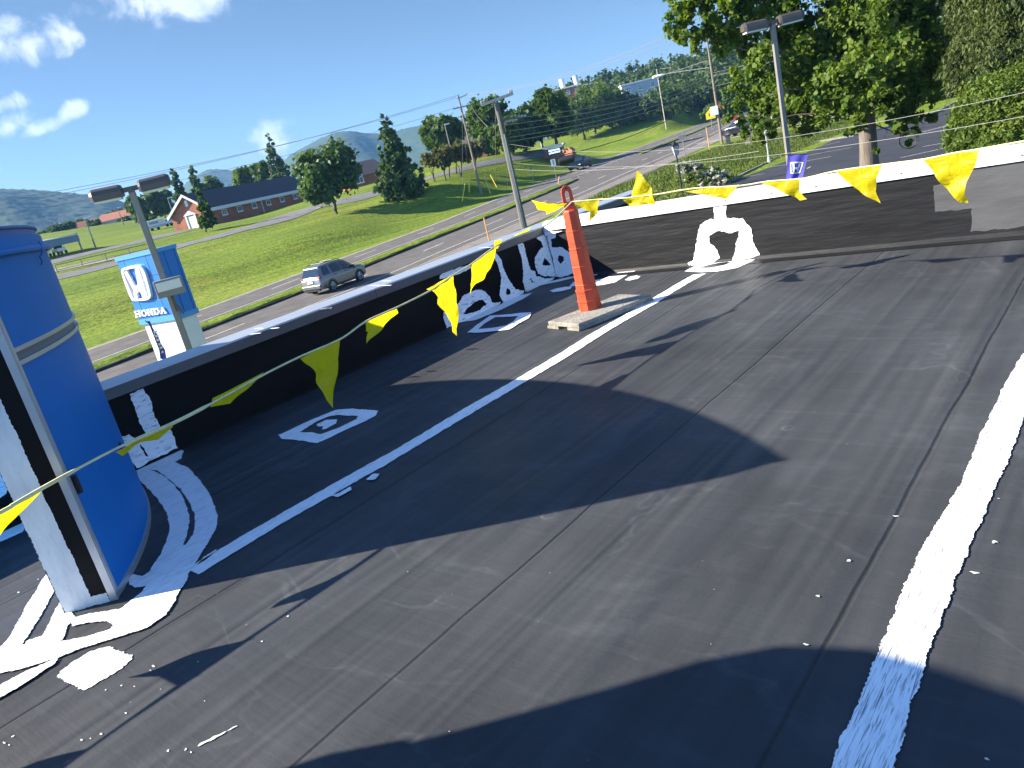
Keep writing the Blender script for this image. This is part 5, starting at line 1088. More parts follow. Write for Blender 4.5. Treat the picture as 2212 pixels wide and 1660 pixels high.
simple_house('grey_hall', 'pale grey flat roofed hall with large windows in front of the wooded ridge', z('D', 540, 960), 300, 13, 9, 4.0, .1, M_gwall, M_wwall, .12, 'building', 3, 6)
# carport with carts, trailers
cq = T(120, 553); ct = thing('carport', cq, 'open carport with white roof and blue grey panel side, left of the service road', 'carport'); lt = rot2(lateral(cq), .35); rz = math.atan2(lt[1], lt[0])
zc = top_z(112, 513, cq); hh = zc-cq[2]; dq = np.array([-lt[1], lt[0]])
cpt = lambda a, q, zz: (cq[0]+lt[0]*a+dq[0]*q, cq[1]+lt[1]*a+dq[1]*q, zz)
b = MB(); b.add([cpt(-10, -4, zc-.25), cpt(2.6, -4, zc-.55), cpt(2.6, 5, zc-.2), cpt(-10, 5, zc+.4), cpt(-10, -4, zc-.1), cpt(2.6, -4, zc-.4), cpt(2.6, 5, zc-.05), cpt(-10, 5, zc+.55)], [(0, 3, 2, 1), (4, 5, 6, 7), (0, 1, 5, 4), (1, 2, 6, 5), (2, 3, 7, 6), (3, 0, 4, 7)]); b.build('roof', M_wwall, ct)
b = MB(); b.box(cpt(-3.7, -3.8, zc-.3-hh*.22), (12.6, .15, hh*.42), rz); b.build('side_panel', mat('blue_grey_panel', (.16, .22, .26), .7), ct)
for a in (-9.5, -4, 2.4):
    for q in (-3.8, 4.8): MB().tube([cpt(a, q, cq[2]-.5), cpt(a, q, zc-.2)], .12, 6).build('post', M_pole, ct)
for k in range(3):
    p = cpt(-4.6+2.2*k, -2.5, cq[2]); g = thing('golf_cart', p, 'white golf cart parked under the carport', 'golf cart', 'golf carts under the carport')
    MB().box((p[0], p[1], p[2]+.65), (1.2, 2.3, .5), rz, bev=.08).build('body', M_white, g); MB().box((p[0], p[1], p[2]+1.85), (1.3, 2.0, .1), rz, bev=.03).build('canopy', M_white, g); MB().box((p[0], p[1], p[2]+1.0), (1.1, .5, .5), rz, bev=.05).build('seat', M_black, g)
    for sx_ in (-.55, .55):
        for sy_ in (-.9, .8):
            q = rot2((sx_, sy_), rz); b = MB(); b.tube([(p[0]+q[0]-lt[0]*.1, p[1]+q[1]-lt[1]*.1, p[2]+.26), (p[0]+q[0]+lt[0]*.1, p[1]+q[1]+lt[1]*.1, p[2]+.26)], .26, 12); b.build('wheel', M_tyre, g); MB().tube([(p[0]+q[0], p[1]+q[1], p[2]+.85), (p[0]+q[0], p[1]+q[1], p[2]+1.8)], .03, 5).build('canopy_post', M_black, g)
for k, (l, r, y0, y1, lab) in enumerate([(322, 353, 497, 478, 'white box trailer with grey lower panels beyond the lamp post'), (357, 378, 488, 473, 'small pale camper trailer at the corner of the brick church gable')]):
    p = atD((l+r)/2, y0, 190); t = thing('camper_trailer', p, lab, 'trailer'); px_per = F_/(math.hypot(p[0], p[1])*1.02); w_ = (r-l)/px_per; hgt = (y0-y1)/px_per
    l2 = lateral(p); rz2 = math.atan2(l2[1], l2[0]); MB().box((p[0], p[1], p[2]+hgt*.58), (w_, 2.4, hgt*.8), rz2, bev=.15).build('body', M_wwall, t); f = np.array(p[:2])/np.linalg.norm(p[:2])
    MB().box((p[0]-f[0]*1.22, p[1]-f[1]*1.22, p[2]+hgt*.7), (w_*.5, .05, hgt*.22), rz2).build('window', M_pane, t)
    MB().box((p[0]-f[0]*1.23, p[1]-f[1]*1.23, p[2]+hgt*.35), (w_*.98, .05, hgt*.12), rz2).build('stripe', M_gwall, t)
    for a in (-.2, .15): b = MB(); q = p[:2]+l2*w_*a; b.tube([(q[0]-f[0]*1.2, q[1]-f[1]*1.2, p[2]+.2), (q[0]-f[0]*1.0, q[1]-f[1]*1.0, p[2]+.2)], .34, 12); b.build('wheel', M_tyre, t)
# handrail by the service road
rp1, rp2 = T(125, 590), T(330, 541); fr = thing('guard_rail', rp1, 'thin dark guard rail along the pale concrete strip of the service road', 'railing')
P_ = [rp1*(1-k/8)+rp2*k/8 for k in range(9)]; P_ = [np.array([p[0], p[1], float(TZ(p[0], p[1]))]) for p in P_]
MB().tube([p+np.array([0, 0, .9]) for p in P_], .05, 5).build('top_rail', M_pole, fr); MB().tube([p+np.array([0, 0, .3]) for p in P_], .04, 5).build('lower_rail', M_pole, fr)
for p in P_[::2]: MB().tube([p-np.array([0, 0, .3]), p+np.array([0, 0, .95])], .06, 5).build('rail_post', M_pole, fr)

# ------------------------------------------------------------------ brick sign with its changing board, small signs, posts
sb = T(1180, 346); sg = thing('brick_message_sign', sb, 'low brick sign with white capped frame and lit dark message board on the lawn', 'sign'); l2 = rot2(lateral(sb), -.75)
dS = math.hypot(sb[0], sb[1]); f2 = np.array([l2[1]*-1, l2[0]]); f2 = f2 if f2@np.array(sb[:2]) < 0 else -f2
def sq(x, y):                          # zoom M2 pixel -> (u, z) on the sign plane
    r = ray((1500+x*140/2212)/1.3015, (400+y*140/2212)/1.3015); n3 = np.array([*f2, 0]); t = ((sb-E3)@n3)/(r@n3); p = E3+r*t; return (float((p-sb)[:2]@l2), float(p[2]))
def sp3(u, v, t): return (sb[0]+l2[0]*u+f2[0]*t, sb[1]+l2[1]*u+f2[1]*t, v)
def spoly(nm, pts, t0, t1, m_, par=sg): b = MB(); b.prism([sq(*p) for p in pts], sp3, t0, t1); return b.build(nm, m_, par)
spoly('brick_base', ((390, 790), (440, 610), (560, 540), (1480, 290), (1560, 250), (1700, 350), (1740, 580), (1500, 640)), -.9, 0, mat('sign_brick', (0.3024, 0.1224, 0.0720), .9, .2, 6))
spoly('brick_column', ((545, 330), (600, 320), (665, 630), (590, 660)), 0, .25, M_brk2); spoly('brick_column', ((1270, 190), (1340, 170), (1400, 440), (1330, 460)), 0, .25, M_brk2)
spoly('cap', ((400, 270), (410, 240), (1370, 20), (1375, 50), (1310, 160), (1200, 180), (540, 335), (470, 310)), -.4, .35, M_white); bo = spoly('message_board', ((625, 345), (1260, 205), (1330, 450), (690, 615)), .02, .12, mat('black_board', (.015, .015, .025), .5))
def msg():
    m = bpy.data.materials.new('board_letters'); m.use_nodes = True; b = m.node_tree.nodes['Principled BSDF']; b.inputs['Base Color'].default_value = (.5, .6, .75, 1); b.inputs['Emission Color'].default_value = (.62, .78, 1, 1); b.inputs['Emission Strength'].default_value = .55; return m
M_msg = msg(); b = MB(); rr = random.Random(3)
for row, (x0, y0, x1, y1, hgt, n) in enumerate([(690, 445, 1195, 325, 75, 8), (715, 555, 1215, 435, 75, 7)]):
    for i in range(n):
        a0_, a1_ = (i+.06)/n, (i+.90)/n; xa, ya, xb, yb = x0+(x1-x0)*a0_, y0+(y1-y0)*a0_, x0+(x1-x0)*a1_, y0+(y1-y0)*a1_; w_ = (xb-xa)*.28
        for (p, q) in [((xa, ya), (xa+w_, ya-2)), ((xb-w_, yb+2), (xb, yb))]: b.prism([sq(p[0], p[1]), sq(q[0], q[1]), sq(q[0]-14, q[1]-hgt), sq(p[0]-14, p[1]-hgt)], sp3, .12, .14)
        yy = rr.choice([-hgt, -hgt*.55, -16]); b.prism([sq(xa+yy*.1, ya+yy+hgt*.22), sq(xb+yy*.1, yb+yy+hgt*.22), sq(xb+yy*.1-4, yb+yy), sq(xa+yy*.1-4, ya+yy)], sp3, .12, .142)
b.build('board_letters', M_msg, bo)
def post_sign(name, label, base, toppx, cat, panel=None, pm=M_white, r=.035, polem=M_steel, back=False, shape='rect', extra=None):
    p = T(*base) if not isinstance(base, np.ndarray) else base; zt_ = top_z(*toppx, p); t = thing(name, p, label, cat)
    MB().tube([(p[0], p[1], p[2]-.3), (p[0], p[1], zt_)], r, 6).build('post', polem, t)
    if panel:
        l3 = lateral(p); f3 = -np.array(p[:2])/np.linalg.norm(p[:2]); P = lambda u, v, tt: (p[0]+l3[0]*u+f3[0]*(tt+r+.01), p[1]+l3[1]*u+f3[1]*(tt+r+.01), v)
        w_, h_, zc_ = panel
        poly = {'rect': [(-w_/2, -h_/2), (w_/2, -h_/2), (w_/2, h_/2), (-w_/2, h_/2)], 'oct': [(w_/2*math.cos(math.pi/8+math.pi/4*i), h_/2*math.sin(math.pi/8+math.pi/4*i)) for i in range(8)], 'school': [(-w_/2, -h_/2), (w_/2, -h_/2), (w_/2, .1*h_), (0, h_/2), (-w_/2, .1*h_)]}[shape]
        b = MB(); b.prism(poly, lambda u, v, tt: P(u, zt_+zc_+v, tt), 0, .02); b.build('panel', pm, t)
        if extra: extra(t, P, zt_+zc_)
    return t
def arrow(t, P, zc_): b = MB(); b.sheet([(-.05, -.32), (.07, -.32), (.07, .32), (-.05, .32)], lambda u, v: P(u, zc_+v, .024)); b.build('mark', M_black, t)
def twokids(t, P, zc_):
    b = MB()
    for u0 in (-.16, .12): b.sheet([(u0-.07, -.28), (u0+.07, -.28), (u0+.06, .10), (u0-.06, .10)], lambda u, v: P(u, zc_+v, .024))
    b.build('symbol', M_black, t)
def stopword(t, P, zc_):
    pass
post_sign('road_sign', 'white road sign with a black upright mark, on a thin post at the median tip', (1204.7, 398.6), (1196, 344), 'road sign', (.62, .85, -.42), M_white, extra=arrow)
post_sign('small_sign', 'small dark sign seen edge on, on a thin post on the lawn', (1153.6, 397.6), (1144.5, 364), 'sign', (.38, .40, -.2), mat('green_grey_sign', (.10, .13, .13), .6))
post_sign('school_sign', 'yellow pentagon school crossing sign beside the white box on the pole', atD(1538.5, 275, 118), (1530, 236), 'road sign', (1.3, 1.4, -.7), mat('yellow_sign', (.75, .55, .02), .5), r=.06, shape='school', extra=twokids)
sp_ = atD(1591, 268, 112); post_sign('stop_sign', 'red stop sign turned away at the side street by the black car', sp_, (1588.5, 244), 'road sign', (.55, 1.0, -.5), mat('red_sign', (.36, .025, .025), .5), r=.04, shape='oct')
post_sign('street_name_sign', 'dark twin panel sign on a square post by the verge, right of the lantern', (1481, 341), (1474, 292), 'road sign', (.95, .36, -.2), mat('grey_sign_back', (.16, .16, .155), .6), r=.05)
post_sign('orange_stake', 'orange marker stake leaning beside the utility pole with the white box', (1533, 326), (1532.5, 274), 'marker', None, polem=mat('orange_stake_paint', (.70, .33, .10), .7), r=.05)
o1 = T(1057, 521); post_sign('orange_stake', 'tall orange marker stake on the near verge left of the wooden pole', o1, (1064.7, 466), 'marker', None, polem=mat('orange_stake_paint', (.7, .3, .1)), r=.045)
o2 = T(1206, 398); ov = thing('orange_stake', o2, 'short pink and orange marker stake at the foot of the white road sign', 'marker'); t2 = atD(*z('M', 900, 1080), math.hypot(*o2[:2])); MB().tube([o2, (t2[0], t2[1], t2[2])], .06, 6).build('stake', mat('orange_stake_paint', (.7, .3, .1)), ov)
M_yel = mat('yellow_guy_guard', (.78, .55, .03), .55)
for k, (bpx, tpx, lab) in enumerate([((828, 1315), (860, 1110), 'yellow guy wire guard, lowest and leftmost of those round the wooden pole'), ((912, 1210), (895, 1025), 'yellow guy wire guard, left half of the narrow V on the lawn'), ((908, 1208), (914, 1020), 'yellow guy wire guard, right half of the narrow V on the lawn'), ((1158, 1230), (1085, 1010), 'yellow guy wire guard just right of the wooden pole foot'), ((1232, 1150), (1155, 1005), 'faint yellow guy wire guard, farthest right of those on the lawn')]):
    p = T(*z('N', *bpx)); q = atD(*z('N', *tpx), math.hypot(p[0], p[1])+.6); t = thing('guy_guard', p, lab, 'guy guard', 'yellow guy guards on the lawn'); MB().tube([p, q], .06, 6).build('tube', M_yel, t)
# cabinets, bin, bollards, lantern
bp2 = T(1622, 313); t = thing('utility_cabinet', bp2, 'tan metal utility cabinet on the grass below the broad tree', 'cabinet'); l3 = lateral(bp2); rz = math.atan2(l3[1], l3[0])
k = math.hypot(*bp2[:2])/F_*1.02; hb = top_z(1616, 286, bp2)-bp2[2]; MB().box((bp2[0], bp2[1], bp2[2]+hb/2), (19*k, .9, hb), rz, bev=.03).build('body', mat('tan_metal', (0.2250, 0.1875, 0.1500), .6, .06, 3), t); MB().box((bp2[0], bp2[1], bp2[2]+hb+.02), (19*k+.1, 1.0, .06), rz).build('lid', mat('tan_lid', (.36, .30, .24), .6), t)
f3 = -np.array(bp2[:2])/np.linalg.norm(bp2[:2]); MB().box((bp2[0]+f3[0]*.46, bp2[1]+f3[1]*.46, bp2[2]+hb*.5), (.02, .02, hb*.9), rz).build('door_seam', M_black, t)
p = T(1574, 314); t = thing('litter_bin', p, 'dark slim litter bin standing beside the pole with the white box', 'bin'); hb = top_z(1570, 294, p)-p[2]; MB().box((p[0], p[1], p[2]+hb/2), (.55, .55, hb), .4, bev=.05).build('body', mat('dark_bin', (.05, .055, .05), .6), t); MB().box((p[0], p[1], p[2]+hb+.03), (.62, .62, .07), .4, bev=.02).build('lid', M_black, t)
p = T(1662, 352); zt_ = top_z(1654, 288, p); t = thing('yard_light', p, 'thin grey yard light post with flared foot on the grass bank', 'lamp post'); MB().tube([p, (p[0], p[1], p[2]+.15), (p[0], p[1], p[2]+.5), (p[0], p[1], zt_-.2)], [.16, .15, .07, .06], 8).build('post', mat('pale_green_metal', (.33, .36, .34), .5), t); MB().tube([(p[0], p[1], zt_-.2), (p[0], p[1], zt_), (p[0], p[1], zt_+.12)], [.07, .14, .05], 8).build('lamp', M_steel, t)
p = atD(1467, 372, 38); p = np.array([p[0], p[1], float(TZ(p[0], p[1]))]); zt_ = top_z(1455.5, 307, p); t = thing('lantern_post', p, 'black post topped by a four sided lantern near the flowering bush', 'lamp post')
MB().tube([p, (p[0], p[1], p[2]+.6), (p[0], p[1], p[2]+.7), (p[0], p[1], zt_-.62)], [.08, .07, .04, .035], 8).build('post', M_black, t)
b = MB(); b.tube([(p[0], p[1], zt_-.62), (p[0], p[1], zt_-.2)], [.10, .20], 4); b.build('lantern_glass', mat('milky_glass', (.45, .47, .48), .15, spec=.7), t)
b = MB(); b.tube([(p[0], p[1], zt_-.2), (p[0], p[1], zt_-.17), (p[0], p[1], zt_-.02), (p[0], p[1], zt_+.06)], [.23, .20, .06, .015], 4)
for i in range(4): a = math.pi/2*i; b.tube([(p[0]+.10*math.cos(a), p[1]+.10*math.sin(a), zt_-.62), (p[0]+.2*math.cos(a), p[1]+.2*math.sin(a), zt_-.19)], .012, 4)
b.build('lantern_cap', M_black, t)
# flagpole with flag
p = T(1170.5, 319.4); zt_ = top_z(1152, 226, p); t = thing('flagpole', p, 'white flagpole with a limp striped flag in front of the dark trees', 'flagpole'); MB().tube([p, (p[0], p[1], zt_)], [.13, .08], 8).build('pole', M_white, t); MB().tube([(p[0], p[1], zt_), (p[0], p[1], zt_+.25)], [.14, .10], 8).build('finial', M_white, t)
l3 = lateral(p); d3 = p[:2]/np.linalg.norm(p[:2]); V = []; Fs = {0: [], 1: [], 2: []}; n1, n2 = 8, 9; zf = zt_-1.5
for i in range(n1+1):
    for j in range(n2+1): u, v = i/n1, j/n2; V.append((p[0]+l3[0]*(.15+.95*u+.25*v)+d3[0]*.14*math.sin(u*7+v*3), p[1]+l3[1]*(.15+.95*u+.25*v)+d3[1]*.14*math.sin(u*7+v*3), zf-v*1.3-u*.85))
fo = mesh('flag', V, [(i*(n2+1)+j, (i+1)*(n2+1)+j, (i+1)*(n2+1)+j+1, i*(n2+1)+j+1) for i in range(n1) for j in range(n2)], [mat('flag_red', (.42, .04, .05), .8), mat('flag_white', (.7, .7, .7), .8), mat('flag_blue', (.03, .04, .18), .8)], t, True)
fo.data.polygons.foreach_set('material_index', [2 if (i < 4 and j < 5) else (j % 2) for i in range(n1) for j in range(n2)])
# low brick entrance wings by the far drive
for k, (pl, lab) in enumerate([(((735, 640), (760, 545), (800, 590), (860, 615), (862, 665)), 'stepped orange brick entrance wall nearer the pole with the white box'), (((915, 560), (925, 505), (965, 540), (950, 570)), 'small orange brick pier behind the stepped entrance wall')]):
    c = atD(*z('O', *pl[0]), 150); l3 = lateral(c); f3 = np.array(c[:2])/np.linalg.norm(c[:2]); t = thing('entrance_wall', c, lab, 'wall'); b = MB()
    q_ = [atD(*z('O', *pp), 150) for pp in pl]; b.prism([(float((pp-c)[:2]@l3), float(pp[2])-(.6 if i in (0, len(pl)-1) else 0)) for i, pp in enumerate(q_)], lambda u, v, tt: (c[0]+l3[0]*u+f3[0]*tt, c[1]+l3[1]*u+f3[1]*tt, v), 0, .6); b.build('brickwork', mat('orange_brickwork', (0.3600, 0.1152, 0.0432), .9, .15, 5), t)
c = atD(*z('O', 1075, 590), 150); t = thing('hedge', c, 'clipped dark green hedge beside the orange brick entrance walls', 'hedge')
HEDGE = (t, c)

# ------------------------------------------------------------------ utility poles and wires
M_wood = mat('weathered_pole_wood', (.20, .155, .115), .9, .3, 2.5, .5, 12, stretch=(3, 3, .25)); M_woodg = mat('grey_green_pole_wood', (.12, .115, .095), .9, .3, 2.5, .5, 12, stretch=(3, 3, .25)); M_arm = mat('bleached_crossarm', (.45, .40, .34), .85, .2, 4)
M_ins = mat('grey_insulator', (.33, .33, .34), .3); M_wire = mat('grey_wire', (.17, .17, .17), .5); M_wirel = mat('pale_wire', (.27, .265, .245), .5); M_wired = mat('black_cable', (.015, .015, .016), .6)
def upole(label, p, zt_, r0=.17, r1=.11, m_=None): t = thing('utility_pole', p, label, 'utility pole'); MB().tube([(p[0], p[1], p[2]-.5), (p[0], p[1], zt_)], [r0, r1], 10).build('pole', m_ or M_wood, t); return t
def arm(t, p, a, c_, w_=.12, nm='crossarm', m_=None):
    a, c_ = np.array(a), np.array(c_); d = c_-a; L = np.linalg.norm(d); X = Vector(d/L); Y = Vector((0, 0, 1)).cross(X).normalized(); Zv = X.cross(Y); M3 = Matrix((X, Y, Zv)).transposed(); b = MB(); b.box(tuple((a+c_)/2), (L, w_*.8, w_), M=M3); return b.build(nm, m_ or M_arm, t)
def insul(t, c, s=1.0): b = MB(); c = Vector(c); b.tube([c, c+Vector((0, 0, .06*s)), c+Vector((0, 0, .10*s)), c+Vector((0, 0, .15*s)), c+Vector((0, 0, .2*s))], [.03*s, .07*s, .04*s, .07*s, .03*s], 8); return b.build('insulator', M_ins, t)
def on(p, px): return atD(*px, math.hypot(p[0], p[1]))
def guy(t, a, c_, r=.012): MB().tube([a, c_], r, 5).build('guy_wire', M_wirel, t)
p1 = atD(1134, 500, 50); p1 = np.array([p1[0], p1[1], GZ]); up1 = upole('near grey wooden utility pole with bleached double crossarm, behind the parapet corner', p1, top_z(1074, 222, p1), .225, .165, M_woodg)
for dz in (0, .0):
    a, c_ = on(p1, z('C', 640, 370)), on(p1, z('C', 925, 262)); o_ = np.array([*(p1[:2]/np.linalg.norm(p1[:2])), 0])
arm(up1, p1, a-o_*.16, c_-o_*.16, .15); arm(up1, p1, a+o_*.16, c_+o_*.16, .15)
for k in (.03, .10, .90, .97): insul(up1, a*(1-k)+c_*k+np.array([0, 0, .06]))
arm(up1, p1, on(p1, z('C', 720, 535)), on(p1, z('C', 980, 465)), .12, 'crossarm', M_woodg)
for px in ((960, 468), (880, 505), (780, 540), (850, 510)):
    q = on(p1, z('C', *px)); b = MB(); l3 = np.array([*lateral(q), -.1]); b.tube([q+l3*(.10*i) for i in range(7)], [.03, .08, .03, .08, .03, .08, .03], 8); b.build('strain_insulator', M_ins, up1)
MB().tube([(p1[0]+.15, p1[1]-.1, top_z(1090, 290, p1)), (p1[0]+.15, p1[1]-.1, GZ)], .04, 6).build('conduit', mat('pale_conduit', (.25, .30, .30), .5), up1)
guy(up1, a*.55+c_*.45, np.array(T(*z('N', 1215, 1090))), .02); guy(up1, on(p1, z('C', 850, 520)), np.array(T(*z('N', 1360, 1200))), .01)
p2 = T(1040, 420); up2 = upole('tall slim utility pole with two small crossarms on the lawn, ringed by yellow guards', p2, top_z(990, 207, p2), .17, .11)
arm(up2, p2, on(p2, z('N', 718, 238)), on(p2, z('N', 945, 185)), .14, m_=M_wood); arm(up2, p2, on(p2, z('N', 770, 118)), on(p2, z('N', 885, 68)), .13, m_=M_arm)
for px in ((730, 225), (770, 222), (900, 190), (935, 178), (787, 80), (745, 112), (878, 62)): insul(up2, on(p2, z('N', *px)), 1.2)
for px in ((828, 1315), (912, 1210), (1158, 1230)): guy(up2, on(p2, z('N', 830, 180)), np.array(T(*z('N', *px))), .01)
pR = T(1560, 311); upR = upole('brown utility pole carrying a long street light arm and a white box', pR, top_z(1526, 86, pR), .18, .12)
MB().box(tuple(on(pR, z('O', 685, 708))-np.array([*(pR[:2]/np.linalg.norm(pR[:2])), 0])*.35), (1.0, .3, 1.15), math.atan2(lateral(pR)[1], lateral(pR)[0]), bev=.03).build('white_box', M_white, upR)
arm(upR, pR, on(pR, z('D', 1150, 395)), on(pR, z('D', 1290, 360)), .12); [insul(upR, on(pR, z('D', *q)), 1.2) for q in ((1160, 385), (1215, 372), (1280, 355))]
b = MB(); b.tube([on(pR, z('D', *q)) for q in ((1235, 690), (1100, 708), (900, 735), (780, 758))], .05, 6); b.build('light_arm', M_arm, upR); b = MB(); b.tube([on(pR, z('D', 1215, 615)), on(pR, z('D', 1000, 690)), on(pR, z('D', 830, 742))], .025, 5); b.build('arm_brace', M_arm, upR)
b = MB(); q0, q1 = on(pR, z('D', 790, 755)), on(pR, z('D', 662, 793)); b.tube([q0, q0*.75+q1*.25, q0*.35+q1*.65, q1*.9+q0*.1, q1], [.06, .16, .22, .20, .08], 8); b.build('street_light', M_white, upR)
p4 = T(1439.5, 280); up4 = upole('thin pale utility pole with a short crossarm on the right lawn', p4, top_z(1436, 145, p4), .16, .12, M_arm); arm(up4, p4, on(p4, z('D', 745, 700)), on(p4, z('D', 850, 688)), .14); [insul(up4, on(p4, z('D', *q)), 1.3) for q in ((750, 690), (845, 676))]
p5 = T(1361, 269); z5 = top_z(1353, 203, p5); up5 = upole('short pale pole in front of the tree row, left of the thin crossarm pole', p5, z5, .14, .11, M_arm); MB().tube([(p5[0], p5[1], z5), (p5[0]-.5, p5[1], z5+.2)], .06, 5).build('lamp_arm', M_steel, up5)
p6 = atD(1662, 205, 118); p6 = np.array([p6[0], p6[1], GZ]); up6 = upole('pale utility pole showing through the broad tree crown', p6, top_z(1637, 115, p6), .16, .12, M_arm); arm(up6, p6, on(p6, (1628, 126)), on(p6, (1650, 121)), .14)
def lampmast(label, base, toppx, d=None):
    p = T(*base) if d is None else atD(*base, d); zt_ = top_z(*toppx, p); t = thing('lamp_mast', p, label, 'lamp post'); MB().tube([(p[0], p[1], p[2]-.5), (p[0], p[1], zt_)], [.14, .09], 8).build('pole', M_pole, t); l3 = lateral(p); MB().box((p[0]+l3[0]*.4, p[1]+l3[1]*.4, zt_+.08), (1.0, .35, .2), math.atan2(l3[1], l3[0]), bev=.04).build('lamp_head', M_wwall, t)
lampmast('slim dark lamp mast beside the service road, right of the carport', (207.5, 537.5), (188, 472)); lampmast('slim lamp mast by the orange roofed houses under the hill', z('A', 820, 540), z('A', 778, 440), 230)
lampmast('lamp mast standing left of the church gable', z('A', 1155, 480), z('A', 1125, 375), 185); lampmast('slim lamp mast in front of the big oak behind the small reddish trees', z('N', 690, 690), z('N', 625, 425), 150)
def wire(a, c_, sag, r, label, group, m_=None, name='overhead_wire'):
    a, c_ = np.array(a), np.array(c_); pts = [a*(1-k)+c_*k-np.array([0, 0, 4*sag*k*(1-k)]) for k in np.linspace(0, 1, 25)]
    b = MB(); b.tube(pts, r, 5); o_ = b.build(name, m_ or M_wire, None, True); tag(o_, label, 'overhead wire', group); return o_
g1 = 'wires from the slim pole to the left'
for q, e_ in (((748, 108), (-210, 470)), ((787, 72), (-210, 483)), ((720, 232), (-210, 504))): wire(on(p2, z('N', *q)), atD(*e_, 85), 1.0, .022, 'thin grey wire crossing the open sky left of the slim utility pole', g1)
wire(on(p2, z('N', 880, 60)), atD(1720, -60, 60), 1.6, .02, 'thin grey wire rising from the slim pole top to the broad tree', 'wires rising right from the slim pole')
wire(on(p2, z('N', 880, 95)), atD(1745, -35, 60), 1.2, .016, 'thin grey wire rising from the slim pole top to the broad tree', 'wires rising right from the slim pole')
g2 = 'wires between the near pole and the pole with the white box'
for q, e_ in (((975, 478), (1540, 155)), ((850, 545), (1541, 162)), ((890, 598), (1543, 168)), ((890, 655), (1545, 175)), ((890, 690), (1547, 184))): wire(on(p1, z('C', *q)), on(pR, e_), .75, .018, 'pale sagging wire between the near grey pole and the pole with the white box', g2, M_wirel)
for e0, e_ in (((1540, 158), (2330, -55)), ((1541, 165), (2330, -46)), ((1547, 186), (2330, -30))): wire(on(pR, e0), atD(*e_, 40), .12, .013, 'pale wire running from the white box pole across the broad tree', 'wires across the broad tree', M_wirel)
wire(on(p1, z('C', 885, 712)), atD(2260, 190, 24), .95, .006, 'single pale service wire hung low from the near pole to the right', None, M_wirel)
wire(on(p1, z('C', 930, 880)), atD(2290, 238, 24), .72, .006, 'lowest pale wrapped wire in front of the lantern and car park', None, M_wirel)
wire(on(p1, z('C', 930, 935)), atD(1640, 327, 30), .35, .008, 'faint thin wire just under the wrapped one, crossing the green car', None, M_wirel)
wire(on(p1, z('C', 930, 893)), on(pR, (1546, 192)), 1.35, .03, 'thick black cable sagging from the near pole past the brick sign', None, M_wired, 'black_cable')
wire(on(p1, z('C', 700, 560)), on(p2, z('N', 930, 190)), .3, .016, 'short slack wire joining the near grey pole to the slim pole', None)
c = on(p1, z('M', 1060, 735)); l3 = np.array([*lateral(c), 0]); sc2 = MB(); sc2.tube([c-l3*.55, c-l3*.5, c-l3*.2, c+l3*.4, c+l3*.5], [.12, .24, .27, .26, .12], 10); o_ = sc2.build('splice_case', M_wired, None, True); tag(o_, 'black cylindrical splice case hanging from the cable above the green car', 'splice case')
c = atD(*z('E', 1283, 1120), 28); l3 = np.array([*lateral(c), 0]); b = MB()
for k in range(3): b.tube([c+l3*((.245+.012*k)*math.cos(2*math.pi*i/30))+np.array([0, 0, (.245+.01*k)*math.sin(2*math.pi*i/30)])+np.array([.02*k, .01*k, 0]) for i in range(31)], .012, 5, False)
o_ = b.build('cable_coil', M_wired, None, True); tag(o_, 'round coil of black cable hung on the wire right of the thick trunk', 'cable coil')
# ------------------------------------------------------------------ trees
L_green = leaf_mat('leaf_green', (0.0322, 0.0686, 0.0147), (0.1110, 0.1635, 0.0289)); L_dark = leaf_mat('leaf_dark', (0.0314, 0.0696, 0.0235), (0.1015, 0.1554, 0.0405), .25)
L_pine = leaf_mat('leaf_pine', (0.0382, 0.0804, 0.0314), (0.1140, 0.1740, 0.0539), .25); L_red = leaf_mat('leaf_reddish', (0.0686, 0.0714, 0.0273), (0.1569, 0.1510, 0.0585), .3)
L_bright = leaf_mat('leaf_bright', (0.0420, 0.0889, 0.0119), (0.1635, 0.2161, 0.0340), .4); L_yew = leaf_mat('leaf_yellow_green', (.042, .085, .014), (.130, .168, .026), .3); L_wood = leaf_mat('leaf_wood', (0.0322, 0.0637, 0.0196), (0.0984, 0.1369, 0.0370), .25)
M_bark = mat('bark', (.085, .068, .055), .95, .35, 3, .8, 12, stretch=(3, 3, .5)); M_barkl = mat('ridged_grey_bark', (.13, .108, .088), .95, .35, 4, 1.0, 10, stretch=(3.2, 3.2, .35))
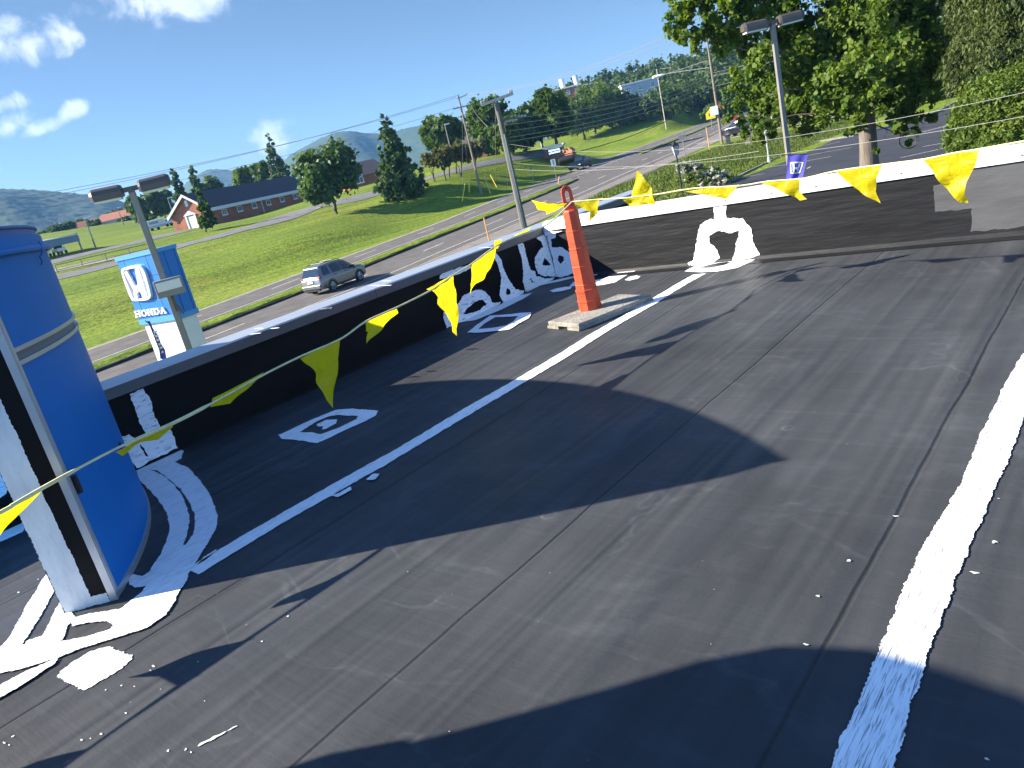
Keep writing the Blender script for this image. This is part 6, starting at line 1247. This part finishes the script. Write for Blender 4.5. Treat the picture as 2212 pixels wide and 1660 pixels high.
def leaves(name, lobes, n, size, m, parent, seed=0, elong=1.5, droop=0.0, clump=14, sig=.20, shell=.45, kind=None):
    g = np.random.default_rng(seed); Lb = np.array([l[:6] for l in lobes], float); w_ = (Lb[:, 3]*Lb[:, 4]*Lb[:, 5])**.67; w_ /= w_.sum()
    nc = max(4, n//clump); li = g.choice(len(Lb), nc, p=w_); d = g.normal(size=(nc, 3)); d /= np.linalg.norm(d, axis=1)[:, None]; r = shell+(1-shell)*np.sqrt(g.random(nc)); r *= 1+.13*g.normal(size=nc)
    cc = Lb[li, :3]+d*r[:, None]*Lb[li, 3:]; ltone = g.normal(size=len(Lb))*.12; ctone = .45+ltone[li]+g.normal(size=nc)*.16
    k = g.integers(0, nc, n); mr_ = Lb[li[k], 3:]; p = cc[k]+g.normal(size=(n, 3))*sig*mr_.min(1)[:, None]
    out_ = d[k]; nrm = out_*.7+g.normal(size=(n, 3))*.75+np.array([0, 0, .35]); nrm /= np.linalg.norm(nrm, axis=1)[:, None]
    t = g.normal(size=(n, 3)); t[:, 2] -= droop*2.5; t += out_*droop; t -= nrm*(t*nrm).sum(1)[:, None]; t /= np.linalg.norm(t, axis=1)[:, None]; b = np.cross(nrm, t)
    s = size*(.6+.8*g.random(n)); hl = (s*elong*.5)[:, None]; hw = (s*.5)[:, None]
    V = np.stack([p-t*hl, p+b*hw+nrm*hw*.25-t*hl*.1, p+t*hl, p-b*hw+nrm*hw*.25-t*hl*.1], 1).reshape(-1, 3)
    tone = np.clip(ctone[k]+g.normal(size=n)*.16, 0, 1); o = mesh(name, V, np.arange(n*4).reshape(n, 4), m, parent, tone=np.repeat(tone, 4))
    if kind: o['kind'] = kind
    return o
def branch(mb, a, b, r0, r1, wob=.06, n=6, seg=6, seed=0):
    g = random.Random(seed); a, b = Vector(a), Vector(b); L = (b-a).length; P = []; R = []
    for i in range(seg+1):
        k = i/seg; q = a.lerp(b, k)+Vector((g.uniform(-1, 1), g.uniform(-1, 1), g.uniform(-.5, .8)))*L*wob*math.sin(k*math.pi); P.append(q); R.append(r0+(r1-r0)*k)
    mb.tube(P, R, n)
def depth_px(p): return float((RW.T@(np.array(p)-E3))[2])/F_
def crown_lobes(C, rx, rz, shape, seed, n=9):
    g = random.Random(seed); out_ = []
    if shape == 'round':
        out_.append((*C, rx*.66, rx*.66, rz*.70))
        for i in range(n*2):
            a = g.uniform(0, 2*math.pi); h = g.uniform(-.62, .74); rr_ = math.sqrt(max(.05, 1-h*h))*.66; k = g.uniform(.26, .40); out_.append((C[0]+math.cos(a)*rr_*rx, C[1]+math.sin(a)*rr_*rx, C[2]+h*rz*.82, rx*k, rx*k, rz*k*.85))
    elif shape in ('cone', 'spruce'):
        nl = 15 if shape == 'cone' else 18
        for i in range(nl):
            f = (i+.4)/nl; h = -1+2*f; rad = rx*(.09+.91*(1-f)**(.85 if shape == 'cone' else 1.0))*(1 if i > 1 else .82+.1*i)*g.uniform(.86, 1.1); m_ = max(3, int(8*(1-f))+2)
            for j in range(m_):
                a = 2*math.pi*j/m_+i*1.3+g.uniform(-.3, .3); rr_ = rad*.60*g.uniform(.7, 1.15); out_.append((C[0]+math.cos(a)*rr_, C[1]+math.sin(a)*rr_, C[2]+h*rz-rad*.12, rad*.44+.1, rad*.44+.1, rz*.075+rad*.03))
            out_.append((C[0], C[1], C[2]+h*rz, rad*.42+.22, rad*.42+.22, rz*.10))
    elif shape == 'vase':
        for i in range(n):
            a = 2*math.pi*i/n+g.uniform(-.3, .3); rr_ = rx*.55; out_.append((C[0]+math.cos(a)*rr_, C[1]+math.sin(a)*rr_, C[2]+g.uniform(-.3, .45)*rz, rx*.45, rx*.45, rz*.48))
    return out_
def tree(label, base, box, shape, lm, n, size, seed, d=None, group=None, name='tree', bark=None, multi=1, elong=1.5, kind=None, tr=.03, clump=14, cat='tree'):
    """base pixel, crown box (left, right, top, bottom pixels)"""
    p = T(*base) if d is None else atD(*base, d); l, r, tp, bt = box; dist = math.hypot(p[0], p[1]); C = atD((l+r)/2, (tp+bt)/2, dist+.01); k = depth_px(C); rx = (r-l)/2*k; rz = (bt-tp)/2*k*1.02
    t = thing(name, p, label, cat, group); lb = crown_lobes(C, rx, rz, shape, seed); H = C[2]-p[2]+rz
    b = MB(); top = Vector((C[0], C[1], C[2]+rz*(.75 if shape in ('cone', 'spruce') else .1))); g = random.Random(seed)
    if multi > 1:
        for i in range(multi): branch(b, (p[0]+g.uniform(-.2, .2), p[1]+g.uniform(-.2, .2), p[2]-.3), (C[0]+g.uniform(-.5, .5)*rx, C[1]+g.uniform(-.5, .5)*rx, C[2]), H*tr*.7, H*.006, seed=seed+i)
    else:
        branch(b, (p[0], p[1], p[2]-.3), top, H*tr, H*.006, .02, 8, seed=seed)
        if shape in ('round', 'vase'):
            for i, q in enumerate(lb[:10]): branch(b, Vector((p[0], p[1], p[2])).lerp(Vector((C[0], C[1], C[2])), .45+.03*i), q[:3], H*tr*.45, H*.004, .06, 6, seed=seed+i)
    b.build('trunk', bark or M_bark, t, True); leaves('crown', lb, n, size, lm, t, seed, elong, .3 if shape in ('cone', 'spruce') else 0, clump=clump); return t
tree('rounded dark maple in front of the long brick church hall', (727, 463), (634, 782, 313, 446), 'round', L_dark, 9000, .42, 1, tr=.028, multi=1)
tree('tall open evergreen right of the rounded maple, trunk bare near the ground', (857, 429), (788, 916, 255, 420), 'cone', L_pine, 8500, .40, 2, elong=2.0)
tree('small young tree standing before the brick church gable', (444.5, 502), (416, 462, 408, 488), 'cone', L_green, 2200, .34, 3, tr=.022)
tree('pointed dark spruce rising behind the church roof', (588, 402), (557, 630, 293, 396), 'spruce', L_pine, 3500, .55, 4, d=215)
tree('leafy tree at the left foot of the pointed spruce', (565, 400), (543, 590, 345, 400), 'round', L_green, 2000, .7, 5, d=225)
tree('pale green tree behind the middle of the church roof', (535, 405), (500, 562, 359, 405), 'round', L_bright, 2400, .7, 6, d=230)
tree('tall ragged pine left of the church gable, thin top', (396, 470), (363, 408, 366, 450), 'cone', L_pine, 2200, .6, 7, d=190)
tree('tall full pine behind the church gable peak', (440, 440), (400, 450, 360, 440), 'cone', L_pine, 3000, .6, 8, d=200)
tree('darker pine joining the church roof at its left end', (462, 430), (436, 480, 374, 430), 'round', L_pine, 2200, .6, 9, d=205)
for k, (l, r, tp, bt, lab) in enumerate([(268, 318, 418, 476, 'dark pine directly behind the left lamp head'), (305, 352, 404, 474, 'dark broad pine right of the left lamp head'), (335, 378, 408, 476, 'dark pine touching the church gable corner'), (286, 330, 440, 488, 'low dark bushy tree behind the lamp post')]):
    tree(lab, ((l+r)/2, bt+4), (l, r, tp, bt), 'round', L_dark, 2300, .7, 20+k, d=215+6*k)
for k, (l, r, tp, bt) in enumerate([(100, 140, 486, 512), (128, 165, 480, 508), (150, 195, 474, 506), (186, 222, 476, 500), (212, 250, 466, 496), (236, 275, 452, 490), (255, 285, 470, 494), (60, 110, 500, 530)]):
    tree(['round tree at the edge of the left field, nearest the carport roof', 'second round tree from the carport roof along the field edge', 'dark round tree behind the slim lamp mast on the left', 'round tree just right of that slim lamp mast', 'round tree left of the orange roofed houses', 'taller tree between the houses and the left lamp post', 'bushy tree just left of the lamp post shaft', 'tree half hidden by the blue sign top'][k], ((l+r)/2, bt+3), (l, r, tp, bt), 'round', L_wood, 1500, 1.0, 40+k, d=285+9*(k % 3))
# oak, small reddish trees and the tree row to the right
tree('big rounded oak behind the row of small reddish trees', z('N', 640, 830), (908, 1010, 246, 330), 'round', L_green, 8500, .55, 60, d=158)
for k, (bx_, by_, dx) in enumerate([(495, 1085, -2), (625, 1075, 0), (675, 1035, 0), (755, 995, 2), (805, 1025, 2), (975, 970, 4)]):
    q = z('N', bx_, by_); tree(['small reddish tree, leftmost of the row near the evergreen', 'small reddish tree with a leaning stem, second in the row', 'small reddish tree with a straight stem, third in the row', 'small reddish tree farthest back in the row', 'small reddish tree with a forked stem, before the oak', 'small reddish tree behind the slim utility pole'][k], q, (q[0]-26+dx, q[0]+22+dx, q[1]-72, q[1]-24), 'vase', L_red, 1500, .36, 70+k, group='row of small reddish trees', multi=3 if k in (0, 4) else 1, tr=.03)
for k, (bp__, box, lab, lm, n) in enumerate([
    ((1070, 345), (1012, 1098, 198, 335), 'tall leafy tree behind the near utility pole', L_green, 7000), ((1139, 333), (1088, 1158, 232, 322), 'dark tree right of the near utility pole', L_dark, 5500), ((1110, 338), (1060, 1130, 262, 334), 'low tree with drooping boughs behind the near pole', L_green, 4000),
    ((1202, 308), (1158, 1228, 190, 302), 'tall pointed tree behind the flagpole', L_green, 6000), ((1172, 316), (1130, 1196, 214, 306), 'dark tree directly left of the flagpole', L_dark, 5000), ((1263, 303), (1216, 1296, 190, 296), 'broad tree above the brick sign, trunk on bare soil', L_green, 6500), ((1285, 290), (1248, 1330, 176, 286), 'tree with brighter crown behind the wires in the middle of the row', L_bright, 6000),
    ((1321, 278), (1290, 1366, 192, 272), 'tree left of the short pale pole', L_green, 5000), ((1334, 277), (1322, 1392, 206, 268), 'dark tree below the grey hall', L_dark, 4500), ((1400, 262), (1372, 1438, 192, 256), 'dark tree left of the thin crossarm pole', L_dark, 4500), ((1450, 258), (1422, 1484, 178, 252), 'tree right of the thin crossarm pole', L_green, 4500), ((1492, 250), (1466, 1528, 166, 246), 'tree under the street light arm', L_green, 4500), ((1530, 240), (1504, 1572, 160, 236), 'tree behind the pole with the white box', L_bright, 4500)]):
    tree(lab, bp__, (box[0]-7, box[1]+7, box[2]-2, max(box[3], bp__[1]-4)), 'round', lm, n, .50, 90+k, group='tree row along the far lawn', d={0: 150, 3: 146, 4: 150, 1: 146}.get(k))
for k, (l, r, tp, bt) in enumerate([(1560, 1610, 150, 228), (1600, 1660, 130, 220), (1650, 1720, 110, 205)]): tree(['tree behind the black car, left end of the shaded group', 'tree in the middle of the shaded group behind the broad tree', 'tree at the right of the shaded group behind the broad tree'][k], ((l+r)/2, bt), (l, r, tp, bt), 'round', L_dark, 4500, .6, 120+k, d=150)
leaves('clipped_leaves', [(HEDGE[1][0]+lateral(HEDGE[1])[0]*u, HEDGE[1][1]+lateral(HEDGE[1])[1]*u, HEDGE[1][2]+.4+u*.12, 2.2, 2.2, 1.0) for u in (-4, -2, 0, 2, 4, 6)], 2500, .3, L_dark, HEDGE[0], 77)
# wooded ridge behind the tree row
ridge = [(1180, 205), (1230, 190), (1268, 177), (1321, 162), (1374, 153), (1427, 140), (1481, 124), (1523, 116), (1555, 106), (1610, 92), (1680, 70), (1760, 40), (1900, 0), (2050, -30), (2250, -70)]
g = random.Random(5); rl = []
for i in range(330):
    k = g.random()*(len(ridge)-1.001); i0 = int(k); f = k-i0; x = ridge[i0][0]*(1-f)+ridge[i0+1][0]*f; y = ridge[i0][1]*(1-f)+ridge[i0+1][1]*f; dn = (g.random()**.9)*85; d = 400-dn*1.25+g.uniform(-14, 14)
    c = atD(x+g.uniform(-8, 8)+dn*.22, y+6+dn, d); rad = g.uniform(3.0, 5.2); rl.append((*c, rad, rad, rad*g.uniform(.8, 1.25)))
w_ = leaves('wooded_ridge', rl, 60000, 1.15, L_wood, None, 31, clump=18, sig=.24, kind='stuff'); tag(w_, 'dense green woodland covering the ridge behind the tree row', 'woodland', kind='stuff')
# earth under that woodland
V = []; Fc = []
for i, (x, y) in enumerate(ridge):
    for (dn, d) in ((4, 404), (45, 352), (95, 296)):
        c = atD(x+dn*.22, y+10+dn, d); V.append((c[0], c[1], c[2]-3.5 if dn < 95 else c[2]-14))
for i in range(len(ridge)-1):
    for j in range(2): Fc.append((i*3+j, (i+1)*3+j, (i+1)*3+j+1, i*3+j+1))
hh_ = mesh('wooded_ground', V, Fc, mat('forest_floor', (.035, .045, .018), .95, .3, .4), None, True); tag(hh_, kind='structure')

# the broad tree by the car park
bt_ = atD(1879, 372, 37); bt_ = np.array([bt_[0], bt_[1], GZ]); big = thing('broad_tree', bt_, 'broad leafy tree with thick grey trunk at the car park, long limb reaching left', 'tree')
LB = [(1500, 38, 55, -1.5), (1462, 70, 34, -1.8), (1560, 8, 60, -1), (1545, 90, 46, -1.2), (1610, 55, 56, -.5), (1505, -20, 60, -.5), (1660, 20, 80, 0), (1620, 130, 40, -.5), (1690, 120, 74, -1.0), (1640, 185, 52, 1.8), (1620, 235, 48, 2.2), (1640, 280, 40, 2.4), (1700, 205, 66, 1.8), (1750, 150, 70, 0.5), (1735, 262, 46, 2.2), (1790, 90, 90, 1.2), (1800, 205, 72, -1.5), (1870, 160, 84, -2.5), (1875, 222, 50, -3), (1850, 250, 34, -3), (1930, 210, 58, -2.4), (1950, 100, 95, -.5), (1975, 180, 60, -1.5), (2020, 120, 80, .5), (1900, 30, 110, 0), (2060, 40, 100, 1.5), (1760, -30, 110, .5), (1960, 245, 42, -2.5), (1945, 300, 24, -2.5), (2000, 150, 60, 1), (1820, 290, 20, 1.6), (1985, 262, 34, -2), (2010, 285, 20, -2), (1900, -90, 130, 0), (1700, -100, 110, 0), (2060, -80, 120, 1), (1580, -70, 80, 0), (1905, 335, 20, -1.6), (1690, 318, 12, 2)]
lb = []
for (x, y, r, off) in LB:
    c = atD(x, y, 37+off*1.1); k = depth_px(c); lb.append((*c, r*k, r*k*1.15, r*k*.82))
leaves('crown', lb, 70000, .16, L_bright, big, 201, elong=1.25, clump=70, sig=.13, shell=.6)
b = MB(); q = lambda x, y, dd=0: Vector(atD(x, y, 37+dd)); k = depth_px(q(1876, 340))
b.tube([Vector((bt_[0], bt_[1], GZ-.3)), q(1878, 352), q(1876, 320), q(1873, 270), q(1866, 190), q(1850, 60), q(1846, -60)], [26*k, 19.5*k, 18*k, 17*k, 14*k, 10*k, 6*k], 14)
for i, (A, B_, r) in enumerate([((1866, 200), (1480, 62), 5), ((1862, 150), (1560, 100), 3.5), ((1866, 215), (1650, 190), 4), ((1868, 240), (1640, 262), 3), ((1855, 90), (1700, -40), 5), ((1850, 60), (2020, -60), 5), ((1866, 180), (2030, 60), 5), ((1868, 230), (1990, 170), 3.5), ((1860, 130), (1780, 20), 4), ((1700, 150), (1600, 130), 2), ((1870, 250), (1790, 215), 2.5), ((1872, 262), (1940, 290), 2)]):
    branch(b, q(*A), q(*B_, random.Random(i).uniform(-2, 2)), r*k, .6*k, .05, 7, 8, i)
    for j in range(5):
        f = .35+.13*j; m0 = q(*A).lerp(q(*B_), f); branch(b, m0, m0+Vector((random.Random(i*9+j).uniform(-1.3, 1.3), random.Random(i*7+j).uniform(-1.3, 1.3), random.Random(i*5+j).uniform(-.4, 1.2))), r*k*.3, .3*k, .08, 5, 4, i*5+j)
b.build('trunk', M_barkl, big, True)
# conifers and hedge on the right
def conifer(label, base_px, d, lobes, lm, n, size, seed, elong=2.6, droop=.9, name='conifer'):
    p = atD(*base_px, d); p = np.array([p[0], p[1], GZ]); t = thing(name, p, label, 'tree'); L_ = []
    for (x, y, rx, ry, off) in lobes: c = atD(x, y, d+off); k = depth_px(c); L_.append((*c, rx*k, rx*k, ry*k))
    top = min(lobes, key=lambda q: q[1]); b = MB(); branch(b, p, atD(top[0], top[1], d), .28, .04, .02, 8, seed=seed)
    for i, q_ in enumerate(L_[::2]): branch(b, (p[0], p[1], max(GZ+.8, q_[2]-.5)), q_[:3], .07, .015, .05, 5, 5, i)
    b.build('trunk', M_bark, t, True); leaves('crown', L_, n, size, lm, t, seed, elong, droop, clump=22, sig=.22); return t
conifer('tall dark hemlock with drooping brown twigs at the top right corner', (2190, 330), 33, [(2150, 10, 60, 45, 1), (2215, 0, 70, 50, 0), (2130, 75, 55, 34, .5), (2185, 70, 70, 45, 0), (2100, 110, 46, 28, -.5), (2160, 130, 66, 38, -1), (2215, 130, 60, 40, -1), (2075, 150, 42, 26, -.6), (2120, 170, 60, 30, -1.2), (2200, 185, 70, 36, -1), (2250, 60, 90, 90, 0), (2180, -80, 90, 70, 0), (2085, 30, 40, 40, 2)], leaf_mat('leaf_hemlock', (.034, .055, .018), (.095, .118, .032), .25), 60000, .055, 211, elong=3.4)
conifer('yellow green bushy arborvitae filling the right edge above the white coping', (2150, 345), 27, [(2095, 290, 40, 34, 0), (2150, 280, 60, 46, 0), (2205, 270, 60, 50, -.5), (2120, 235, 50, 40, .3), (2180, 220, 66, 46, 0), (2100, 320, 40, 26, -.6), (2160, 320, 60, 30, -.8), (2215, 310, 60, 36, -.8), (2075, 300, 26, 30, .2), (2140, 195, 46, 30, .6), (2210, 180, 50, 36, .6), (2250, 240, 70, 80, 0), (2050+30, 262, 26, 22, .8)], L_yew, 70000, .055, 212, elong=2.2, droop=.25, name='arborvitae')
# leafy background beyond the car park and side street
for k, (x, y, rx, ry, d, lab) in enumerate([(1940, 150, 75, 60, 120, 'tree beyond the side street, left of the hemlock'), (2060, 110, 90, 70, 126, 'tree beyond the side street behind the hemlock'), (1800, 190, 70, 55, 132, 'tree beyond the side street behind the broad trunk'), (2180, 90, 90, 80, 122, 'tree beyond the side street at the right edge')]):
    tree(lab, (x+10, y+ry+18), (x-rx, x+rx, y-ry, y+ry), 'round', L_dark, 5000, .6, 220+k, d=d)
for k, (x, y, r, lab) in enumerate([(1950, 215, 34, 'bright shrub on the verge of the side street, left one'), (2010, 205, 30, 'bright shrub on the verge of the side street, right one')]):
    tree(lab, (x, y+r*.7), (x-r, x+r, y-r*.8, y+r*.7), 'round', L_bright, 1800, .35, 230+k, d=100, name='shrub', cat='shrub')
# flowering bush
fb = T(1525, 402); t = thing('flowering_bush', fb, 'low spreading bush thick with cream white blossom on the grass bank', 'bush'); k = depth_px(fb)
fl_l = [(*(atD(x, y, math.hypot(fb[0], fb[1])+o_)), 24*k, 24*k, 10*k) for x, y, o_ in ((1495, 366, .6), (1520, 372, 0), (1545, 382, -.4), (1560, 394, -.8), (1530, 392, -.8), (1505, 382, -.4), (1480, 362, .8))]
leaves('foliage', fl_l, 3500, .14, L_green, t, 240); leaves('blossom', fl_l, 2600, .15, leaf_mat('blossom', (0.2940, 0.2660, 0.2310), (0.5328, 0.5180, 0.4884), .2), t, 241, shell=.8)
# rough grass on the bank and verge
def tufts(name, n, fn, h, seed):
    g = np.random.default_rng(seed); P = fn(g, n); zz = TZ(P[:, 0], P[:, 1]); a = g.random(n)*6.283; L_ = h*(.5+g.random(n)); dx = np.stack([np.cos(a), np.sin(a)], 1)
    base = np.concatenate([P, zz[:, None]], 1); w_ = (.03+.03*g.random(n))[:, None]; side_ = np.concatenate([-dx[:, 1:2], dx[:, :1], np.zeros((n, 1))], 1)*w_; tip = base+np.concatenate([dx*(L_*.5)[:, None], L_[:, None]], 1)
    V = np.stack([base-side_, base+side_, tip], 1).reshape(-1, 3); o = mesh(name, V, np.arange(3*n).reshape(n, 3), leaf_mat('blade', (.050, .085, .014), (.115, .135, .034), .3), None, tone=np.repeat(g.random(n), 3)); tag(o, 'rough grass blades on the bank beside the car park', 'grass', kind='stuff')
def bankpts(g, n): x = g.uniform(-44, -23.4, n*2); y = g.uniform(26, 98, n*2); m_ = signed_u(x, y) < -12.4; return np.stack([x[m_], y[m_]], 1)[:n]
def tuft_fix(name, n, h, seed):
    P = bankpts(np.random.default_rng(seed), n); tufts(name, len(P), lambda g, k: P, h, seed)
tuft_fix('bank_grass', 42000, .16, 9)

# ------------------------------------------------------------------ hills far off
def hill(name, sil, d, depth, seed, bump=3.0):
    """wooded ridge whose crest follows the given skyline; slopes down towards us and away behind"""
    g = np.random.default_rng(seed); xs = np.array([s[0] for s in sil], float); ys = np.array([s[1] for s in sil], float); wid = float(np.linalg.norm(np.array(atD(xs[0], ys[0], d))-np.array(atD(xs[-1], ys[-1], d)))); nx_, nv = int(wid/5.5), int(depth*1.2/5.5)
    px_ = np.linspace(xs[0], xs[-1], nx_); py_ = np.interp(px_, xs, ys); py_ = np.convolve(np.pad(py_, 6, 'edge'), np.ones(13)/13, 'valid')
    R0 = np.stack([np.array(atD(a, c, d)) for a, c in zip(px_, py_)]); u = R0[:, :2]/d; k = np.linspace(0, 1.2, nv); dd = d-depth+k*depth
    kk = np.minimum(k, 1); prof_ = np.where(k <= 1, np.sin(kk*math.pi/2)**1.2, 1-(k-1)*1.4)
    a_ = np.arange(nx_)[:, None]; b_ = np.arange(nv)[None]; spur = np.sin(a_*.085+seed)*np.sin(b_*.05+a_*.03)*.055+np.sin(a_*.21+b_*.04)*.02
    hh = -20+(R0[:, 2:3]+20)*np.clip(prof_[None]+spur*np.sin(kk*math.pi)[None], 0, 1.2)+np.abs(g.normal(size=(nx_, nv)))*bump*(.4+.6*kk)[None]
    V = np.stack([u[:, :1]*dd[None], u[:, 1:]*dd[None], hh], 2).reshape(-1, 3)
    I = np.arange(nx_*nv).reshape(nx_, nv); q_ = np.stack([I[:-1, :-1].ravel(), I[1:, :-1].ravel(), I[1:, 1:].ravel(), I[:-1, 1:].ravel()], 1)
    o = mesh(name, V, q_, mat('forest_canopy', (.016, .040, .016), .95, .45, .035, .0, None, col2=(.036, .068, .024)), None, False); tag(o, kind='structure'); return o
hill('hill', [(-260, 440), (-150, 428), (0, 416), (50, 414), (100, 419), (160, 426), (220, 430), (270, 440), (300, 452), (350, 466), (420, 470), (520, 440)], 1500, 620, 3, bump=1.5)
hill('hill', [(330, 455), (400, 402), (435, 373), (457, 368), (512, 374), (560, 385), (620, 380), (700, 370)], 2500, 700, 5, bump=1.8)
hill('hill', [(520, 420), (575, 385), (618, 346), (650, 325), (679, 309), (705, 296), (721, 291), (740, 286), (765, 288), (790, 292), (830, 296), (862, 290), (885, 283), (915, 275), (960, 262), (1010, 262), (1060, 258), (1120, 262), (1250, 250), (1400, 230)], 2100, 700, 8, bump=1.7)

# ------------------------------------------------------------------ air
hb = MB(); hb.box((-900, 900, 195), (5200, 5200, 402)); hz = hb.build('haze', None, None); hz.data.materials.clear()
mh = bpy.data.materials.new('haze_air'); mh.use_nodes = True; t_ = mh.node_tree; t_.nodes.clear(); oh = t_.nodes.new('ShaderNodeOutputMaterial'); pv = t_.nodes.new('ShaderNodeVolumePrincipled')
pv.inputs['Color'].default_value = (.22, .52, 1, 1); pv.inputs['Density'].default_value = .00015; pv.inputs['Anisotropy'].default_value = .2
t_.links.new(pv.outputs[0], oh.inputs['Volume']); hz.data.materials.append(mh); tag(hz, 'thin blue summer haze in the air over the valley', 'haze', kind='stuff')
